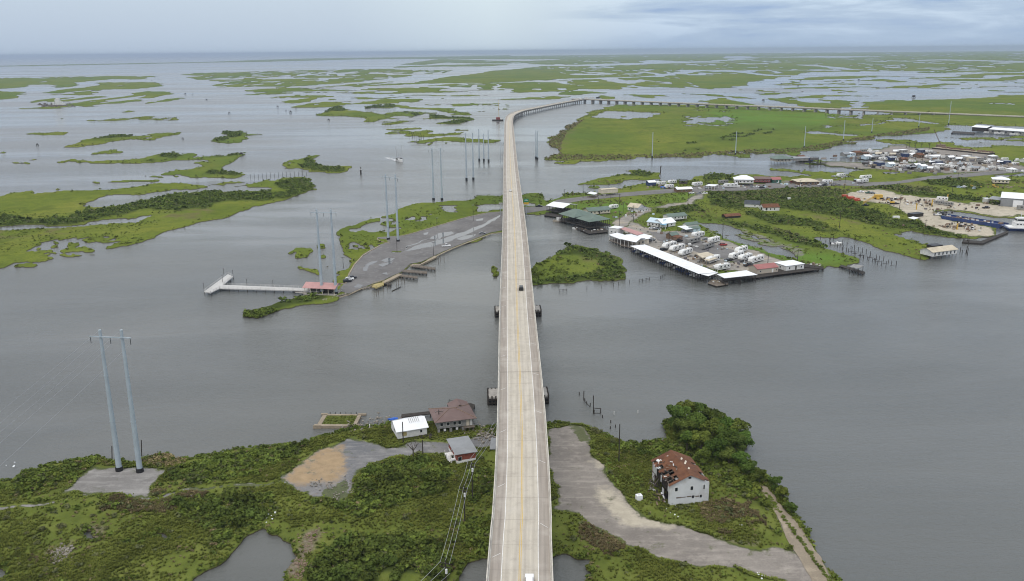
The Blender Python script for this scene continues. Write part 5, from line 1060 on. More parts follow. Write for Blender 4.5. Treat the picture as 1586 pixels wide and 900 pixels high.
# ------------------------------------------------------------------ near shore
def build_near():
    q = random.Random(5)
    # ruined warehouse with the torn rusty roof
    a, rz, L = base2((1036, 783), (1097, 777.5)); D, h, rise = 15.0, 6.0, 2.6
    t = thing('warehouse', 'ruined two storey white warehouse with torn rusty metal roof and collapsed side', 'warehouse', a, rz)
    w = MB(); w.add([(0, 0, 0), (L, 0, 0), (L, 0, h), (L / 2, 0, h + rise), (0, 0, h)] + [(0, .2, 0), (L, .2, 0), (L, .2, h), (L / 2, .2, h + rise), (0, .2, h)], [(0, 1, 2, 3, 4), (9, 8, 7, 6, 5), (0, 5, 6, 1), (1, 6, 7, 2), (2, 7, 8, 3), (3, 8, 9, 4), (4, 9, 5, 0)]); w.build('gable_wall', M('clad_white'), t)
    w = MB(); w.add([(x, y, z) for y in (D - .2, D) for x, z in ((0, 0), (L, 0), (L, h), (L / 2, h + rise), (0, h))], [(0, 1, 2, 3, 4), (9, 8, 7, 6, 5), (0, 5, 6, 1), (1, 6, 7, 2), (2, 7, 8, 3), (3, 8, 9, 4), (4, 9, 5, 0)]); w.build('rear_wall', M('rust_wall'), t)
    MB().box(L - .2, .203, 0, L, D - .203, h).build('side_wall', M('clad_white'), t)
    MB().box(2.2, .25, .26, 2.4, D - .25, 5.6).build('shade_panel', M('wood_dark'), t); MB().box(.4, .4, -.1, L - .4, D - .4, .25).build('floor', M('shade_opening'), t); MB().box(.3, .21, 3.0, L - .21, D - .21, 3.2).build('upper_floor', M('wood_dark'), t)  # dark sheet added behind the open side so the interior looks shaded
    for y0, y1, z0, z1 in ((.21, .9, 0, 5.4), (.9, 1.5, 3.6, 5.2), (4.6, 6.0, .3, 2.4), (6.9, 7.5, 3.4, 5.4), (11.2, 14.7, 3.1, 5.8), (13.0, 14.7, .4, 2.6)): MB().box(0, y0, z0, .10, y1, z1).build('broken_side_wall', M('clad_white'), t)   # what is left of the open side wall
    for y in (2.8, 4.3, 6.4, 8.2, 9.6, 10.9): MB().box(.04, y, 0, .22, y + .16, h - .02).build('stud', M('wood_dark'), t)
    # roof: corrugated panels, many loose or gone on the open side
    th = .06; nx = 14; pw = (D + 1.0) / nx; sl = math.hypot(L / 2, rise)
    r2 = MB()
    for i in range(nx):
        y0 = -.5 + i * pw
        for side in (0, 1):
            rows = 4
            for j in range(rows):
                u0, u1 = j / rows, (j + 1) / rows         # from ridge to eave
                if side == 0 and j == 3 and i in (1, 2, 3, 5, 6, 8, 9): continue
                if side == 0 and j == 2 and i in (1, 2, 4, 5): continue
                if side == 1 and j == 3 and i in (0, 3, 4, 9): continue
                if side == 0 and i == 12 and j == 3: continue
                e = 1.07 if j == rows - 1 else 1
                xa, xb = L / 2 * (1 + (u0 if side else -u0)), L / 2 * (1 + (u1 * e if side else -u1 * e)); za, zb = h + rise * (1 - u0) + .05, h + rise * (1 - u1 * e) + .05; g = q.uniform(0, .05)
                r2.add([(xa, y0, za + g), (xb, y0, zb + g), (xb, y0 + pw * 1.0, zb + g), (xa, y0 + pw * 1.0, za + g), (xa, y0, za + g + th), (xb, y0, zb + g + th), (xb, y0 + pw, zb + g + th), (xa, y0 + pw, za + g + th)], [(3, 2, 1, 0), (4, 5, 6, 7), (0, 1, 5, 4), (1, 2, 6, 5), (2, 3, 7, 6), (3, 0, 4, 7)])
    r2.build('roof', M('rust'), t)
    fr_ = MB()
    for i in range(9):
        y = .3 + i * (D - .6) / 8
        for sd in (0, 1): xa, xb = L / 2, (L if sd else 0); fr_.tube((xa, y, h + rise - .12), (xb, y, h - .12), .09, .09, 4)
    for u in (.25, .5, .75, 1.0):
        for sd in (-1, 1): x = L / 2 * (1 + sd * u * .98); z = h + rise * (1 - u) - .02; fr_.tube((x, .2, z), (x, D - .2, z), .06, .06, 4)
    fr_.build('rafter', M('wood_gray'), t)
    for k in range(44):                      # loose sheets lying on the slope
        y = q.uniform(.2, 13.5); u = 1.05 - .75 * q.random() ** 1.5; x = L / 2 * (1 - u); z = h + rise * (1 - u) + .22
        ln = q.uniform(.4, 1.4); p = MB(); p.cbox((0, 0, 0), (q.uniform(.12, .38), ln, .05)); o = p.build('loose_panel', M(q.choice(['white_wall', 'rust', 'wood_gray', 'wood_dark', 'clad_white', 'rust_wall'])), t); o.location = (x, y, z); o.rotation_euler = (q.uniform(-.15, .15), -math.atan2(rise, L / 2) * 1.0, q.uniform(-1.2, 1.2))
    for (y, wd) in ((4.6, .6), (7.6, 2.0), (10.5, .8)): o = MB().cbox((0, 0, 0), (.5, wd * 1.8, .05)).build('pale_panel', M('cream_wall'), t); o.location = (L * .62, y, h + rise * .76 + .2); o.rotation_euler = (0, math.atan2(rise, L / 2), -.5)
    o = MB().cbox((0, 0, 0), (.8, 1.1, .3)).build('white_tarp', M('white_wall'), t); o.location = (1.1, 13.2, h + .75); o.rotation_euler = (.1, -.35, .4)
    for (u, z, ww, hh) in ((.17, 4.1, .75, 1.1), (.56, 4.1, .75, 1.1), (.87, 4.0, .4, 1.4)): add_window(t, (u * L - ww / 2, -.06, z, u * L + ww / 2, -.004, z + hh), 'white_paint')
    for (u0, u1) in ((.18, .3), (.3, .42), (.44, .56), (.57, .64), (.66, .76)): MB().box(u0 * L, -.02, 1.95 + q.uniform(-.1, .1), u1 * L, -.003, 2.25 + q.uniform(-.05, .2)).build('gap', M('wood_gray'), t)
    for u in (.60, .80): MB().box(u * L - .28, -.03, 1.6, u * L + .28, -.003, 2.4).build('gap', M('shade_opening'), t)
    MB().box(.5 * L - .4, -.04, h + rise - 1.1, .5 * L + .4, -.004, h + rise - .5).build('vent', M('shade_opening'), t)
    for k in range(36):                      # wreckage heaped along the open side
        x = -abs(q.gauss(0, 1.5)) - .2; y = q.uniform(1, 13.5); o = MB().cbox((0, 0, 0), (q.uniform(.1, .5), q.uniform(.8, 2.6), .08)).build('debris_board', M(q.choice(['wood_dark', 'wood_dark', 'wood_dark', 'wood_gray', 'rust_wall', 'clad_white'])), t); o.location = (x, y, .25 + q.uniform(0, 1.3) * max(0, 1 + x / 3)); o.rotation_euler = (q.uniform(-.6, .6), q.uniform(-.9, .4), q.uniform(-.8, .8))
    mb = MB()
    for y in (8.6, 10.0, 11.6): mb.tube((-2.4, y, .2), (-.1, y, 3.6), .1, .1, 4)
    mb.build('fallen_beam', M('wood_gray'), t)
    # tank and debris on the grass
    t = thing('water_tank', 'small white box tank lying on the grass beside the gravel road', 'tank', U(989.5, 774, Z0), .3); MB().box(-.8, -.7, 0, .8, .7, 1.5).build('body', M('white_metal'), t); MB().tube((0, 0, 1.503), (0, 0, 1.7), .35, .3, 10).build('lid', M('white_paint'), t)
    # white cottage with a tarp
    t = house('cottage', 'white cottage with bright white metal roof and blue tarp on its end', 'house', (616, 680), (661.6, 672.6), 9.0, 2.6, 'gx', 1.7, 'white_wall', 'white_metal', .5, floor=.6, win=(('f', .22, .9, 1.3, 1.0), ('f', .8, 1.0, .7, .9), ('l', .4, 1.0, 1.0, 1.0)), door=('l', .75, 'white_paint'))
    L = t['_L']; MB().box(.16 * L, -.10, 1.35, .31 * L, -.055, 2.65).build('board', M('wood_yellow'), t)
    o = MB().cbox((0, 0, 0), (2.6, 3.0, .5)).build('tarp', M('blue_tarp'), t); o.location = (.3, 7.4, 4.5); o.rotation_euler = (-.32, 0, .1)
    o = MB().cbox((0, 0, 0), (2.2, 1.8, .1)).build('roof_patch', M('maroon_roof'), t); o.location = (2.2, 7.6, 4.32); o.rotation_euler = (-.36, 0, 0)
    for i in range(6): o = MB().box(-.05, -1.3, 0, .05, 1.3, .07).build('roof_seam', M('gray_wall'), t); o.location = (4.6 + i * .62, 3.4, 5.0); o.rotation_euler = (.36, 0, 0)
    # debris heap beside the cottage
    mb = MB()
    for k in range(26): p = Vector((q.gauss(0, 1.6), q.gauss(0, .7), .2 + q.random() * .6)); mb.cbox(p, (q.uniform(.5, 1.6), q.uniform(.1, .5), .12), q.random() * 3)
    o = mb.build('lumber_pile', M('wood_dark')); o.location = U(659, 675, Z0) + Vector((.5, -1.2, 0)); stuff(o, 'heap of dark broken timber in front of the white cottage', 'debris')
    # maroon roofed camp on piles
    t = house('camp_house', 'weathered grey camp house on pilings with broad maroon hip roof', 'house', (677.5, 664.5), (733, 658), 10.0, 2.5, 'hip', 1.9, 'gray_wall', 'maroon_roof', 1.0, floor=1.7, win=(('f', .12, .8, .9, 1.1), ('f', .3, .8, .9, 1.1), ('f', .48, .8, .9, 1.1), ('f', .62, .8, .9, 1.1), ('l', .3, .9, 1, 1), ('l', .7, .9, 1, 1)), door=('f', .85, 'cream_wall'), piles='water', ridge='rust_wall')
    L = t['_L']; MB().box(.72 * L, -1.6, 1.5, L + .3, -.01, 1.7).build('porch', M('wood_gray'), t)
    for i in range(3): MB().tube((.74 * L + i * 1.4, -1.5, -.4), (.74 * L + i * 1.4, -1.5, 1.49), .12, .12, 6).build('porch_post', M('wood_gray'), t)
    MB().box(.91 * L, -.08, 1.75, .97 * L, -.06, 3.9).build('white_panel', M('white_wall'), t)
    for i in range(5): MB().box(.03 + i * 2.0, -.12, .2 + (i % 2) * .5, .8 + i * 2.0, -.02, 1.5).build('hanging_board', M('white_wall' if i % 2 else 'gray_wall'), t)
    w2 = MB(); w2.box(L * .55, 10.004, 1.7, L + .6, 14.0, 3.9); w2.build('rear_wing', M('gray_wall'), t); rm = roof_mesh('gy', L * .45 + .6, 4.6, 0, 1.2, .5); rm.v = [(x + L * .55, y + 9.8, z + 3.95) for x, y, z in rm.v]; rm.build('wing_roof', M('maroon_roof'), t)
    deck('dock', 'dark timber walkway dock behind the white cottage', 'dock', [(621, 646), (622, 641.5), (668, 636.5), (668, 640.5)], 1.5, 'wood_dark', 3)
    deck('dock', 'dark timber platform behind the maroon roofed camp', 'dock', [(694, 634), (697, 627), (728, 624), (735.5, 626.5), (730, 642), (727, 642)], 1.5, 'wood_dark', 3)
    deck('boat_lift', 'dark open boat lift frame at the back of the maroon camp', 'boat lift', [(693, 632), (696, 622.5), (709, 622.5), (707, 632)], 3.4, 'wood_dark', 2.4, rail='all')
    # red building with shed roof
    t = house('raised_house', 'small red brick house with grey metal shed roof and white base', 'house', (707.5, 718), (737, 713.4), 9.8, 3.0, 'shed', .45, 'red_brick', 'gray_roof', .55, floor=.1, win=(('f', .17, .75, 1.1, 1.2), ('l', .6, .9, 1.0, 1.0)), door=('l', .25, 'white_paint'), skirt=('white_paint', .9))
    L = t['_L']; st = MB()
    for i in range(7): st.box(-2.3 - .0, 1.0 + i * .32, .05 + (i + 1) * .2 - .2, -1.2, 1.3 + i * .32, .05 + (i + 1) * .2)
    for x in (-2.3, -1.2):
        for k in range(4): st.tube((x, 1.0 + k * .75, 0), (x, 1.0 + k * .75, 1.2 + k * .45), .06, .06, 4)
        st.tube((x, 1.0, 1.15), (x, 3.3, 2.55), .06, .06, 4)
    st.build('stair', M('white_paint'), t); MB().box(-2.4, 3.3, 1.35, -.05, 5.4, 1.5).build('landing', M('white_paint'), t)
    for x, y in ((-2.3, 3.4), (-2.3, 5.3)): MB().tube((x, y, -.3), (x, y, 2.5), .07, .07, 5).build('landing_post', M('white_paint'), t)
    x = thing('propane_tank', 'white propane tank beside the steps of the red house', 'tank', U(703, 715, Z0), .5); MB().tube((-.9, 0, .75), (.9, 0, .75), .45, .45, 12).build('body', M('white_metal'), x); MB().box(-.6, -.35, 0, -.4, .35, .4).build('foot', M('pier_concrete'), x); MB().box(.4, -.35, 0, .6, .35, .4).build('foot', M('pier_concrete'), x)
    # old concrete basin full of grass
    c = [U(489, 660, .9), U(559, 660.5, .9), U(561, 640, .9), U(495, 641, .9)]; cc = sum(c, Vector()) / 4; rz = yaw(c[0], c[1]); Lx = (c[1] - c[0]).length; Ly = (c[3] - c[0]).length
    t = thing('concrete_basin', 'square concrete ruin standing in the water filled with grass', 'ruin', (cc.x, cc.y, 0), rz); x, y = Lx / 2, Ly / 2
    for b in ((-x, -y, -2, x, -y + 1.5, .9), (-x + 2.2, y - 1.1, -2, x - 2.6, y, .8), (-x + .9, -y + 1.504, -2, -x + 2.3, y - 1.104, .95), (x - 2.2, -y + 1.504, -2, x - 1.0, y - 1.104, .95), (-x - .2, -y - .2, -2, -x + 2.6, -y - .004, 1.15), (x - 3.4, -y - .2, -2, x + .2, -y - .004, 1.15), (-x - .1, y + .004, .2, -x + 2.1, y + .9, .7), (x - 2.5, y + .004, .2, x + .4, y + .9, .7)): MB().box(*b).build('wall', M('old_concrete'), t)
    for i in range(6): MB().tube((-x + 3 + i * (2 * x - 6) / 5, y + .4, -2), (-x + 3 + i * (2 * x - 6) / 5, y + .4, 1.3), .14, .12, 6).build('piling', M('wood_dark'), t)
    MB().box(-x + 2.304, -y + 1.504, -1, x - 2.204, y - 1.104, .7).build('soil', M('marsh_plain'), t)
    V, Q = bush_variants(26, .34, 640, 1)[0]; g = np.random.default_rng(9); n = 130; P = np.stack([g.uniform(-x + 2.7, x - 2.6, n), g.uniform(-y + 1.9, y - 1.5, n), np.full(n, .65)], -1); s = g.uniform(.3, .65, n)
    Wv, FQ = clone_mesh(V, Q, P, np.stack([s, s, s * .8], -1), g.random(n) * 6.28); npmesh('grass', Wv, FQ, M('blade'), parent=t)
    # poles and wires by the bridge
    pts = []
    for (x, y, yt, lab) in ((692, 937, 868, 'nearest utility pole at the bottom beside the small pond'), (720, 810, 752, 'utility pole with transformers standing in the thicket left of the bridge'), (732, 776, 714, 'utility pole with a lamp just below the red house')):
        t, p, h = upole(lab, x, y, yt, 2, ang=-.35); pts.append((p, h))
        MB().tube((.3, -.3, h - 3.0), (.3, -.3, h - 2.0), .28, .28, 8).build('transformer', M('white_metal'), t)
    end = (U(762, 640, 9), 9.5)
    for k in range(3):
        off = Vector((-1.1 + k * 1.1, -.2, 0)); off = Matrix.Rotation(-.35, 3, 'Z') @ off
        path = [p + off + Vector((0, 0, h - .3)) for p, h in pts] + [U(770, 655, 9.0) + off]
        wire('power_line', 'overhead power line beside the bridge, %s strand' % ('left', 'middle', 'right')[k], path, .7, .045)
        wire('power_line', 'power line leaving the nearest utility pole to the lower left, %s strand' % ('upper', 'middle', 'lower')[k], [pts[0][0] + off + Vector((0, 0, pts[0][1] - .3 - k * 1.3)), U(590, 948 + k * 8, 9)], .8, .045)
    upole('slim bare pole beside the white cottage wall', 624.7, 686.5, 653.5, 0); upole('slim pole on the lane edge right of the dead tree', 655, 704.6, 684, 0); upole('slim pole in front of the maroon roofed camp', 680.5, 664, 634.5, 1)
    upole('lone wooden pole on the grass right of the gravel road', 958.5, 715.5, 657, 0)
    o = post('marker_post', 'short white post at the water edge below the concrete basin', 'post', 573, 666.5, 2.2, .18, -.5, 'white_paint')
    # broken pilings in the river
    gl = 'broken pilings in the river right of the bridge'
    for i, (x, y, h) in enumerate(((897, 612, 1.2), (904, 619, 3.4), (906, 621, 1.0), (909, 626, 1.1), (914, 629, 1.2), (919, 640, 6.5), (930, 640, 1.8), (920, 641, 1.5), (933, 647, 1.0), (946, 655, 1.0), (945, 664, .9), (953, 662, 1.0))):
        post('piling', ('lone stub piling nearest the bridge', 'tall piling at the head of the broken dock', 'low stub in the broken dock row', 'broken dock stub beside its first beam', 'leaning stub in the middle of the broken dock', 'tallest dark piling of the broken dock', 'stout corner piling of the little broken frame', 'short piling at the foot of the tallest one', 'stub piling below the broken frame', 'stub piling off the point beside the lone pole', 'stub piling close to the bank by the lone pole', 'outermost stub piling near the lone pole')[i], 'piling', x, y, h, .17, -1.5, 'wood_dark', gl, q.uniform(-.06, .06))
    mb = MB(); z = .8
    for a, b in (((904, 620), (914, 630)), ((919, 632), (930, 633)), ((919, 640), (930, 640))): mb.tube(U(*a, z), U(*b, z), .13, .13, 5)
    tag(mb.build('dock_beam', M('wood_dark')), 'horizontal timbers left between the pilings of the broken dock', 'beam')
    for i, (x, y, lab) in enumerate(((988, 640, 'thin white stake far out right of the broken dock'), (951, 642, 'thin white stake between the broken dock and the point'), (633, 652, 'white bird like float beside the cottage dock'))): post('stake', lab, 'stake', x, y, 1.2, .12, -1, 'white_paint')
    post('stake', 'dark leaning stake in the water behind the left transmission pole', 'stake', 173, 712, 4.5, .16, -1, 'wood_dark', None, .12); post('stake', 'dark leaning stake in the water behind the right transmission pole', 'stake', 219, 706, 5.2, .16, -1, 'wood_dark', None, .1)
    # shell and rock litter
    def rubble(name, px, n, lo, hi, mat, label, seed, cat='rubble'):
        g = random.Random(seed); mb = MB()
        for k in range(n):
            x, y = g.choice(px); p = U(x + g.gauss(0, 6), y + g.gauss(0, 5), .75); s = g.uniform(lo, hi); mb.cbox((p.x, p.y, .8 + s * .2), (s, s * g.uniform(.5, 1), s * .6), g.random() * 3, g.uniform(-.4, .4))
        stuff(mb.build(name, M(mat)), label, cat)
    rubble('rubble', [(95, 858), (105, 852), (88, 866), (100, 862)], 140, .2, .7, 'rock', 'pale stones scattered on the marsh at lower left', 1)
    rubble('rubble', [(470, 850), (480, 835), (470, 872), (462, 890), (490, 828)], 200, .15, .5, 'rust_wall', 'brown shell rubble along the pond bank', 2)
    rubble('rubble', [(510, 752), (490, 750), (540, 748), (545, 760), (520, 768)], 90, .15, .5, 'rock', 'stones along the edge of the tan clearing', 3)
    rubble('rubble', [(740, 668), (750, 666), (758, 672), (745, 676)], 90, .3, .9, 'rock', 'broken concrete on the bank beside the bridge', 4)
    rubble('riprap', [(540, 662), (555, 659), (570, 656), (585, 653), (600, 650)], 80, .3, .8, 'rock', 'stone edging along the bank behind the white cottage', 6)
    rubble('litter', [(20, 720), (150, 860), (420, 800), (640, 745), (690, 755), (720, 845), (1040, 790), (1150, 800), (960, 690), (1180, 892), (1000, 700), (300, 770)], 60, .2, .45, 'foam', 'scattered white litter on the near marsh', 5, 'litter')
    for i, (x, y) in enumerate(((746, 738), (753, 746))): o = MB().box(-1.3, -1.0, 0, 1.3, 1.0, .25).build('wooden_pallet', M('wood_tan')); o.location = U(x, y, Z0); o.rotation_euler = (0, 0, .3); tag(o, 'pale wooden pallet on the grass beside the bridge, %s of two' % ('farther', 'nearer')[i], 'pallet', 'pallets on the grass')
    t = thing('trailer_frame', 'pale flat skiff trailer leaning beside the bridge rail on the lane end', 'trailer', U(764, 690, Z0), rad(88)); MB().box(-4, -.9, .5, 4, .9, .75).build('bed', M('gray_roof'), t); wheels(t, (-.5, .5), .95)
    # cracked seam and weeds along the old causeway
    V, Q = bush_variants(26, .34, 660, 1)[0]; g = np.random.default_rng(19); P = []
    for k in range(150):
        u = g.random(); a = np.array([1182, 762]) * (1 - u) + np.array([1286, 905]) * u; p = U(a[0] + g.normal() * 1.6 + 3, a[1], Z0); P.append((p.x, p.y, Z0))
    P = np.array(P); s = g.uniform(.2, .6, len(P)); Wv, FQ = clone_mesh(V, Q, P, np.stack([s, s, s * .6], -1), g.random(len(P)) * 6.28); stuff(npmesh('weeds', Wv, FQ, M('leaf_mid')), 'weeds growing in the long seam of the old causeway', 'weeds')
def hframe(label, bases, tops, arm=None, cap='black_rubber', z=.6, r0=.85, r1=.42, foundation=True, group='steel transmission structures'):
    p = [U(x, y, z) for x, y in bases]; c = sum(p, Vector()) / len(p); rz = yaw(p[0], p[1]) if len(p) > 1 else 0; t = thing('transmission_tower' if len(p) > 1 else 'transmission_pole', label, 'power pole', (c.x, c.y, z), rz, group); Mi = Matrix.Rotation(-rz, 3, 'Z'); hs = []
    for (bx, by), ty, w in zip(bases, tops, p):
        h = hgt(bx, by, ty, z); hs.append(h); l = Mi @ (w - c); MB().tube((l.x, l.y, .3), (l.x, l.y, h), r0, r1, 12).build('shaft', M('galvanized'), t)
        for k in (.36, .68): MB().tube((l.x, l.y, h * k), (l.x, l.y, h * k + .35), r0 + (r1 - r0) * k + .07, r0 + (r1 - r0) * k + .07, 12).build('joint_ring', M('galvanized'), t)
        MB().tube((l.x, l.y, -2.5), (l.x, l.y, 1.3 if cap == 'black_rubber' else 2.6), r0 + .25, r0 + .25, 12).build('foundation', M(cap), t)
    if arm and len(p) > 1:
        h = min(hs) - arm; d = ((Mi @ (p[1] - p[0])).length) / 2 + 3.0; MB().box(-d, -r1 - .25, h - .15, d, -r1 - .004, h + .15).build('crossarm', M('galvanized'), t)
        for x in (-d + .2, 0, d - .2): MB().tube((x, -r1 - .15, h - 2.0), (x, -r1 - .15, h - .16), .09, .09, 6).build('insulator', M('glass_dark'), t)
    return t, c, rz, hs
def build_towers():
    H1 = hframe('nearest two pole steel transmission tower with crossarm standing on the gravel pad', [(185, 729), (217, 731)], (511, 511), 1.9)
    H2 = hframe('two pole steel transmission tower beside the red roofed pavilion', [(499, 455), (520.5, 455.5)], (324, 324), 1.6)
    H3 = hframe('two pole steel transmission tower between the marsh and the parking lot', [(601.5, 371), (616.5, 374)], (270, 270), 1.6)
    H4 = hframe('two pole steel transmission tower at the far edge of the green spit', [(671.5, 309), (684.5, 309)], (229, 229), 1.6)
    for i, (b, ty, lab) in enumerate((((722.6, 279.6), 206, 'steel pole in the water, left of the nearer pair beside the bridge'), ((733.2, 279), 205.5, 'steel pole in the water, right of the nearer pair beside the bridge'), ((742.3, 249.2), 199.6, 'steel pole in the water, left of the farther three beside the bridge'), ((749.4, 249.6), 207, 'steel pole in the water, middle of the farther three beside the bridge'), ((756.7, 250.4), 201.4, 'steel pole in the water, right of the farther three beside the bridge'),
            ((830, 246), 202, 'steel pole in the water right of the bridge, left of the close pair'), ((832.3, 247.4), 203, 'steel pole in the water right of the bridge, right of the close pair'))): hframe(lab, [b], (ty,), None, 'shade_opening', 0, .85, .45, group='steel poles standing in the water by the bridge')
    for i, (b, ty, lab) in enumerate((((1010, 245), 205, 'slim pole on the bank of the big marsh, the closest to the bridge'), ((1139, 240.4), 203, 'slim pole on the bank of the big marsh, second from the bridge'), ((1245.4, 229.7), 196, 'slim pole on the bank of the big marsh opposite the green roofed camp'), ((1305.9, 218.5), 186, 'slim pole on the bank of the big marsh opposite the boat sheds'), ((1350, 206.4), 183, 'slim pole on the bank of the big marsh behind the marina'), ((1422.7, 197.8), 177, 'slim pole on the marsh bank left of the crane tip'), ((1469, 193.4), 157, 'tall slim pole on the marsh bank in front of the viaduct'))):
        hframe(lab, [b], (ty,), None, 'shade_opening', .3, .6, .35, group='slim poles along the big marsh bank')
    # conductors
    def armpts(H, a):
        t, c, rz, hs = H; d = 9.0; out = []
        for x in (-d, 0, d): v = Matrix.Rotation(rz, 3, 'Z') @ Vector((x * .62, 0, 0)); out.append(Vector((c.x, c.y, c.z + min(hs) - a - 2.0)) + v)
        return out
    A1 = armpts(H1, 1.9); far = [U(-420, 985, 34), U(-420, 1030, 34), U(-420, 1085, 34)]
    for k in range(3): wire('power_line', 'thin power line sweeping down left from the nearest tower, %s strand' % ('upper', 'middle', 'lower')[k], [A1[k], far[k]], 1.2, .032)
    for k in (0, 1): wire('power_line', 'thin ground wire from the %s pole top of the nearest tower' % ('left', 'right')[k], [U(*[(185, 729), (217, 731)][k], .6) + Vector((0, 0, H1[3][k])), far[k] + Vector((1, 4, 4))], 1.2, .026)
# ------------------------------------------------------------------ landing on the left, dockside camp on the right
def build_landing():
    q = random.Random(8)
    t = house('pavilion', 'open sided pavilion with red gable roof at the root of the fishing pier', 'pavilion', (471, 446), (517.5, 448), 9.0, .35, 'gx', 1.6, 'cream_wall', 'pink_roof', .8, floor=3.1, zb=.9)
    for o in list(t.children):
        if o.name.startswith('piling'): o.data.materials[0] = M('cream_wall')
    L = t['_L']; MB().box(2, 3, 0, L - 3, 7.5, 2.4).build('service_block', M('wood_dark'), t); MB().box(-.5, -.5, -1.2, L + .5, 9.5, .1).build('floor', M('pier_concrete'), t)
    P = deck('fishing_pier', 'long pale fishing pier ending in a slanting T head', 'pier', [(326, 453.4), (316, 451.4), (352.8, 424.6), (361.2, 428.2), (345.6, 441.0), (455, 445.4), (499, 447.5), (500, 452), (454, 449.6), (340, 446.6)], 1.7, 'pier_pale', 5, th=.45, rail='all', foot=-2)
    deck('ramp', 'stone edged ramp between the pavilion and the pier', 'ramp', [(455, 450), (500, 452.2), (502, 456.5), (480, 455.6), (457, 452.6)], .9, 'pier_concrete', 6)
    for i, (x, y, yt) in enumerate(((316, 449.5, 440.5), (346.8, 426, 421), (361, 428.5, 421), (382.6, 442.5, 434.5), (423, 444, 435), (345, 437, 431))):
        t = thing('pier_lamp', 'lamp post on the fishing pier, %s' % ('at the outer corner of its head', 'at the back of its head', 'at the inner corner of its head', 'first along the walkway from the head', 'on the walkway nearest the pavilion', 'in the middle of its head')[i], 'lamp post', U(x, y, 1.7), 0, 'lamp posts on the fishing pier'); h = max(3.5, hgt(x, y, yt, 1.7)); MB().tube((0, 0, 0), (0, 0, h), .12, .08, 6).build('pole', M('wood_dark'), t); MB().box(-.3, -.2, h + .002, .3, .2, h + .3).build('lamp_head', M('stripe_gray'), t)
    g = 'finger docks of the boat ramp'
    for poly, lab in (([(637.5, 412.5), (641, 409.8), (673.5, 414.4), (674.5, 417.4)], 'finger dock farthest from the pier'), ([(622.5, 420.4), (626, 417.4), (661, 420.2), (661.4, 423.6)], 'middle finger dock of the boat ramp'), ([(619.5, 427.6), (623, 425), (646.8, 428), (646.6, 431)], 'finger dock nearest the pier')):
        deck('finger_dock', 'weathered timber ' + lab, 'dock', poly, 1.3, 'wood_gray', 2.2, g, .4, rail=(3,))
    deck('dock', 'small low dock beside the yellow ramp platform', 'dock', [(594, 439.5), (598, 437), (606.5, 439.4), (605, 442)], 1.0, 'wood_dark', 2.5)
    deck('boardwalk', 'tan boardwalk along the lot between the yellow platform and the finger docks', 'boardwalk', [(595, 438.6), (592, 436.2), (617, 423.6), (623, 425)], 1.25, 'wood_tan', 3, th=.9); deck('boardwalk', 'tan boardwalk along the lot above the farthest finger dock', 'boardwalk', [(649, 411), (652, 408.4), (673, 396.2), (677.5, 397.6)], 1.25, 'wood_tan', 3, th=.9); deck('boardwalk', 'short tan landing between the two upper finger docks', 'boardwalk', [(635.5, 411.4), (638.6, 408.8), (651, 409.6), (648, 412.8)], 1.28, 'wood_tan', 3, th=.6)
    t = deck('ramp_platform', 'yellow railed platform at the foot of the parking lot', 'platform', [(575.5, 443.6), (579, 440), (594, 437), (594.6, 441), (583, 445.6)], 1.5, 'wood_yellow', 2.5, th=.6, rail='all')
    for i, (x, y, h) in enumerate(((682, 405.5, 4.5), (688, 407, 5), (679.5, 409, 4), (674, 422, 3.5), (614, 443.5, 4), (617.5, 442.4, 4), (622.5, 439.6, 4), (626.5, 438.6, 3.6), (579.5, 458, 4), (583, 458.4, 4), (586.4, 457, 4), (593.6, 452, 3.6), (600.4, 448.8, 3.4), (604, 447.4, 3.4))):
        post('mooring_pile', ['slender pile standing off the upper boardwalk', 'outermost slender pile off the upper boardwalk', 'slender pile between the upper boardwalk and the first dock', 'pile off the tip of the farthest finger dock', 'pile off the nearest finger dock, lowest of four', 'pile off the nearest finger dock, second of four', 'pile off the nearest finger dock, third of four', 'pile off the nearest finger dock, uppermost of four', 'pile below the yellow platform, leftmost', 'pile below the yellow platform, second', 'pile below the yellow platform, third', 'pile below the small low dock, leftmost', 'pile below the small low dock, middle', 'pile below the small low dock, rightmost'][i], 'pile', x, y, h, .14, -1.5, 'wood_gray', 'mooring piles along the boat ramp')
    o = MB().tube(U(607, 451, .15), U(621, 444, .3), .25, .2, 6).build('driftwood', M('wood_dark')); tag(o, 'dark log floating off the boat ramp', 'log')
    # kerbs of the lot
    def kerb(px, name='kerb', w=.7, z1=.95):
        mb = MB(); p = [U(x, y, Z0) for x, y in px]
        for a, b in zip(p[:-1], p[1:]): mb.cbox(((a + b) / 2 + Vector((0, 0, .1)))[:], ((b - a).length + .3, w, .34), yaw(a, b))
        structure(mb.build(name, M('wood_tan')))
    kerb([(526, 440), (535.5, 439), (541, 424), (549, 410), (562, 396), (575, 388), (588, 381)]); kerb([(620, 366.4), (640, 361.4), (680, 349.4), (720, 337.4), (752, 330.6)], w=.5); kerb([(677, 396.6), (700, 385.6), (722, 377), (738, 371), (760, 362.6), (787, 359)], w=1.1); kerb([(560, 447.6), (540, 457), (526, 461)], w=.6); kerb([(604, 377), (590, 374.4), (584, 370.6), (586, 369)], w=.5)
    mb = MB(); rr = random.Random(4)
    for k in range(160):
        u = rr.random(); x, y = 500 + 75 * u, 466 - 22 * u + rr.gauss(0, .5); p = U(x, y, .2); s = rr.uniform(.4, 1.1); mb.cbox((p.x, p.y, .3), (s, s * .7, s * .7), rr.random() * 3, rr.uniform(-.4, .4))
    stuff(mb.build('riprap', M('rock')), 'dark stone edging below the parking lot', 'rubble')
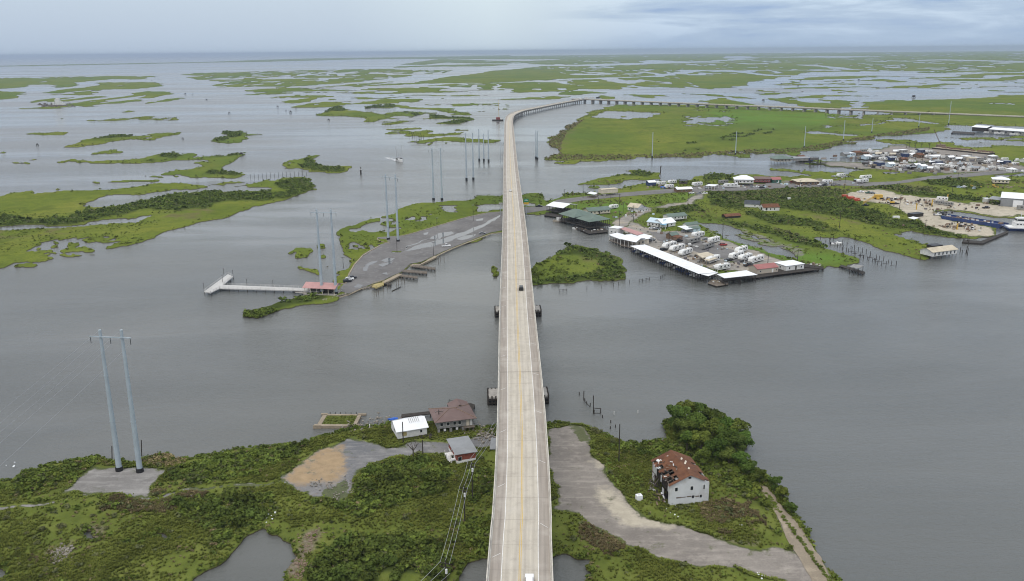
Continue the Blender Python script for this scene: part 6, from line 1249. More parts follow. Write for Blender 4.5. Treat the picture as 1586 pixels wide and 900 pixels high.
    for i, (x, y, yt, lab) in enumerate(((615, 391, 369, 'lamp post on the little island of the parking lot'), (671.5, 396, 375.6, 'lamp post by the upper boardwalk of the parking lot'), (532, 416, 399, 'lamp post with a wide head beside the lot entrance'), (677, 353.5, 338, 'slim lamp post on the marsh edge of the lot'), (733, 342, 318, 'slim lamp post near the top of the lot'))):
        t = thing('lamp_post', lab, 'lamp post', U(x, y, Z0), .4, 'lamp posts around the parking lot'); h = hgt(x, y, yt, Z0); MB().tube((0, 0, 0), (0, 0, h), .14, .1, 7).build('pole', M('wood_dark'), t); MB().box(-.9, -.25, h + .002, .9, .25, h + .25).build('lamp_head', M('stripe_gray'), t)
    o = MB().cbox((0, 0, .05), (6, 3, .2)).build('planting_island', M('marsh_plain')); o.location = U(614, 390, LANDZ + .1); structure(o)
    zl = LANDZ + .11; za = yaw(U(528, 440), U(545, 432))
    car('suv', 'white car parked between two dark cars beside the pavilion', 'car', U(541.5, 434, zl), .35, 'car_white', 'suv', 'cars parked by the pavilion'); car('suv', 'black car parked on the pavilion side of the white car', 'car', U(538, 437, zl), .35, 'car_black', 'suv', 'cars parked by the pavilion'); car('suv', 'black car parked on the far side of the white car', 'car', U(545.6, 431.4, zl), .35, 'car_black', 'suv', 'cars parked by the pavilion')
    car('pickup_truck', 'white pickup truck driving across the parking lot', 'pickup', U(691, 382, zl), .1, 'car_white', 'pickup'); car('suv', 'grey car on the lot close to the bridge', 'car', U(747, 362.4, zl), .15, 'car_gray', 'sedan')
def build_bridge_extras(at):
    # traffic on the deck
    def near_s(y):
        best = None
        for i in range(0, 2800, 4):
            p, t, r = at(i)
            yy = Pn(p.x, p.y, p.z)[1]
            if p.y > 60 and (best is None or abs(yy - y) < best[0]): best = (abs(yy - y), i)
        return best[1]
    for y, lane, paint, kind, lab in ((903, 1, 'car_white', 'suv', 'white car at the bottom of the bridge in the right lane'), (449.6, 1, 'car_black', 'suv', 'black car in the right lane at the crest of the bridge'), (296.6, -.6, 'car_white', 'sedan', 'white car halfway down the far side of the bridge'), (176, -1, 'car_white', 'sedan', 'tiny white car at the bend of the bridge')):
        s = near_s(y); p, t, r = at(s); d = 1.95 * lane; car('car', lab, 'car', p + r * d + Vector((0, 0, .02)), math.atan2(t.y, t.x), paint, kind, 'cars on the bridge')
    s = near_s(157)
    for i, (ds, lane, paint) in enumerate(((0, -1, 'car_white'), (40, 1, 'car_white'), (75, -1, 'car_gray'), (-60, 1, 'car_white'), (110, 1, 'car_black'))):
        p, t, r = at(min(s + ds, 2790)); car('car', 'tiny car on the far curve of the bridge, number %s from the near end' % ('two', 'three', 'four', 'one', 'five')[i], 'car', p + r * lane * 2, math.atan2(t.y, t.x), paint, 'suv', 'cars on the far curve of the bridge')
    for i, (x, y, w, h, mt) in enumerate(((908, 152.6, 9, 3.4, 'white_wall'), (917, 152.4, 12, 3, 'white_wall'), (926, 152.6, 8, 3.4, 'wood_dark'), (897, 153.6, 8, 3, 'white_wall'))):
        t = thing('site_cabin', ('white work cabin at the junction of bridge and viaduct', 'long white work cabin right of the junction', 'dark machine shed at the start of the viaduct', 'white work cabin on the end of the curve')[i], 'cabin', U(x, y, 8.2), .2, 'work cabins at the bridge junction'); MB().box(-w / 2, -1.6, 0, w / 2, 1.6, h).build('body', M(mt), t); MB().box(-w / 2 - .2, -1.8, h + .003, w / 2 + .2, 1.8, h + .25).build('roof', M('white_metal' if mt != 'wood_dark' else 'dark_roof'), t)
    # road sign on tall posts right of the bridge
    b = U(815, 333, Z0); h = hgt(815, 333, 308, Z0); t = thing('road_sign', 'green over yellow road sign on a post beside the bridge', 'road sign', b, 0); MB().tube((0, 0, -.5), (0, 0, h - 2.0), .2, .18, 8).build('post', M('galvanized'), t); MB().box(-1.9, -.28, h - 4.2, 1.9, -.18, h - 2.6).build('lower_panel', M('sign_yellow'), t); MB().box(-1.7, -.28, h - 2.55, 1.7, -.18, h).build('upper_panel', M('sign_green'), t); MB().box(-1.2, -.30, h - 1.5, 1.2, -.285, h - 1.2).build('lettering_line', M('white_paint'), t); MB().box(-1.0, -.30, h - .9, .8, -.285, h - .6).build('lettering_line', M('white_paint'), t)
    for i, (x, y, yt) in enumerate(((778, 249, 200), (778.6, 333, 315))):
        t = thing('lamp_post', ('tall lamp post rising left of the far bridge span', 'lamp post with twin heads at the left bridge foot')[i], 'lamp post', U(x - 3, y, .4), 0); h = hgt(x - 3, y, yt, .4); MB().tube((0, 0, -2), (0, 0, h), .22, .14, 8).build('pole', M('galvanized'), t); MB().box(-1.4, -.3, h + .002, 1.4, .3, h + .35).build('lamp_head', M('white_metal'), t)
def build_camp():
    q = random.Random(21)
    # boathouses by the bridge
    canopy('boathouse', 'bright white roofed open boathouse on dark piles nearest the bridge', 'boathouse', [(845.5, 318.4), (872, 322.8), (894.5, 317), (868.5, 313.6)], 6.2, 'white_metal', 2.6, 7, 'wood_dark', rise=1.8, deckm='wood_dark', rows=3, beams=True)
    t = deck('dock', 'low dark dock under the white boathouse', 'dock', [(843, 333.5), (846, 329), (872, 333), (870, 337)], 1.2, 'wood_dark', 2.4)
    g = 'twin green roofed boathouses'
    for quad, lab, n in (([(865, 331.3), (888, 337.6), (919, 331), (897, 324.6)], 'left one of the big green roofed boathouses', 7), ([(891.5, 338.2), (912.7, 344.3), (946, 339.4), (924, 332.6)], 'right one of the big green roofed boathouses', 8)):
        t = canopy('boathouse', 'large open ' + lab + ' over the water', 'boathouse', quad, 6.6, 'green_roof', 2.4, n, 'wood_dark', deckm='wood_dark', rows=4, group=g, beams=True)
        for o in list(t.children):
            if o.name.startswith('roof'): me = o.data; v = [x.co.copy() for x in me.vertices]; n_ = len(v) // 2; bpy.data.objects.remove(o)
        c4 = v[:4]; up = Vector((0, 0, .14)); a = c4[0].lerp(c4[3], .5).lerp(c4[1].lerp(c4[2], .5), .36) + Vector((0, 0, 3.2)); b = c4[0].lerp(c4[3], .5).lerp(c4[1].lerp(c4[2], .5), .64) + Vector((0, 0, 3.2)); mb = MB()
        for F_ in ([c4[0], c4[1], b, a], [c4[1], c4[2], b], [c4[2], c4[3], a, b], [c4[3], c4[0], a]): k = len(F_); mb.add(F_ + [p + up for p in F_], [tuple(range(k))[::-1], tuple(range(k, 2 * k))] + [(i, (i + 1) % k, k + (i + 1) % k, k + i) for i in range(k)])
        mb.build('roof', M('green_roof'), t)
    deck('dock', 'low cluttered dock in front of the right green boathouse', 'dock', [(889, 352), (893, 348), (938, 354), (942, 359), (912, 362)], 1.1, 'wood_dark', 2.4, rail=(4,))
    rzb = yaw(U(865, 350), U(912, 361))
    for i, (x, y, rz, k, s, m_) in enumerate(((866, 343.5, 2.9, 'cabin', 1.35, 'rv_tan'), (894, 355.5, 2.6, 'skiff', 1.1, 'hull_white'), (917, 360.4, 2.9, 'skiff', .9, 'hull_white'), (933, 358.5, 2.9, 'skiff', .9, 'hull_white'))): boat(('cream cabin boat moored off the left green boathouse', 'white skiff hanging under the left green boathouse', 'white skiff at the low dock of the right green boathouse', 'white skiff at the right end of the low green boathouse dock')[i], U(x, y, .1), rz, k, s, None, m_)
    house('long_house', 'long cream house with green gable roof behind the green boathouses', 'house', (912, 332.5), (945, 329.6), 9, 2.6, 'gx', 1.8, 'cream_wall', 'green_roof', .6, floor=.6, win=[('f', .12 + .16 * i, 1.0, 1.1, 1.0) for i in range(6)], door=('f', .5, 'wood_dark'))
    house('cottage', 'grey white cottage with pale tin roof and damaged dark end on the lawn', 'house', (972, 325.4), (988, 327.4), 9, 2.8, 'gx', 2.2, 'white_wall', 'tan_roof', .5, floor=.3, win=(('f', .2, .9, 1, 1), ('f', .5, .9, 1, 1), ('f', .8, .9, 1, 1)), door=('f', .35))
    house('shed', 'burnt dark shed at the end of the pale tin roofed cottage', 'shed', (990, 326.4), (1001, 325), 6, 2.2, 'shed', .5, 'wood_dark', 'dark_roof', .3, win=(('f', .4, .8, 1, 1),)); house('shed', 'low white outbuilding in front of the burnt shed', 'shed', (989, 329), (1004, 326.6), 3.5, 1.9, 'shed', .3, 'white_wall', 'gray_roof', .2, win=(('f', .2, .6, .8, .8), ('f', .5, .6, .8, .8), ('f', .8, .6, .8, .8)))
    house('bungalow', 'white bungalow with pale blue roof beside the shell yard', 'house', (1002.4, 349.4), (1024, 352), 10, 2.9, 'gx', 2.0, 'white_wall', 'pale_blue_roof', .5, floor=.4, win=(('f', .15, .9, 1, 1.1), ('f', .4, .9, 1, 1.1), ('f', .65, .9, 1, 1.1), ('l', .5, .9, 1, 1)), door=('f', .85, 'wood_dark'))
    house('bungalow', 'white gable fronted wing with blue porch roof joined to the bungalow', 'house', (1026, 352.6), (1046, 349.6), 10, 2.7, 'gx', 2.4, 'white_wall', 'white_metal', .5, floor=.4, win=(('f', .7, .9, 1, 1),), door=('f', .4, 'wood_dark'))
    canopy('porch', 'bright blue porch roof at the bungalow joint', 'porch', [(1022, 347.6), (1031, 349.4), (1036, 343), (1027, 341)], 3.6, 'blue_roof', None, 3, 'white_paint', foot=.5)
    house('raised_house', 'small raised white house with grey green roof behind the bungalow', 'house', (1036, 341.2), (1063.6, 338.6), 8, 2.5, 'gx', 1.4, 'white_wall', 'green_roof', .5, floor=1.3, win=[('f', .15 + .2 * i, .9, 1, 1) for i in range(4)], door=('f', .9))
    canopy('carport', 'white flat carport beside the small pale blue cabin', 'carport', [(1049, 350.6), (1062, 356), (1073, 354.6), (1062, 349.6)], 3.2, 'white_metal', None, 3, 'wood_dark', foot=.5); house('cabin', 'small pale blue cabin with green roof beside the flat carport', 'cabin', (1074, 360), (1084.6, 358), 5, 2.4, 'gx', 1.0, 'pale_blue_roof', 'green_roof', .3, win=(('f', .5, .9, .9, .9),)); car('suv', 'dark car under the flat white carport', 'car', U(1060, 359.6, Z0), .3, 'car_gray', 'suv')
    house('store', 'gabled long cabin with green roof behind the flat carport', 'house', (1064, 353.6), (1082, 351.6), 5, 2.3, 'gx', 1.2, 'white_wall', 'green_roof', .4)
    # bait shop and marina roofs over the water
    house('cargo_box', 'plain white box building at the corner of the marina', 'building', (943, 362), (957, 364), 7, 4.2, 'flat', .1, 'white_wall', 'white_metal', .2, zb=1.2, win=(('f', .3, 1.2, .9, .9), ('f', .7, 1.2, .9, .9)))
    canopy('marina_roof', 'left white canopy of the marina over the boat slips', 'canopy', [(942.8, 364), (961, 371), (974, 366), (956, 360.6)], 4.6, 'white_metal', 1.3, 5, 'white_paint', beams=True)
    canopy('marina_roof', 'right white canopy of the marina with a tan front gable', 'canopy', [(960, 370), (985, 375.6), (1000, 369.2), (978, 363)], 5.4, 'white_metal', 1.35, 5, 'white_paint', rise=1.2, beams=True)
    house('bait_shop', 'tan walled marina shop under the right white canopy', 'shop', (986, 380.6), (1005, 377.6), 6, 3.6, 'gx', 1.2, 'cream_wall', 'white_metal', .6, zb=1.0, win=(('f', .5, 1.2, 1.2, 1.0), ('r', .5, 1.2, 1.0, 1.0)), door=('f', .2))
    canopy('red_canopy', 'faded red roof strip behind the white marina roofs', 'canopy', [(959, 354), (987, 364.4), (997, 361.6), (968, 352)], 4.8, 'pink_roof', None, 5, 'wood_dark', foot=.5); canopy('white_canopy', 'white roof strip between the red strip and the marina', 'canopy', [(985, 366.6), (1002, 370.6), (1011, 366), (996, 362)], 4.4, 'white_metal', None, 4, 'white_paint', foot=.5)
    # the long covered slips
    L1 = canopy('boat_slip_roof', 'very long white metal roof over the row of boat slips', 'boat shed', [(975.6, 381.2), (1082, 424.4), (1110.6, 422), (999, 379)], 4.6, 'white_metal', None, 30, 'wood_dark', rows=3, foot=-2, beams=True)
    L2 = canopy('boat_slip_roof', 'short white roof joining the long slip roof to the end roof', 'boat shed', [(1083.4, 424.2), (1097, 428), (1112.4, 422.8), (1103, 420)], 4.3, 'white_metal', None, 5, 'wood_dark', foot=-2)
    L3 = canopy('boat_slip_roof', 'white roof turning the corner beside the red roofed dock house', 'boat shed', [(1110, 425), (1122, 431.2), (1173.4, 425.8), (1156, 419)], 4.5, 'white_metal', None, 9, 'wood_dark', rows=3, foot=-2, beams=True)
    deck('dock', 'dark catwalk along the shore side of the long slip roof', 'dock', [(998, 387), (1004, 386), (1110, 427.4), (1104, 430)], 1.4, 'wood_dark', 4)
    slip0, slip1 = U(978, 389.5, .1), U(1083, 432.5, .1); dr = (slip1 - slip0).normalized(); rzs = math.atan2(dr.y, dr.x) - math.pi / 2; n = 26; g = 'boats under the long slip roof'
    for i in range(n):
        if i in (3, 9, 16): continue
        p = slip0.lerp(slip1, (i + .5) / n) + Vector((dr.y * -1, dr.x, 0)) * 1.6 + Vector((0, 0, .5 + .3 * q.random()))
        boat('small boat under the long white roof, slip %d of 26 from the marina end' % (i + 1), p, rzs + q.uniform(-.06, .06), 'cabin' if i % 5 == 2 else 'skiff', .92, g, q.choice(['hull_white', 'hull_white', 'stripe_gray', 'hull_blue']))
    for i in range(0, 26, 2):
        p = slip0.lerp(slip1, i / n); a = p + Vector((-dr.y, dr.x, 0)) * 8
        o = MB().cbox(((a + p) / 2 + Vector((0, 0, .9)))[:], ((a - p).length, .9, .25), yaw(p, a)).build('slip_finger', M('wood_gray')); tag(o, 'narrow finger walkway under the long roof, number %d from the marina end' % (i // 2 + 1), 'walkway', 'finger walkways under the long slip roof')
    deck('dock', 'broad dark dock carrying the red and white dock houses', 'dock', [(1122, 435.5), (1116, 430.6), (1158, 422.6), (1190, 418), (1245, 411), (1268, 412.6), (1274, 416.5), (1206, 425), (1176, 429.6)], 1.5, 'wood_dark', 3)
    deck('dock', 'low square dock platform at the corner under the end roof', 'dock', [(1096, 438.4), (1102, 432.4), (1128, 435), (1128, 440), (1110, 443)], 1.0, 'wood_gray', 2.4)
    deck('dock', 'cluttered railed dock right of the white dock house', 'dock', [(1246, 413.6), (1240, 407), (1274, 413), (1276, 416.4)], 1.8, 'wood_dark', 2.4, rail='all')
    house('dock_house', 'tan dock house with red gable roof on dark piles', 'house', (1173, 424.6), (1205, 421), 8.2, 2.7, 'gx', 1.5, 'rv_tan', 'red_roof', .3, zb=1.51, win=(('f', .14, .9, .8, .8), ('f', .92, .9, .6, .8)), door=('f', .73, 'white_paint')); 
    house('dock_house', 'white dock house with flat white roof on dark piles', 'house', (1217, 419.6), (1245, 416), 9.5, 2.7, 'flat', .1, 'white_wall', 'white_metal', .35, zb=1.51, win=(('f', .2, .8, .8, 1), ('f', .85, .8, .8, 1), ('l', .5, .8, 1, 1)), door=('f', .55, 'wood_dark'))
    deck('pier', 'small dark pier jutting from the lawn point', 'pier', [(1300, 412), (1304, 410), (1340, 421), (1336, 424.4)], 1.2, 'wood_dark', 2.5); canopy('gazebo', 'dark flat gazebo on the small pier', 'gazebo', [(1316, 413.6), (1330, 416), (1337.5, 412), (1322, 409.6)], 4.2, 'gray_wall', None, 3, 'wood_dark')
    # trailers of the lot
    for lab, A, B, k in (('white camper at the head of the row of three, closest to the marina', (1030, 386.6), (1048, 381.4), 'round'), ('white camper in the middle of the row of three', (1041, 391.2), (1061, 385.6), 'round'), ('white camper last of the row of three, beside the tan carport', (1056, 398), (1072.6, 391.8), 'round'), ('white camper with an awning behind the slip roof corner', (1111, 420.6), (1131, 416.6), 'round'), ('grey square trailer in the middle of the lot', (1066, 379), (1085, 374.6), 'box'), ('large white fifth wheel camper behind the grey square trailer', (1076, 370), (1091, 366), 'fifth'), ('grey square trailer right of the car on the lot', (1091, 387.4), (1106, 381.8), 'box'), ('white camper behind the second grey trailer', (1101, 378), (1115, 374), 'motor'),
                          ('dark fronted motor home in the right hand group of the lot', (1134, 403), (1152, 397), 'motor'), ('white camper behind the dark fronted motor home', (1143, 394), (1158, 388.6), 'round'), ('rounded white camper near the red roofed dock house', (1149, 406.6), (1165, 400.6), 'fifth'), ('white camper with roof awning beside the red dock house', (1164, 409), (1183, 403.6), 'motor'), ('small camper under the tan carport', (1098, 409), (1115, 403.4), 'motor')): rv(lab, A, B, k)
    canopy('carport', 'tan metal carport beside the row of three white campers', 'carport', [(1078.8, 393.4), (1088, 399.6), (1107, 395), (1095.4, 390.4)], 4.0, 'tan_roof', None, 3, 'wood_tan', foot=.4, fascia='cream_wall'); canopy('carport', 'lower tan awning joined to the tan carport', 'carport', [(1090, 402.2), (1098, 404.4), (1111.6, 400), (1103, 398.4)], 3.4, 'tan_roof', None, 3, 'wood_tan', foot=.4); canopy('awning', 'white awning in front of the camper at the roof corner', 'awning', [(1104, 412), (1111, 414.4), (1123, 411), (1116, 409)], 3.0, 'white_metal', None, 3, 'white_paint', foot=.4)
    house('shed', 'brown plank shed with green roof in the trailer lot', 'shed', (1040, 371), (1051, 369), 5, 2.6, 'gx', 1.4, 'shed_brown', 'green_roof', .3, door=('f', .5)); house('shed', 'rust brown shed behind a dark truck in the trailer lot', 'shed', (1050, 374), (1057, 371.6), 4, 2.3, 'shed', .4, 'rust_wall', 'rust', .2)
    car('pickup_truck', 'dark pickup truck in front of the brown plank shed', 'pickup', U(1051, 374.4, Z0), .5, 'car_black', 'pickup'); car('car', 'silver car behind the grey trailers', 'car', U(1093, 371.6, Z0), .2, 'car_gray', 'sedan'); car('car', 'small red utility vehicle beside the white camper and the drive', 'car', U(1120.4, 380.4, Z0), .3, 'car_red', 'suv'); car('pickup_truck', 'dark pickup truck below the rounded white camper', 'pickup', U(1159, 412, Z0), .4, 'car_black', 'pickup'); car('pickup_truck', 'dark pickup truck passing under the bridge on the road', 'pickup', U(834.6, 320.4, LANDZ + .1), .15, 'car_black', 'pickup'); car('car', 'silver car parked at the marina shop', 'car', U(1010, 373, Z0), .6, 'car_gray', 'suv')
    for x, y, lab, c_, k in ((1010, 354.6, 'white car parked in front of the white bungalow', 'car_white', 'sedan'), (1017, 355.4, 'grey pickup parked in front of the white bungalow', 'car_gray', 'pickup'), (1028, 388, 'dark lawn tractor beside the first white camper', 'car_black', 'suv'), (1128, 404, 'dark car parked left of the dark fronted motor home', 'car_black', 'sedan')): car('car', lab, 'car', U(x, y, Z0), .35, c_, k)
    rv('small white camper parked on the lawn behind the green long house', (946, 324.4), (958, 322.6), 'round')
    # ruined houses in the scrub
    house('house', 'small white gabled house with dark grey roof in the scrub', 'house', (1153, 320.6), (1176, 321.6), 7, 2.6, 'gx', 2.2, 'white_wall', 'dark_roof', .4, win=(('f', .7, .9, .9, .9), ('r', .5, .9, .9, .9))); house('house', 'derelict white house with rusty roof and dark open end in the scrub', 'house', (1182, 327), (1207, 326.4), 8, 2.8, 'gx', 2.0, 'white_wall', 'rust', .4, win=(('f', .2, .8, 1.4, 1.6), ('f', .45, .8, .9, 1.2), ('f', .7, .8, .9, 1.2), ('l', .5, .3, 3, 2.0)), frame=None); house('shed', 'collapsing low shed with rusty roof in the tall scrub', 'shed', (1124, 338.6), (1147, 337), 6, 1.6, 'gx', 1.2, 'wood_dark', 'rust', .5)
    o = MB().box(-1.2, -.8, 0, 1.2, .8, 1.3).build('white_bin', M('white_wall')); o.location = U(1222, 308.6, Z0); tag(o, 'white bin standing alone in the scrub', 'bin')
    # houses along the road, far side
    house('raised_house', 'big raised white house with bright hip roof beyond the road', 'house', (1138, 283.6), (1167, 284), 12, 3.2, 'hip', 3.2, 'white_wall', 'white_metal', .8, floor=2.2, win=[('f', .1 + .2 * i, 1.0, 1.2, 1.2) for i in range(5)], door=('f', .2))
    house('row_house', 'long maroon row building with white windows beyond the road', 'house', (1168, 282), (1193, 282.4), 8, 3, 'gx', 1.6, 'red_wall', 'maroon_roof', .4, floor=.8, win=[('f', .1 + .16 * i, .9, 1.0, 1.2) for i in range(6)]); house('shop', 'green walled shop with red gable roof beyond the road', 'shop', (1196, 283.4), (1210, 283), 8, 3, 'gx', 1.8, 'green_wall', 'red_roof', .4, win=(('f', .3, .8, 1.6, 1.4),), door=('f', .7, 'white_paint')); house('store', 'wide low brown building with tan hip roof beyond the road', 'shop', (1236, 286.6), (1268, 286), 14, 2.8, 'hip', 2.2, 'shed_brown', 'tan_roof', 1.0, win=[('f', .15 + .23 * i, .8, 1.6, 1.2) for i in range(4)])
    house('shed', 'white roofed dark walled shed among the roadside campers', 'shed', (1005, 288.2), (1016, 287.6), 7, 3.2, 'gx', 1.2, 'navy_wall', 'white_metal', .4); canopy('hut', 'open dark shelter frame behind the roadside campers', 'shelter', [(1052, 280.6), (1064, 280.6), (1065, 278), (1053, 278)], 3.6, 'dark_roof', 1.6, 4, 'wood_dark'); house('house', 'white roofed brown walled house beside the road', 'house', (1049, 298.4), (1072, 297.4), 8, 2.8, 'gx', 1.2, 'shed_brown', 'white_metal', .6, win=(('f', .3, .8, 1, 1), ('f', .6, .8, 1, 1)))
    canopy('carport', 'white open carport in front of the long white camper', 'carport', [(1092, 287.6), (1107, 288.6), (1113, 286), (1098, 285.4)], 3.8, 'white_metal', None, 4, 'white_paint', foot=.5)
    canopy('boathouse', 'white roofed boat shelter beside the road left of the tan containers', 'boathouse', [(909, 299.6), (921, 301.4), (926, 299), (915, 297)], 4.0, 'white_metal', 1.0, 4, 'wood_gray'); house('net_shed', 'raised shed of pale tan boxes on dark supports beside the road', 'shed', (932, 300), (957, 298), 6, 3.2, 'flat', .2, 'cream_wall', 'tan_roof', .2, floor=2.0, piles='water')
    for lab, A, B, k in (('white camper by the road, right of the dark walled shed', (1019, 288), (1032, 286.6), 'fifth'), ('white camper by the road in front of the dark shelter', (1036, 285.4), (1048, 284.4), 'round'), ('white camper by the road beside the blue tarp', (1031, 292.4), (1044, 291.4), 'round'), ('white camper behind the brown walled roadside house', (1074, 289), (1088, 287.6), 'motor'), ('cream camper left of the big raised house', (1114, 285.4), (1128, 284.6), 'box'), ('long white camper in front of the big raised house', (1122, 291), (1143, 290), 'motor'), ('white camper right of the wide tan roofed building', (1276, 285), (1290, 284), 'fifth'), ('white camper at the road bend below the marsh houses', (1330, 284.6), (1345, 282.6), 'fifth'), ('white motor home behind the camper at the road bend', (1334, 278), (1350, 276.6), 'motor'), ('white camper in the yard above the tan roofed building', (1298, 275), (1309, 274), 'round')): rv(lab, A, B, k)
    o = MB().cbox((0, 0, .8), (4.5, 3, 1.6)).build('tarp_covered_boat', M('blue_tarp')); o.location = U(1027, 291.6, Z0); tag(o, 'blue tarp over a boat among the roadside campers', 'tarp')
    for i, (x, y, c_, k) in enumerate(((1071, 300, 'car_white', 'sedan'), (1083, 300.6, 'car_gray', 'pickup'), (1091, 300.4, 'car_white', 'pickup'), (1165, 290, 'car_gray', 'suv'), (1172, 290.6, 'car_white', 'pickup'), (1180, 291.6, 'car_black', 'suv'), (1226, 283, 'car_red', 'suv'), (1232, 281.6, 'car_blue', 'pickup'), (1270, 287, 'car_white', 'sedan'), (1277, 287.6, 'car_black', 'pickup'))):
        car('car', ('white car in front of the brown roadside house', 'grey pickup beside the brown roadside house', 'white pickup at the drive mouth', 'grey car under the raised white house corner', 'white pickup before the maroon row building', 'black car before the maroon row building', 'red car right of the red roofed shop', 'blue pickup right of the red roofed shop', 'white car before the wide tan roofed building', 'black pickup before the wide tan roofed building')[i], 'car', U(x, y, LANDZ + .12), .3, c_, k, 'cars parked along the far road')
    # pilings of the ruined marina pond
    g = 'bare pilings in the boat pond'; k = 0
    for a, b, n in (((1285, 372), (1388, 412), 17), ((1272, 372), (1370, 414), 16), ((1300, 384), (1360, 410), 9), ((1440, 394), (1500, 372), 0)):
        for i in range(n):
            x = a[0] + (b[0] - a[0]) * i / (n - 1) + q.uniform(-2, 2); y = a[1] + (b[1] - a[1]) * i / (n - 1) + q.uniform(-1, 1); post('piling', 'one of many bare dark pilings standing in rows in the boat pond', 'piling', x, y, q.uniform(1.6, 3.6), .17, -1.5, 'wood_dark', g, q.uniform(-.05, .05))
    for i in range(8):
        x, y = 1312 + 9.5 * i + q.uniform(-3, 3), 389 + 3.2 * i; a = U(x, y, 1.2); o = MB().tube(a, a + Vector((2.6, -1.0, 0)), .13, .13, 5).build('cross_timber', M('wood_dark')); tag(o, 'short dark timber joining pilings in the boat pond', 'beam', 'cross timbers in the boat pond')
    boat('small white boat alone in the boat pond', U(1296, 378.4, .1), .2, 'skiff', 1.2)
    for i, (x, y) in enumerate(((1494, 374), (1498, 376), (1500, 379), (1491, 377), (1487, 391), (1490, 394), (1496, 393), (1498, 396), (1497, 392))): post('piling', 'one of the clustered dark pilings right of the derelict pile house', 'piling', x, y, q.uniform(2.4, 4.6), .2, -1.5, 'wood_dark', 'pilings right of the derelict pile house', q.uniform(-.05, .05))
    house('pile_house', 'derelict pale house with tan roof standing on piles at the water edge', 'house', (1444, 397.6), (1482, 392.6), 9, 2.6, 'gx', 1.6, 'white_wall', 'tan_roof', .5, zb=.2, floor=1.8, win=[('f', .1 + .16 * i, .4, .9, 1.6) for i in range(6)], frame=None, piles='water'); house('shed', 'dark low shed behind the derelict pile house', 'shed', (1444, 385), (1460, 383.6), 5, 1.6, 'flat', .1, 'wood_dark', 'dark_roof', .2)
    # fences and lone frames in the near water
    for (x0, y0, x1, y1, n, lab) in ((990, 437, 1006, 434, 4, 'low broken rail fence standing in the water left of the slips'), (866, 452.5, 878, 451.6, 3, 'little low frame in the water below the triangular island'), (1023, 432, 1030, 427.6, 3, 'zigzag frame of posts in the water beside the slips')):
        t = thing('water_fence', lab, 'fence', U(x0, y0, 0)); o0 = U(x0, y0, 0); p = [U(x0 + (x1 - x0) * i / (n - 1), y0 + (y1 - y0) * i / (n - 1), 0) - o0 for i in range(n)]
        for v in p: MB().tube(v + Vector((0, 0, -1.5)), v + Vector((0, 0, 1.6)), .14, .12, 6).build('post', M('wood_dark'), t)
        for zz in (.5, 1.2): MB().tube(p[0] + Vector((0, 0, zz)), p[-1] + Vector((0, 0, zz)), .07, .07, 5).build('rail', M('wood_dark'), t)
    for i, (x, y) in enumerate(((909, 449), (932, 447), (950, 444), (958, 442), (975, 439))): post('stake', 'lone stake in the line below the triangular island, number %s from the bridge' % ('one', 'two', 'three', 'four', 'five')[i], 'stake', x, y, 2, .12, -1, 'wood_dark', 'stakes below the triangular island')
    # utility poles of the settlement
    for x, y, yt, lab in ((959, 352, 326, 'utility pole at the corner of the marina box building'), (965, 331, 313, 'utility pole between the long house and the lawn cottage'), (981, 343, 318, 'utility pole on the round grass plot'), (959, 318, 300, 'utility pole on the lawn above the small camper'), (903, 307, 287, 'utility pole beside the white roadside boat shelter'), (874, 305, 293, 'utility pole on the road verge nearest the bridge'), (1036, 378.6, 358.6, 'utility pole at the head of the camper row'), (1065, 326, 298, 'utility pole at the bend of the shell drive'), (1119, 370, 345, 'utility pole on the grass strip beside the puddles'), (1133.6, 314, 296, 'utility pole in the scrub above the rusty shed'), (1300, 353.6, 326, 'utility pole with crossbeam on the open meadow'), (1235, 405, 386, 'utility pole behind the white dock house'), (1189, 411, 393, 'utility pole behind the red dock house'), (1238, 298, 279, 'utility pole before the wide tan roofed building'), (1308, 292, 272, 'utility pole by the camper at the road bend'), (1393, 325, 302, 'utility pole at the edge of the sandy yard'), (1433, 354, 340, 'utility pole at the foot of the sandy yard'), (1474, 303, 287, 'utility pole in the scrub behind the sandy yard'), (1483, 280, 267, 'utility pole on the road verge left of the pale house'), (1566, 279, 262, 'utility pole beside the pale far right house'), (1022, 316, 302, 'utility pole at the middle of the lawn'), (1092, 300, 284, 'utility pole across the road from the drive mouth'), (946, 312, 302, 'bare stub pole on the lawn left of the camper'), (927, 314.6, 306, 'bare stub pole behind the green boathouse')): upole(lab, x, y, yt, 1 if 'stub' not in lab else 0)
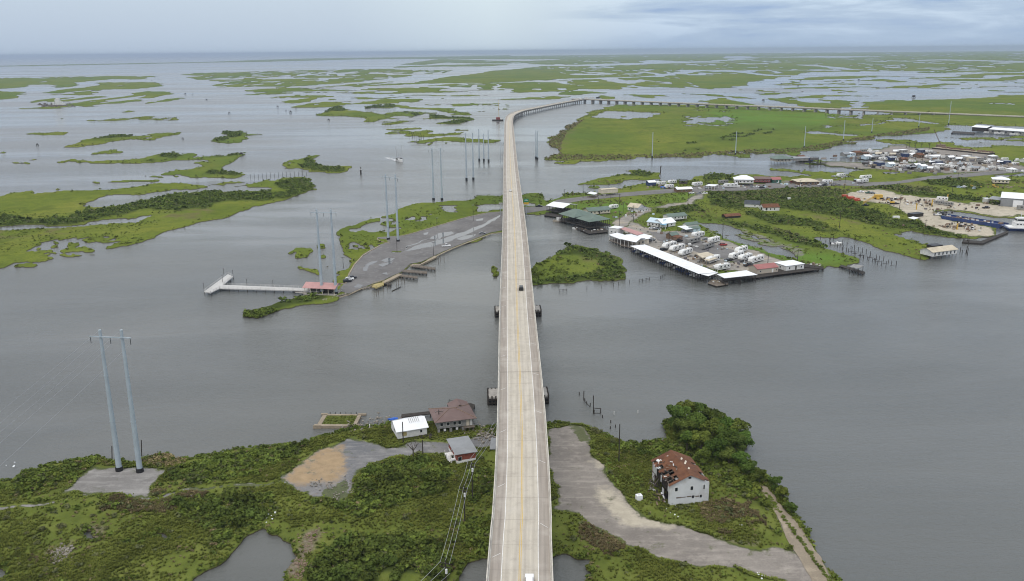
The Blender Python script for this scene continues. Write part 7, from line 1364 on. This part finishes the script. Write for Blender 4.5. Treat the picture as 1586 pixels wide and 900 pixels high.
# ------------------------------------------------------------------ boat yard, marina, far marsh
def build_yard():
    q = random.Random(31)
    house('warehouse', 'large grey metal warehouse with pale roof on the sandy yard', 'warehouse', (1549, 319), (1600, 322.6), 26, 6.5, 'gx', 2.6, 'gray_roof', 'white_metal', .5, win=(), door=('f', .9, 'white_paint')); o = MB().box(0, 0, 0, 6.5, .08, 5.2).build('roller_door', M('white_metal')); 
    wh = bpy.data.objects['warehouse.001'] if 'warehouse.001' in bpy.data.objects else bpy.data.objects['warehouse']; o.parent = wh; o.location = (wh['_L'] * .38, -.10, 0)
    canopy('lean_to', 'open pale lean to at the left end of the grey warehouse', 'shelter', [(1530, 308), (1550, 310.6), (1556, 306), (1537, 304)], 4.6, 'gray_roof', None, 4, 'wood_gray', foot=.5); house('shed', 'small white shed beside the lean to', 'shed', (1525, 313.6), (1532, 313.6), 4, 3, 'flat', .1, 'white_wall', 'white_metal', .2); rv('long white trailer in front of the grey warehouse', (1574, 325), (1604, 327), 'box')
    for i, (x, y, w, d, h) in enumerate(((1313, 307.6, 9, 4, 3.2), (1323, 309.4, 8, 3.4, 2.4), (1327, 311, 6, 3, 1.8))): 
        t = thing('steel_skid', ('tall orange red steel skid at the left end of the sandy yard', 'middle orange red steel skid of the sandy yard', 'lowest orange red steel skid of the sandy yard')[i], 'machine', U(x, y, Z0), .15 + i * .2, 'orange steel skids'); MB().box(-w / 2, -d / 2, .2, w / 2, d / 2, h * .55).build('body', M('orange_paint'), t); MB().box(-w / 2, -d / 2, h * .55 + .003, -w * .1, d / 2, h).build('upper_box', M('orange_paint'), t)
        for sx in (-.4, .4): MB().box(sx * w - .2, -d / 2 - .1, 0, sx * w + .2, d / 2 + .1, .197).build('runner', M('stripe_gray'), t)
    # yellow crane lying across the yard and an excavator
    t = thing('crane', 'yellow crane with its lattice boom laid low across the sandy yard', 'crane', U(1360, 308, Z0), 0); v = U(1337, 316, 1.2) - U(1360, 308, Z0); MB().box(-3, -1.8, 1.0, 3, 1.8, 3.6).build('cab', M('machine_yellow'), t)
    b = MB()
    for dy, dz in ((-.7, 0), (.7, 0), (-.7, 1.3), (.7, 1.3)): b.tube((-2, dy, 2.0 + dz), (v.x, v.y + dy, .8 + dz), .14, .12, 5)
    for k in range(16):
        u0, u1 = k / 16, (k + 1) / 16; P0 = Vector((-2, 0, 2.0)).lerp(Vector((v.x, v.y, .8)), u0); P1 = Vector((-2, 0, 2.0)).lerp(Vector((v.x, v.y, .8)), u1)
        for dy in (-.7, .7): b.tube(P0 + Vector((0, dy, 0)), P1 + Vector((0, dy, 1.3)), .08, .08, 4)
    b.build('boom', M('machine_yellow'), t)
    for s in (-1, 1): MB().box(-3.4, s * 2.0 - .45, 0, 3.4, s * 2.0 + .45, .99).build('track', M('shade_opening'), t)
    t = thing('excavator', 'small yellow excavator in the middle of the sandy yard', 'excavator', U(1382, 316, Z0), 2.6); MB().box(-1.6, -1.3, 1.0, 1.6, 1.3, 2.2).build('body', M('machine_yellow'), t); MB().box(.2, -1.2, 2.203, 1.5, 0, 3.2).build('cab', M('glass_dark'), t); MB().tube((1.4, .5, 2), (3.6, .5, 3.8), .25, .2, 6).build('arm', M('machine_yellow'), t); MB().tube((3.6, .5, 3.8), (5.0, .5, 1.0), .2, .15, 6).build('stick', M('machine_yellow'), t); MB().box(4.6, 0, .4, 5.4, 1, 1.1).build('bucket', M('stripe_gray'), t)
    for s in (-1, 1): MB().box(-1.8, s * 1.2 - .35, 0, 1.8, s * 1.2 + .35, .99).build('track', M('shade_opening'), t)
    # heaps of equipment
    def heap(lab, x, y, n, w, d, mats, seed, name='scrap_heap'):
        g = random.Random(seed); t = thing(name, lab, 'scrap heap', U(x, y, Z0), g.uniform(-.2, .3), 'heaps of gear on the sandy yard'); by = {}
        for k in range(n):
            m_ = g.choice(mats); mb = by.setdefault(m_, MB()); s = g.uniform(.6, 2.4); mb.cbox((g.gauss(0, w / 3), g.gauss(0, d / 3), g.uniform(.2, 1.3)), (s, g.uniform(.3, 1.2), g.uniform(.3, 1.6)), g.random() * 3, g.uniform(-.3, .3))
        for m_, mb in by.items(): stuff(mb.build('gear', M(m_), t))
    mixd = ['wood_dark', 'rust_wall', 'stripe_gray', 'machine_yellow', 'white_wall', 'wood_tan']
    heap('heap of mixed gear beside the crane cab', 1372, 309, 26, 22, 8, mixd, 1); heap('long heap of dark pipes and gear right of the crane', 1388, 309.6, 20, 16, 6, ['wood_dark', 'rust_wall', 'stripe_gray'], 2); heap('heap of pale gear in the middle of the yard', 1422, 315, 24, 18, 8, ['white_wall', 'wood_dark', 'rv_tan', 'rust_wall'], 3); heap('row of machines at the left of the long white trailers', 1438, 312, 16, 14, 6, mixd, 4); heap('rusty gear on the sandy spit below the slip', 1480, 350, 26, 30, 8, ['wood_dark', 'rust_wall', 'wood_tan'], 5); heap('low gear at the end of the sandy spit', 1500, 354, 16, 12, 7, ['rust_wall', 'wood_dark', 'white_wall'], 6); heap('brown machinery before the pale far right house', 1556, 290, 34, 34, 18, ['rust_wall', 'machine_yellow', 'wood_dark', 'wood_tan'], 7); heap('dark gear heap at the head of the barge slip', 1462, 333, 12, 12, 6, ['wood_dark', 'stripe_gray'], 8)
    rv('white box trailer in the middle of the sandy yard, left one', (1446, 316), (1460, 317.6), 'box'); rv('white box trailer in the middle of the sandy yard, right one', (1461, 318.4), (1476, 319.6), 'box'); rv('white camper behind the twin box trailers', (1450, 311), (1468, 312), 'motor')
    for i, (x, y, yt) in enumerate(((1419, 326, 315), (1443, 321, 309), (1467, 312, 301), (1482, 357, 346))): post('yellow_pile', ('thick yellow steel pile by the dark edge of the yard', 'thick yellow steel pile left of the twin trailers', 'thick yellow steel pile behind the twin trailers', 'thick yellow steel pile on the sandy spit')[i], 'pile', x, y, hgt(x, y, yt, .5), .45, -.5, 'machine_yellow', 'yellow steel piles')
    for x, y, c_, k, lab in ((1333, 298.4, 'car_white', 'pickup', 'white truck at the top left of the sandy yard'), (1345, 299.6, 'green_wall', 'pickup', 'green truck beside the white one at the top of the yard'), (1351, 300, 'car_gray', 'suv', 'grey car right of the green truck'), (1453, 333.6, 'car_white', 'pickup', 'white pickup at the head of the barge slip'), (1461, 331.6, 'car_black', 'suv', 'dark car beside the white pickup at the slip'), (1527, 322.6, 'car_black', 'pickup', 'dark pickup alone on the pale yard'), (1340, 319, 'car_black', 'pickup', 'dark vehicle under the crane boom'), (1486, 291, 'pale_blue_roof', 'suv', 'pale blue vehicle in the scrub beyond the yard, left one'), (1494, 290.6, 'car_white', 'suv', 'white vehicle in the scrub beyond the yard'), (1510, 292.6, 'pale_blue_roof', 'suv', 'pale blue vehicle in the scrub beyond the yard, right one')): car('truck', lab, 'vehicle', U(x, y, LANDZ + .1), .2, c_, k, 'vehicles on the sandy yard')
    canopy('shed', 'open white roofed shed in the scrub left of the sandy yard', 'shed', [(1406, 337.6), (1416, 340), (1424, 337.6), (1414, 335.6)], 3.2, 'white_metal', None, 3, 'wood_dark', foot=.4); house('shed', 'dark low shed behind the open white roofed one', 'shed', (1414, 337), (1430, 335), 5, 2.4, 'flat', .1, 'wood_dark', 'dark_roof', .2); o = MB().cbox((0, 0, .8), (4.5, 2, 1.6)).build('abandoned_boat', M('hull_white')); o.location = U(1388, 338, Z0); tag(o, 'white boat hull left in the scrub beside the yard', 'boat hull')
    # blue supply barge and tug in the slip
    a, b = U(1462, 339, 0), U(1556, 353, 0); c = (a + b) / 2; rz = yaw(a, b); L = (b - a).length
    t = thing('supply_barge', 'long dark blue barge with cluttered deck moored in the yard slip', 'barge', (c.x, c.y, 0), rz); MB().add([(-L / 2, -5, 1.8), (L / 2, -5, 1.8), (L / 2, 5, 1.8), (-L / 2, 5, 1.8), (-L / 2 + 3, -5, -1), (L / 2 - 2, -5, -1), (L / 2 - 2, 5, -1), (-L / 2 + 3, 5, -1)], [(0, 1, 2, 3), (4, 7, 6, 5), (0, 4, 5, 1), (1, 5, 6, 2), (2, 6, 7, 3), (3, 7, 4, 0)]).build('hull', M('hull_blue'), t)
    for s in (-1, 1): MB().box(-L / 2, s * 4.9 - .1, 1.803, L / 2, s * 4.9 + .1, 2.9).build('bulwark', M('hull_blue'), t)
    mb = MB()
    for k in range(26): mb.cbox((q.uniform(-L / 2 + 3, L / 2 - 3), q.uniform(-3.6, 3.6), 2.3), (q.uniform(.8, 3), q.uniform(.5, 1.6), 1.0), q.random())
    stuff(mb.build('deck_gear', M('rust_wall'), t)); mb = MB()
    for k in range(12): mb.cbox((q.uniform(-L / 2 + 3, L / 2 - 3), q.uniform(-4, 4), 2.4), (q.uniform(.6, 2), q.uniform(.5, 1.2), 1.2), q.random())
    stuff(mb.build('deck_box', M('white_wall'), t)); MB().box(-L / 2 + 1, -.2, 1.9, -L / 2 + 14, .2, 2.2).build('pipe', M('wood_dark'), t)
    a, b = U(1556, 356, 0), U(1624, 358, 0); c = (a + b) / 2; rz = yaw(a, b); L = (b - a).length; t = thing('tugboat', 'blue and white workboat with tall wheelhouse at the right edge', 'tugboat', (c.x, c.y, 0), rz)
    MB().add([(-L / 2, -4, 1.9), (-L / 2 + 7, -5.5, 1.8), (L / 2, -5.5, 1.8), (L / 2, 5.5, 1.8), (-L / 2 + 7, 5.5, 1.8), (-L / 2, 4, 1.9), (-L / 2 + 3, -3, -1), (L / 2, -5, -1), (L / 2, 5, -1), (-L / 2 + 3, 3, -1)], [(0, 1, 2, 3, 4, 5), (6, 9, 8, 7), (0, 6, 7, 2, 1), (5, 4, 3, 8, 9), (0, 5, 9, 6), (2, 7, 8, 3)]).build('hull', M('hull_blue'), t); MB().box(-L / 2 + 1.0, -4.6, 1.95, L / 2, 4.6, 2.7).build('bulwark', M('hull_white'), t); MB().box(-L / 2 + 5, -3.4, 2.703, -L / 2 + 16, 3.4, 5.8).build('deckhouse', M('hull_white'), t); MB().box(-L / 2 + 6, -2.6, 5.803, -L / 2 + 12, 2.6, 8.6).build('wheelhouse', M('hull_white'), t); MB().box(-L / 2 + 5.94, -2.4, 6.8, -L / 2 + 12.06, 2.4, 7.9).build('window', M('glass_dark'), t); MB().box(-L / 2 + 6.2, -2.66, 6.8, -L / 2 + 11.8, 2.66, 7.9).build('window', M('glass_dark'), t); MB().tube((-L / 2 + 9, 0, 8.603), (-L / 2 + 9, 0, 13), .15, .1, 6).build('mast', M('white_metal'), t); MB().box(-L / 2 + 7.5, -1.5, 8.7, -L / 2 + 11, 1.5, 9.0).build('radar', M('white_metal'), t)
    for k in range(5): MB().box(-L / 2 + 6 + k * 2, -3.46, 4.2, -L / 2 + 7 + k * 2, -3.405, 5.0).build('porthole', M('glass_dark'), t)
    deck('bulkhead', 'dark sheet piled bulkhead round the end of the sandy spit', 'bulkhead', [(1490, 375), (1522, 377), (1562, 360), (1560, 357.6), (1520, 373), (1492, 371)], 1.0, 'wood_dark', 2.2, th=1.6)
    house('pale_house', 'pale raised house with hip roof at the far right of the road', 'house', (1538, 283), (1563, 284), 11, 3, 'hip', 2, 'cream_wall', 'white_metal', .8, floor=1.0, win=[('f', .15 + .23 * i, .9, 1.2, 1.2) for i in range(4)])
    # long boat shed far right
    house('boat_shed', 'very long white roofed boat shed on piles at the far right', 'boat shed', (1531, 205), (1640, 213), 22, 4.5, 'gx', 2.0, 'gray_wall', 'white_metal', .8, zb=.2, floor=1.5, win=[('f', .06 + .1 * i, .6, 3.0, 2.4) for i in range(9)], frame=None); house('boat_shed', 'shorter white roofed boat shed at the left end of the long one', 'boat shed', (1505, 203), (1527, 204.6), 18, 6, 'gx', 2.0, 'wood_dark', 'white_metal', 1.0, zb=.2, floor=1.5); deck('dock', 'dark dock left of the far right boat sheds', 'dock', [(1473, 206), (1476, 203), (1510, 205), (1508, 208)], 1.5, 'wood_dark', 4)
    for i in range(14): post('mooring_pile', 'one of the pale blue grey mooring piles left of the far boat sheds', 'pile', 1475 + i * 2.6, 203 + q.uniform(-1.5, 2), q.uniform(4, 7.5), .3, -1.5, 'galvanized', 'mooring piles by the far boat sheds')
    for i in range(9): rv('white camper in the row before the far boat sheds, number %d from the left' % (i + 1), (1523 + i * 8, 206.8 + i * .55), (1530 + i * 8, 207.3 + i * .55), ('round', 'box', 'motor')[i % 3])
    # the crowded marina across the water
    g = 'boats and campers crowded on the far quay'
    a = U(1457, 229, .5); h = 4; t = thing('crane_barge', 'red crane with raised boom on the quay barge', 'crane', a, .1); MB().box(-5, -2.4, 1.2, 5, 2.4, 4).build('cab', M('rust_wall'), t); MB().box(-6, -3, 0, 6, 3, 1.19).build('base', M('stripe_gray'), t); tip = U(1447, 200, 0); hh = hgt(1457, 229, 200, .5); b = MB()
    dx = (Pn(a.x, a.y, hh)[0] - 1447) * mpp(1457, 229)
    for dy, dz in ((-.6, 0), (.6, 0), (0, 1)): b.tube((0, dy, 3 + dz), (-dx - 1, dy, hh), .22, .16, 5)
    b.build('boom', M('rust_wall'), t)
    a, b = U(1448, 231, 0), U(1536, 240, 0); c = (a + b) / 2; L = (b - a).length; t = thing('flat_barge', 'long flat tan deck barge moored behind the quay', 'barge', (c.x, c.y, 0), yaw(a, b)); MB().box(-L / 2, -6, -1, L / 2, 6, 2.2).build('hull', M('wood_dark'), t); MB().box(-L / 2 + .2, -5.8, 2.203, L / 2 - .2, 5.8, 2.35).build('deck', M('wood_tan'), t)
    mb = MB()
    for k in range(40): mb.cbox((q.uniform(-L / 2 + 4, L / 2), q.uniform(-1, 5.4), 3.1), (q.uniform(1, 6), q.uniform(.8, 2), 1.5), q.uniform(-.2, .2))
    stuff(mb.build('cargo', M('rust_wall'), t))
    rows = [((1243, 247.4), (1256, 249), 2, 'beside the green roofed camp'), ((1312, 243), (1346, 234), 5, 'at the outer tip of the quay'), ((1345, 246), (1400, 250), 8, 'along the back edge of the quay'), ((1348, 255), (1440, 262.6), 12, 'along the near edge of the quay'), ((1360, 240), (1450, 246), 9, 'on the outer quay behind the palms'), ((1440, 244), (1530, 252), 9, 'in front of the flat barge'), ((1450, 258), (1520, 264), 8, 'right end of near quay edge'), ((1400, 252), (1500, 257), 8, 'in the middle of the quay'), ((1330, 241), (1352, 238), 3, 'on the western quay head'), ((1500, 246), (1575, 256), 7, 'on the far right quay corner'), ((1388, 236.5), (1440, 236.5), 5, 'just below the palms'), ((1536, 262), (1588, 268), 4, 'beside the road at right edge'), ((1540, 247), (1592, 251), 4, 'on quay at far right edge')]
    on = ['first', 'second', 'third', 'fourth', 'fifth', 'sixth', 'seventh', 'eighth', 'ninth', 'tenth', 'eleventh', 'twelfth']
    for a, b, n, where in rows:
        for i in range(n):
            u = i / max(1, n - 1); x = a[0] + (b[0] - a[0]) * u + q.uniform(-1.5, 1.5); y = a[1] + (b[1] - a[1]) * u + q.uniform(-.8, .8); k = q.choice(['rv', 'rv', 'boat', 'hut', 'hut', 'canopy']); lab = '%s %s, %s from left'
            if k == 'rv': kd = q.choice(['round', 'fifth', 'motor', 'box']); rv(lab % ('grey trailer' if kd == 'box' else 'white camper', where, on[i]), (x - 5, y + .3), (x + 5, y), kd, group=g)
            elif k == 'boat': boat(lab % ('white boat on stands', where, on[i]), U(x, y, 1.0), q.uniform(-.6, .6), 'cabin', q.uniform(1.2, 1.8), g)
            elif k == 'hut': wl, wn, rf, rn = q.choice([('white_wall', 'white', 'white_metal', 'white'), ('gray_wall', 'grey', 'gray_roof', 'grey'), ('pale_blue_roof', 'pale blue', 'white_metal', 'white'), ('shed_brown', 'brown', 'rust', 'rusty'), ('cream_wall', 'cream', 'tan_roof', 'tan'), ('gray_wall', 'grey', 'white_metal', 'white'), ('navy_wall', 'dark blue', 'gray_roof', 'grey')]); house('hut', lab % ('%s hut with %s roof' % (wn, rn), where, on[i]), 'hut', (x - 4.4, y + .4), (x + 4.4, y), q.uniform(6, 10), q.uniform(2.6, 3.6), q.choice(['gx', 'gx', 'flat', 'hip']), 1.4, wl, rf, .4, floor=q.choice([.2, .4]), win=(('f', .3, .9, 1.1, 1.1), ('f', .7, .9, 1.1, 1.1)), frame=None, group=g)
            else: canopy('canopy', lab % ('open white roofed shelter', where, on[i]), 'shelter', [(x - 5, y - 2.4), (x + 5, y - 2.4), (x + 6, y - 5), (x - 4, y - 5)], 3.6, q.choice(['white_metal', 'gray_roof', 'tan_roof']), None, 3, 'wood_dark', foot=.3, group=g)
    for i in range(30): x = 1370 + q.random() * 130; post('mooring_pile', 'one of the many thin dark piles standing among the quay boats', 'pile', x, 243 + (x - 1370) * .08 + q.uniform(-3, 9), q.uniform(4, 7), .2, -1, 'wood_dark', 'thin piles among the quay boats')
    house('camp_house', 'green hip roofed camp on piles standing out in the water', 'house', (1202, 250.6), (1226, 250), 16, 3, 'hip', 3.2, 'cream_wall', 'green_roof', 2.5, zb=.2, floor=2.6, win=[('f', .15 + .23 * i, .8, 1.4, 1.4) for i in range(4)], piles='water'); house('boathouse', 'grey boathouse between the green camp and the hoists', 'boathouse', (1230, 249.4), (1252, 249), 10, 2.8, 'gx', 1.2, 'gray_wall', 'gray_roof', .5, zb=.2, floor=1.6, piles='water'); deck('boat_lift', 'dark double boat hoist right of the grey boathouse', 'boat lift', [(1254, 247.6), (1256, 244), (1268, 244), (1267, 247.6)], 6, 'wood_dark', 4, rail='all'); deck('boat_lift', 'empty boat hoist frame farthest from the green camp', 'boat lift', [(1271, 246.6), (1272, 244), (1280, 244), (1280, 246.6)], 6, 'wood_gray', 4)
    for i, (x, y) in enumerate(((1404, 229), (1408, 229.4), (1417.6, 229.6), (1426.6, 231), (1439, 231))):    # palms
        t = thing('palm_tree', ('leftmost palm on the outer quay', 'second palm on the outer quay, close to the leftmost', 'lone palm in the middle of the outer quay', 'fourth palm on the outer quay', 'palm on the outer quay nearest the crane')[i], 'palm', U(x, y, .6), i, 'palms on the outer quay'); MB().tube((0, 0, -.5), (.3, 0, 6), .3, .22, 7).build('trunk', M('bark'), t); cr = MB()
        for k in range(13):
            a_ = k * .9; e = 2.4 + .5 * math.sin(k * 3); c_, s_ = math.cos(a_), math.sin(a_); z1 = 6.6 - .25 * (k % 4)
            cr.add([(.3, 0, 6), (.3 + c_ * e * .5 - s_ * .5, s_ * e * .5 + c_ * .5, z1 + .5), (.3 + c_ * e, s_ * e, z1 - .9), (.3 + c_ * e * .5 + s_ * .5, s_ * e * .5 - c_ * .5, z1 + .5)], [(0, 1, 2, 3)])
        cr.build('crown', M('leaf_dark'), t, fix=False)
def build_open_water():
    q = random.Random(41)
    # shrimp boat with its outriggers up, running with a wake
    p = U(619, 250, 0); v = U(622, 252.6, 0) - U(590, 243, 0); rz = math.atan2(v.y, v.x) ; t = thing('shrimp_boat', 'white shrimp trawler with two raised outriggers running on the open water', 'trawler', p, rz + 0); mb = MB(); st = [(-8, 2.4), (-2, 2.8), (4, 2.6), (7, 1.5), (9, .05)]; vs = []
    for x, w in st: k = 1.4 * max(0, x) / 9; vs += [(x, -w, 1.5 + k), (x, w, 1.5 + k), (x, -w * .7, -.8), (x, w * .7, -.8)]
    fs = [(0, 2, 3, 1)]
    for i in range(4): o = i * 4; n = o + 4; fs += [(o, n, n + 2, o + 2), (o + 1, o + 3, n + 3, n + 1), (o + 2, n + 2, n + 3, o + 3), (o, o + 1, n + 1, n)]
    mb.add(vs, fs).build('hull', M('hull_white'), t); MB().box(-1, -1.9, 1.6, 5, 1.9, 4.2).build('wheelhouse', M('hull_white'), t); MB().box(4.3, -1.6, 3.0, 5.04, 1.6, 3.8).build('window', M('glass_dark'), t); MB().box(-1.4, -2.1, 4.203, 5.3, 2.1, 4.4).build('roof', M('stripe_gray'), t)
    for s in (-1, 1): MB().tube((-1.5, s * 2.2, 1.6), (-2.0, s * 3.4, 17), .3, .2, 6).build('outrigger', M('wire_metal'), t)
    MB().tube((-1.6, 0, 1.6), (-1.6, 0, 11), .18, .12, 6).build('mast', M('wire_metal'), t); MB().box(-7, -1.8, 1.55, -3, 1.8, 3.0).build('winch', M('wood_dark'), t); MB().tube((-1.6, 0, 7), (-7, 0, 5), .1, .1, 5).build('boom', M('wire_metal'), t)
    V = MB()
    for i in range(48):
        u = q.random() ** 1.2; a = Matrix.Rotation(rz, 3, 'Z') @ Vector((-8 - 46 * u, q.gauss(0, .6 + 2.6 * u) , 0)) + p; s = q.uniform(.6, 2.0) * (1.1 - .6 * u); V.add([(a.x - s * 1.6, a.y - s * .3, .03 + i * .001), (a.x + s * .2, a.y - s * .6, .03 + i * .001), (a.x + s * 1.6, a.y + s * .3, .03 + i * .001), (a.x - s * .2, a.y + s * .6, .03 + i * .001)], [(0, 1, 2, 3)])
    stuff(V.build('wake_foam', M('foam')), 'white foam of the wake trailing the shrimp trawler', 'foam')
    # marker, post row, duck blinds and well platforms
    t = thing('channel_marker', 'dark channel marker piling with a pale band left of the trawler', 'channel marker', U(559, 270, 0)); MB().tube((0, 0, -2), (0, 0, 4.6), .8, .8, 8).build('pile', M('wood_dark'), t); MB().tube((0, 0, 4.603), (0, 0, 5.8), .9, .9, 8).build('band', M('white_wall'), t); MB().tube((0, 0, 5.803), (0, 0, 7.2), .7, .5, 8).build('cap', M('wood_dark'), t)
    n = 15
    for i in range(n):
        x = 388 + (475 - 388) * i / (n - 1); y = 276 - 3.6 * i / (n - 1); post('fence_post', 'thin post in the long row off the island tip, %s' % ('number %d from the left' % (i + 1)), 'post', x, y, 4.2 + q.uniform(-.5, 1.2), .17, -1.5, 'wood_dark', 'row of posts off the island tip')
    for i, (x, y, w) in enumerate(((450, 174.6, 7), (430, 166.4, 6), (320, 155.8, 6), (298, 147, 5), (287, 146.6, 7), (355, 176.6, 6), (374, 241, 6), (283, 216, 3), (509, 187, 5), (458, 168, 4), (58, 226, 4), (771, 191, 4), (1210, 131, 8), (1236, 134, 8), (1415, 151.6, 14), (1240, 126, 8), (443, 172, 3), (1082, 90, 30), (1330, 125, 10), (1182, 157, 9), (246, 123, 5), (240, 121, 5), (235, 70.0 + 55, 5))):
        t = thing('well_platform', 'dark piled platform on open water, ' + ('the largest left of the trawler', 'just up left of the largest one', 'below the tip of the upper marsh', 'right one of the pair under the left marsh', 'left one of the pair under the left marsh', 'in the middle of the left bay', 'above the islet tip near the row of posts', 'beside the small round islet', 'right of the largest one near the long islet', 'close above the largest one', 'between the left islets', 'left of the bend of the bridge', 'in the lagoon behind the viaduct, left', 'in the lagoon behind the viaduct, lower right', 'alone in the right hand lagoon', 'in the lagoon behind the viaduct, upper right', 'directly left of the largest one', 'tiny on the far green marsh', 'near the far right thicket', 'close behind the viaduct', 'right one at the far left marsh tip', 'middle one at the far left marsh tip', 'left one at the far left marsh tip')[i], 'platform', U(x, y, 0), q.random(), 'platforms on the open water')
        w *= .75
        MB().box(-w / 2, -w / 3, 1.6, w / 2, w / 3, 2.0).build('deck', M('wood_dark'), t); MB().box(-w * .25, -w / 4, 2.003, w * .3, w / 4, 2.0 + w * .4).build('hut', M('stripe_gray' if i % 2 else 'wood_dark'), t)
        for sx in (-1, 1):
            for sy in (-1, 1): MB().tube((sx * w * .42, sy * w * .26, -2), (sx * w * .42, sy * w * .26, 1.597 if sx > 0 else 1.597), .2, .2, 6).build('pile', M('wood_dark'), t)
    for i in range(12): post('piling', 'one of the old dock pilings left of the far poles by the bridge', 'piling', 634 + (i % 6) * 3.4 + (i // 6) * 5, 208 + (i // 6) * 4.6 + (i % 6) * .4, 4.5, .35, -1.5, 'wood_dark', 'old dock pilings off the islets')
    # work barge with a tall mast left of the bend
    t = thing('work_barge', 'dark work barge with a tall slim mast left of the bridge bend', 'barge', U(771, 187, 0), 0); MB().box(-10, -4, -1, 10, 4, 2).build('hull', M('wood_dark'), t); MB().box(-3, -2.5, 2.003, 4, 2.5, 6).build('cabin', M('red_wall'), t); MB().box(5, -2, 2.003, 8, 2, 4).build('winch', M('white_wall'), t); h = hgt(771, 187, 155, 0); MB().tube((2, 0, 2), (2, 0, h), .35, .2, 6).build('mast', M('machine_yellow'), t)
    # shell heap with ruined white walls on the far left marsh
    mb = MB()
    for k in range(160): x = q.gauss(86, 12); y = 163.4 + q.gauss(0, 1.2) - abs(x - 86) * .02; p = U(x, y, .4); s = q.uniform(1.5, 5); mb.cbox((p.x, p.y, .8), (s, s, s * .5), q.random() * 3)
    stuff(mb.build('shell_heap', M('wood_gray')), 'grey shell heap on the far left marsh bank', 'heap')
    for i, (x, w, h) in enumerate(((88, 5, 14), (91, 9, 17), (95.5, 6, 9), (84, 5, 8), (99, 8, 5))): o = MB().box(-w / 2, -3, 0, w / 2, 3, h).build('ruined_wall', M('white_wall')); o.location = U(x, 163, .4); tag(o, 'pale ruined block on the far shell heap, ' + ('second from the left', 'the tallest', 'right beside the tallest', 'leftmost', 'rightmost and lowest')[i], 'ruin', 'ruined blocks on the shell heap')
    for i, (x, y) in enumerate(((934, 147, ), (1050, 160))): pass
    t = thing('channel_marker', 'dark channel marker piling in front of the small bushy islet', 'channel marker', U(1023, 268, 0)); MB().tube((0, 0, -2), (0, 0, 6), .5, .45, 8).build('pile', M('wood_dark'), t); MB().box(-.7, -.5, 6.003, .7, .5, 7.2).build('day_mark', M('stripe_gray'), t)
def build_clutter():
    g = random.Random(77)
    def clutter(name, label, px, n, mats, lo, hi, spread):
        by = {}
        for k in range(n):
            x, y = g.choice(px); x += g.gauss(0, spread[0]); y += g.gauss(0, spread[1]); p = U(x, y, Z0); mb = by.setdefault(g.choice(mats), MB()); s = g.uniform(lo, hi); mb.cbox((p.x, p.y, Z0 + .25 + s * .2), (s, s * g.uniform(.3, .9), s * g.uniform(.3, .8)), g.random() * 3)
        for m_, mb in by.items(): stuff(mb.build(name, M(m_)), label, 'clutter')
    mx_ = ['white_wall', 'wood_dark', 'wood_tan', 'rust_wall', 'stripe_gray', 'pale_blue_roof', 'gray_wall']
    clutter('yard_clutter', 'small yard clutter between the trailers and houses of the landing', [(1030,378),(1045,392),(1062,400),(1085,408),(1108,416),(1130,410),(1150,408),(1120,384),(1096,378),(1070,382),(1010,362),(990,354),(1020,357),(1055,366),(955,336),(968,333),(985,330),(1000,330),(1080,400)], 150, mx_, .5, 1.9, (7, 3))
    clutter('roadside_clutter', 'small clutter among the roadside campers and houses', [(1015,289),(1040,292),(1065,292),(1095,290),(1120,288),(1150,288),(1180,289),(1215,285),(1240,287),(1290,286),(1330,284),(930,303),(1300,276)], 130, mx_, .8, 2.6, (9, 1.6))
    clutter('quay_clutter', 'gear and small craft crowded over the far quay', [(1330,244),(1370,240),(1400,244),(1430,242),(1460,246),(1490,248),(1520,252),(1350,256),(1390,260),(1430,262),(1470,263),(1510,262),(1550,256)], 330, mx_ + ['white_wall', 'wood_dark', 'gray_wall', 'stripe_gray'], 1.0, 4.5, (14, 3.4))
    clutter('yard_gear', 'small gear scattered on the sandy yard', [(1370,312),(1400,316),(1430,318),(1450,325),(1480,322),(1520,320),(1480,352),(1510,356),(1545,312)], 110, ['wood_dark', 'rust_wall', 'wood_tan', 'white_wall', 'stripe_gray'], .6, 2.2, (12, 3))
    clutter('dock_clutter', 'gear lying on the dark docks of the landing', [(1255,412),(1262,411),(1130,433),(1112,437),(905,356),(925,357)], 60, ['wood_gray', 'white_wall', 'rust_wall', 'wood_tan'], .5, 1.6, (6, 1.2))
TER = build_terrain(); build_sheets(); build_env(); BR = build_bridge(); build_veg(TER)
build_near(); build_towers(); build_landing(); build_bridge_extras(BR[1]); build_camp(); build_yard(); build_open_water(); build_clutter(); cleanprops()
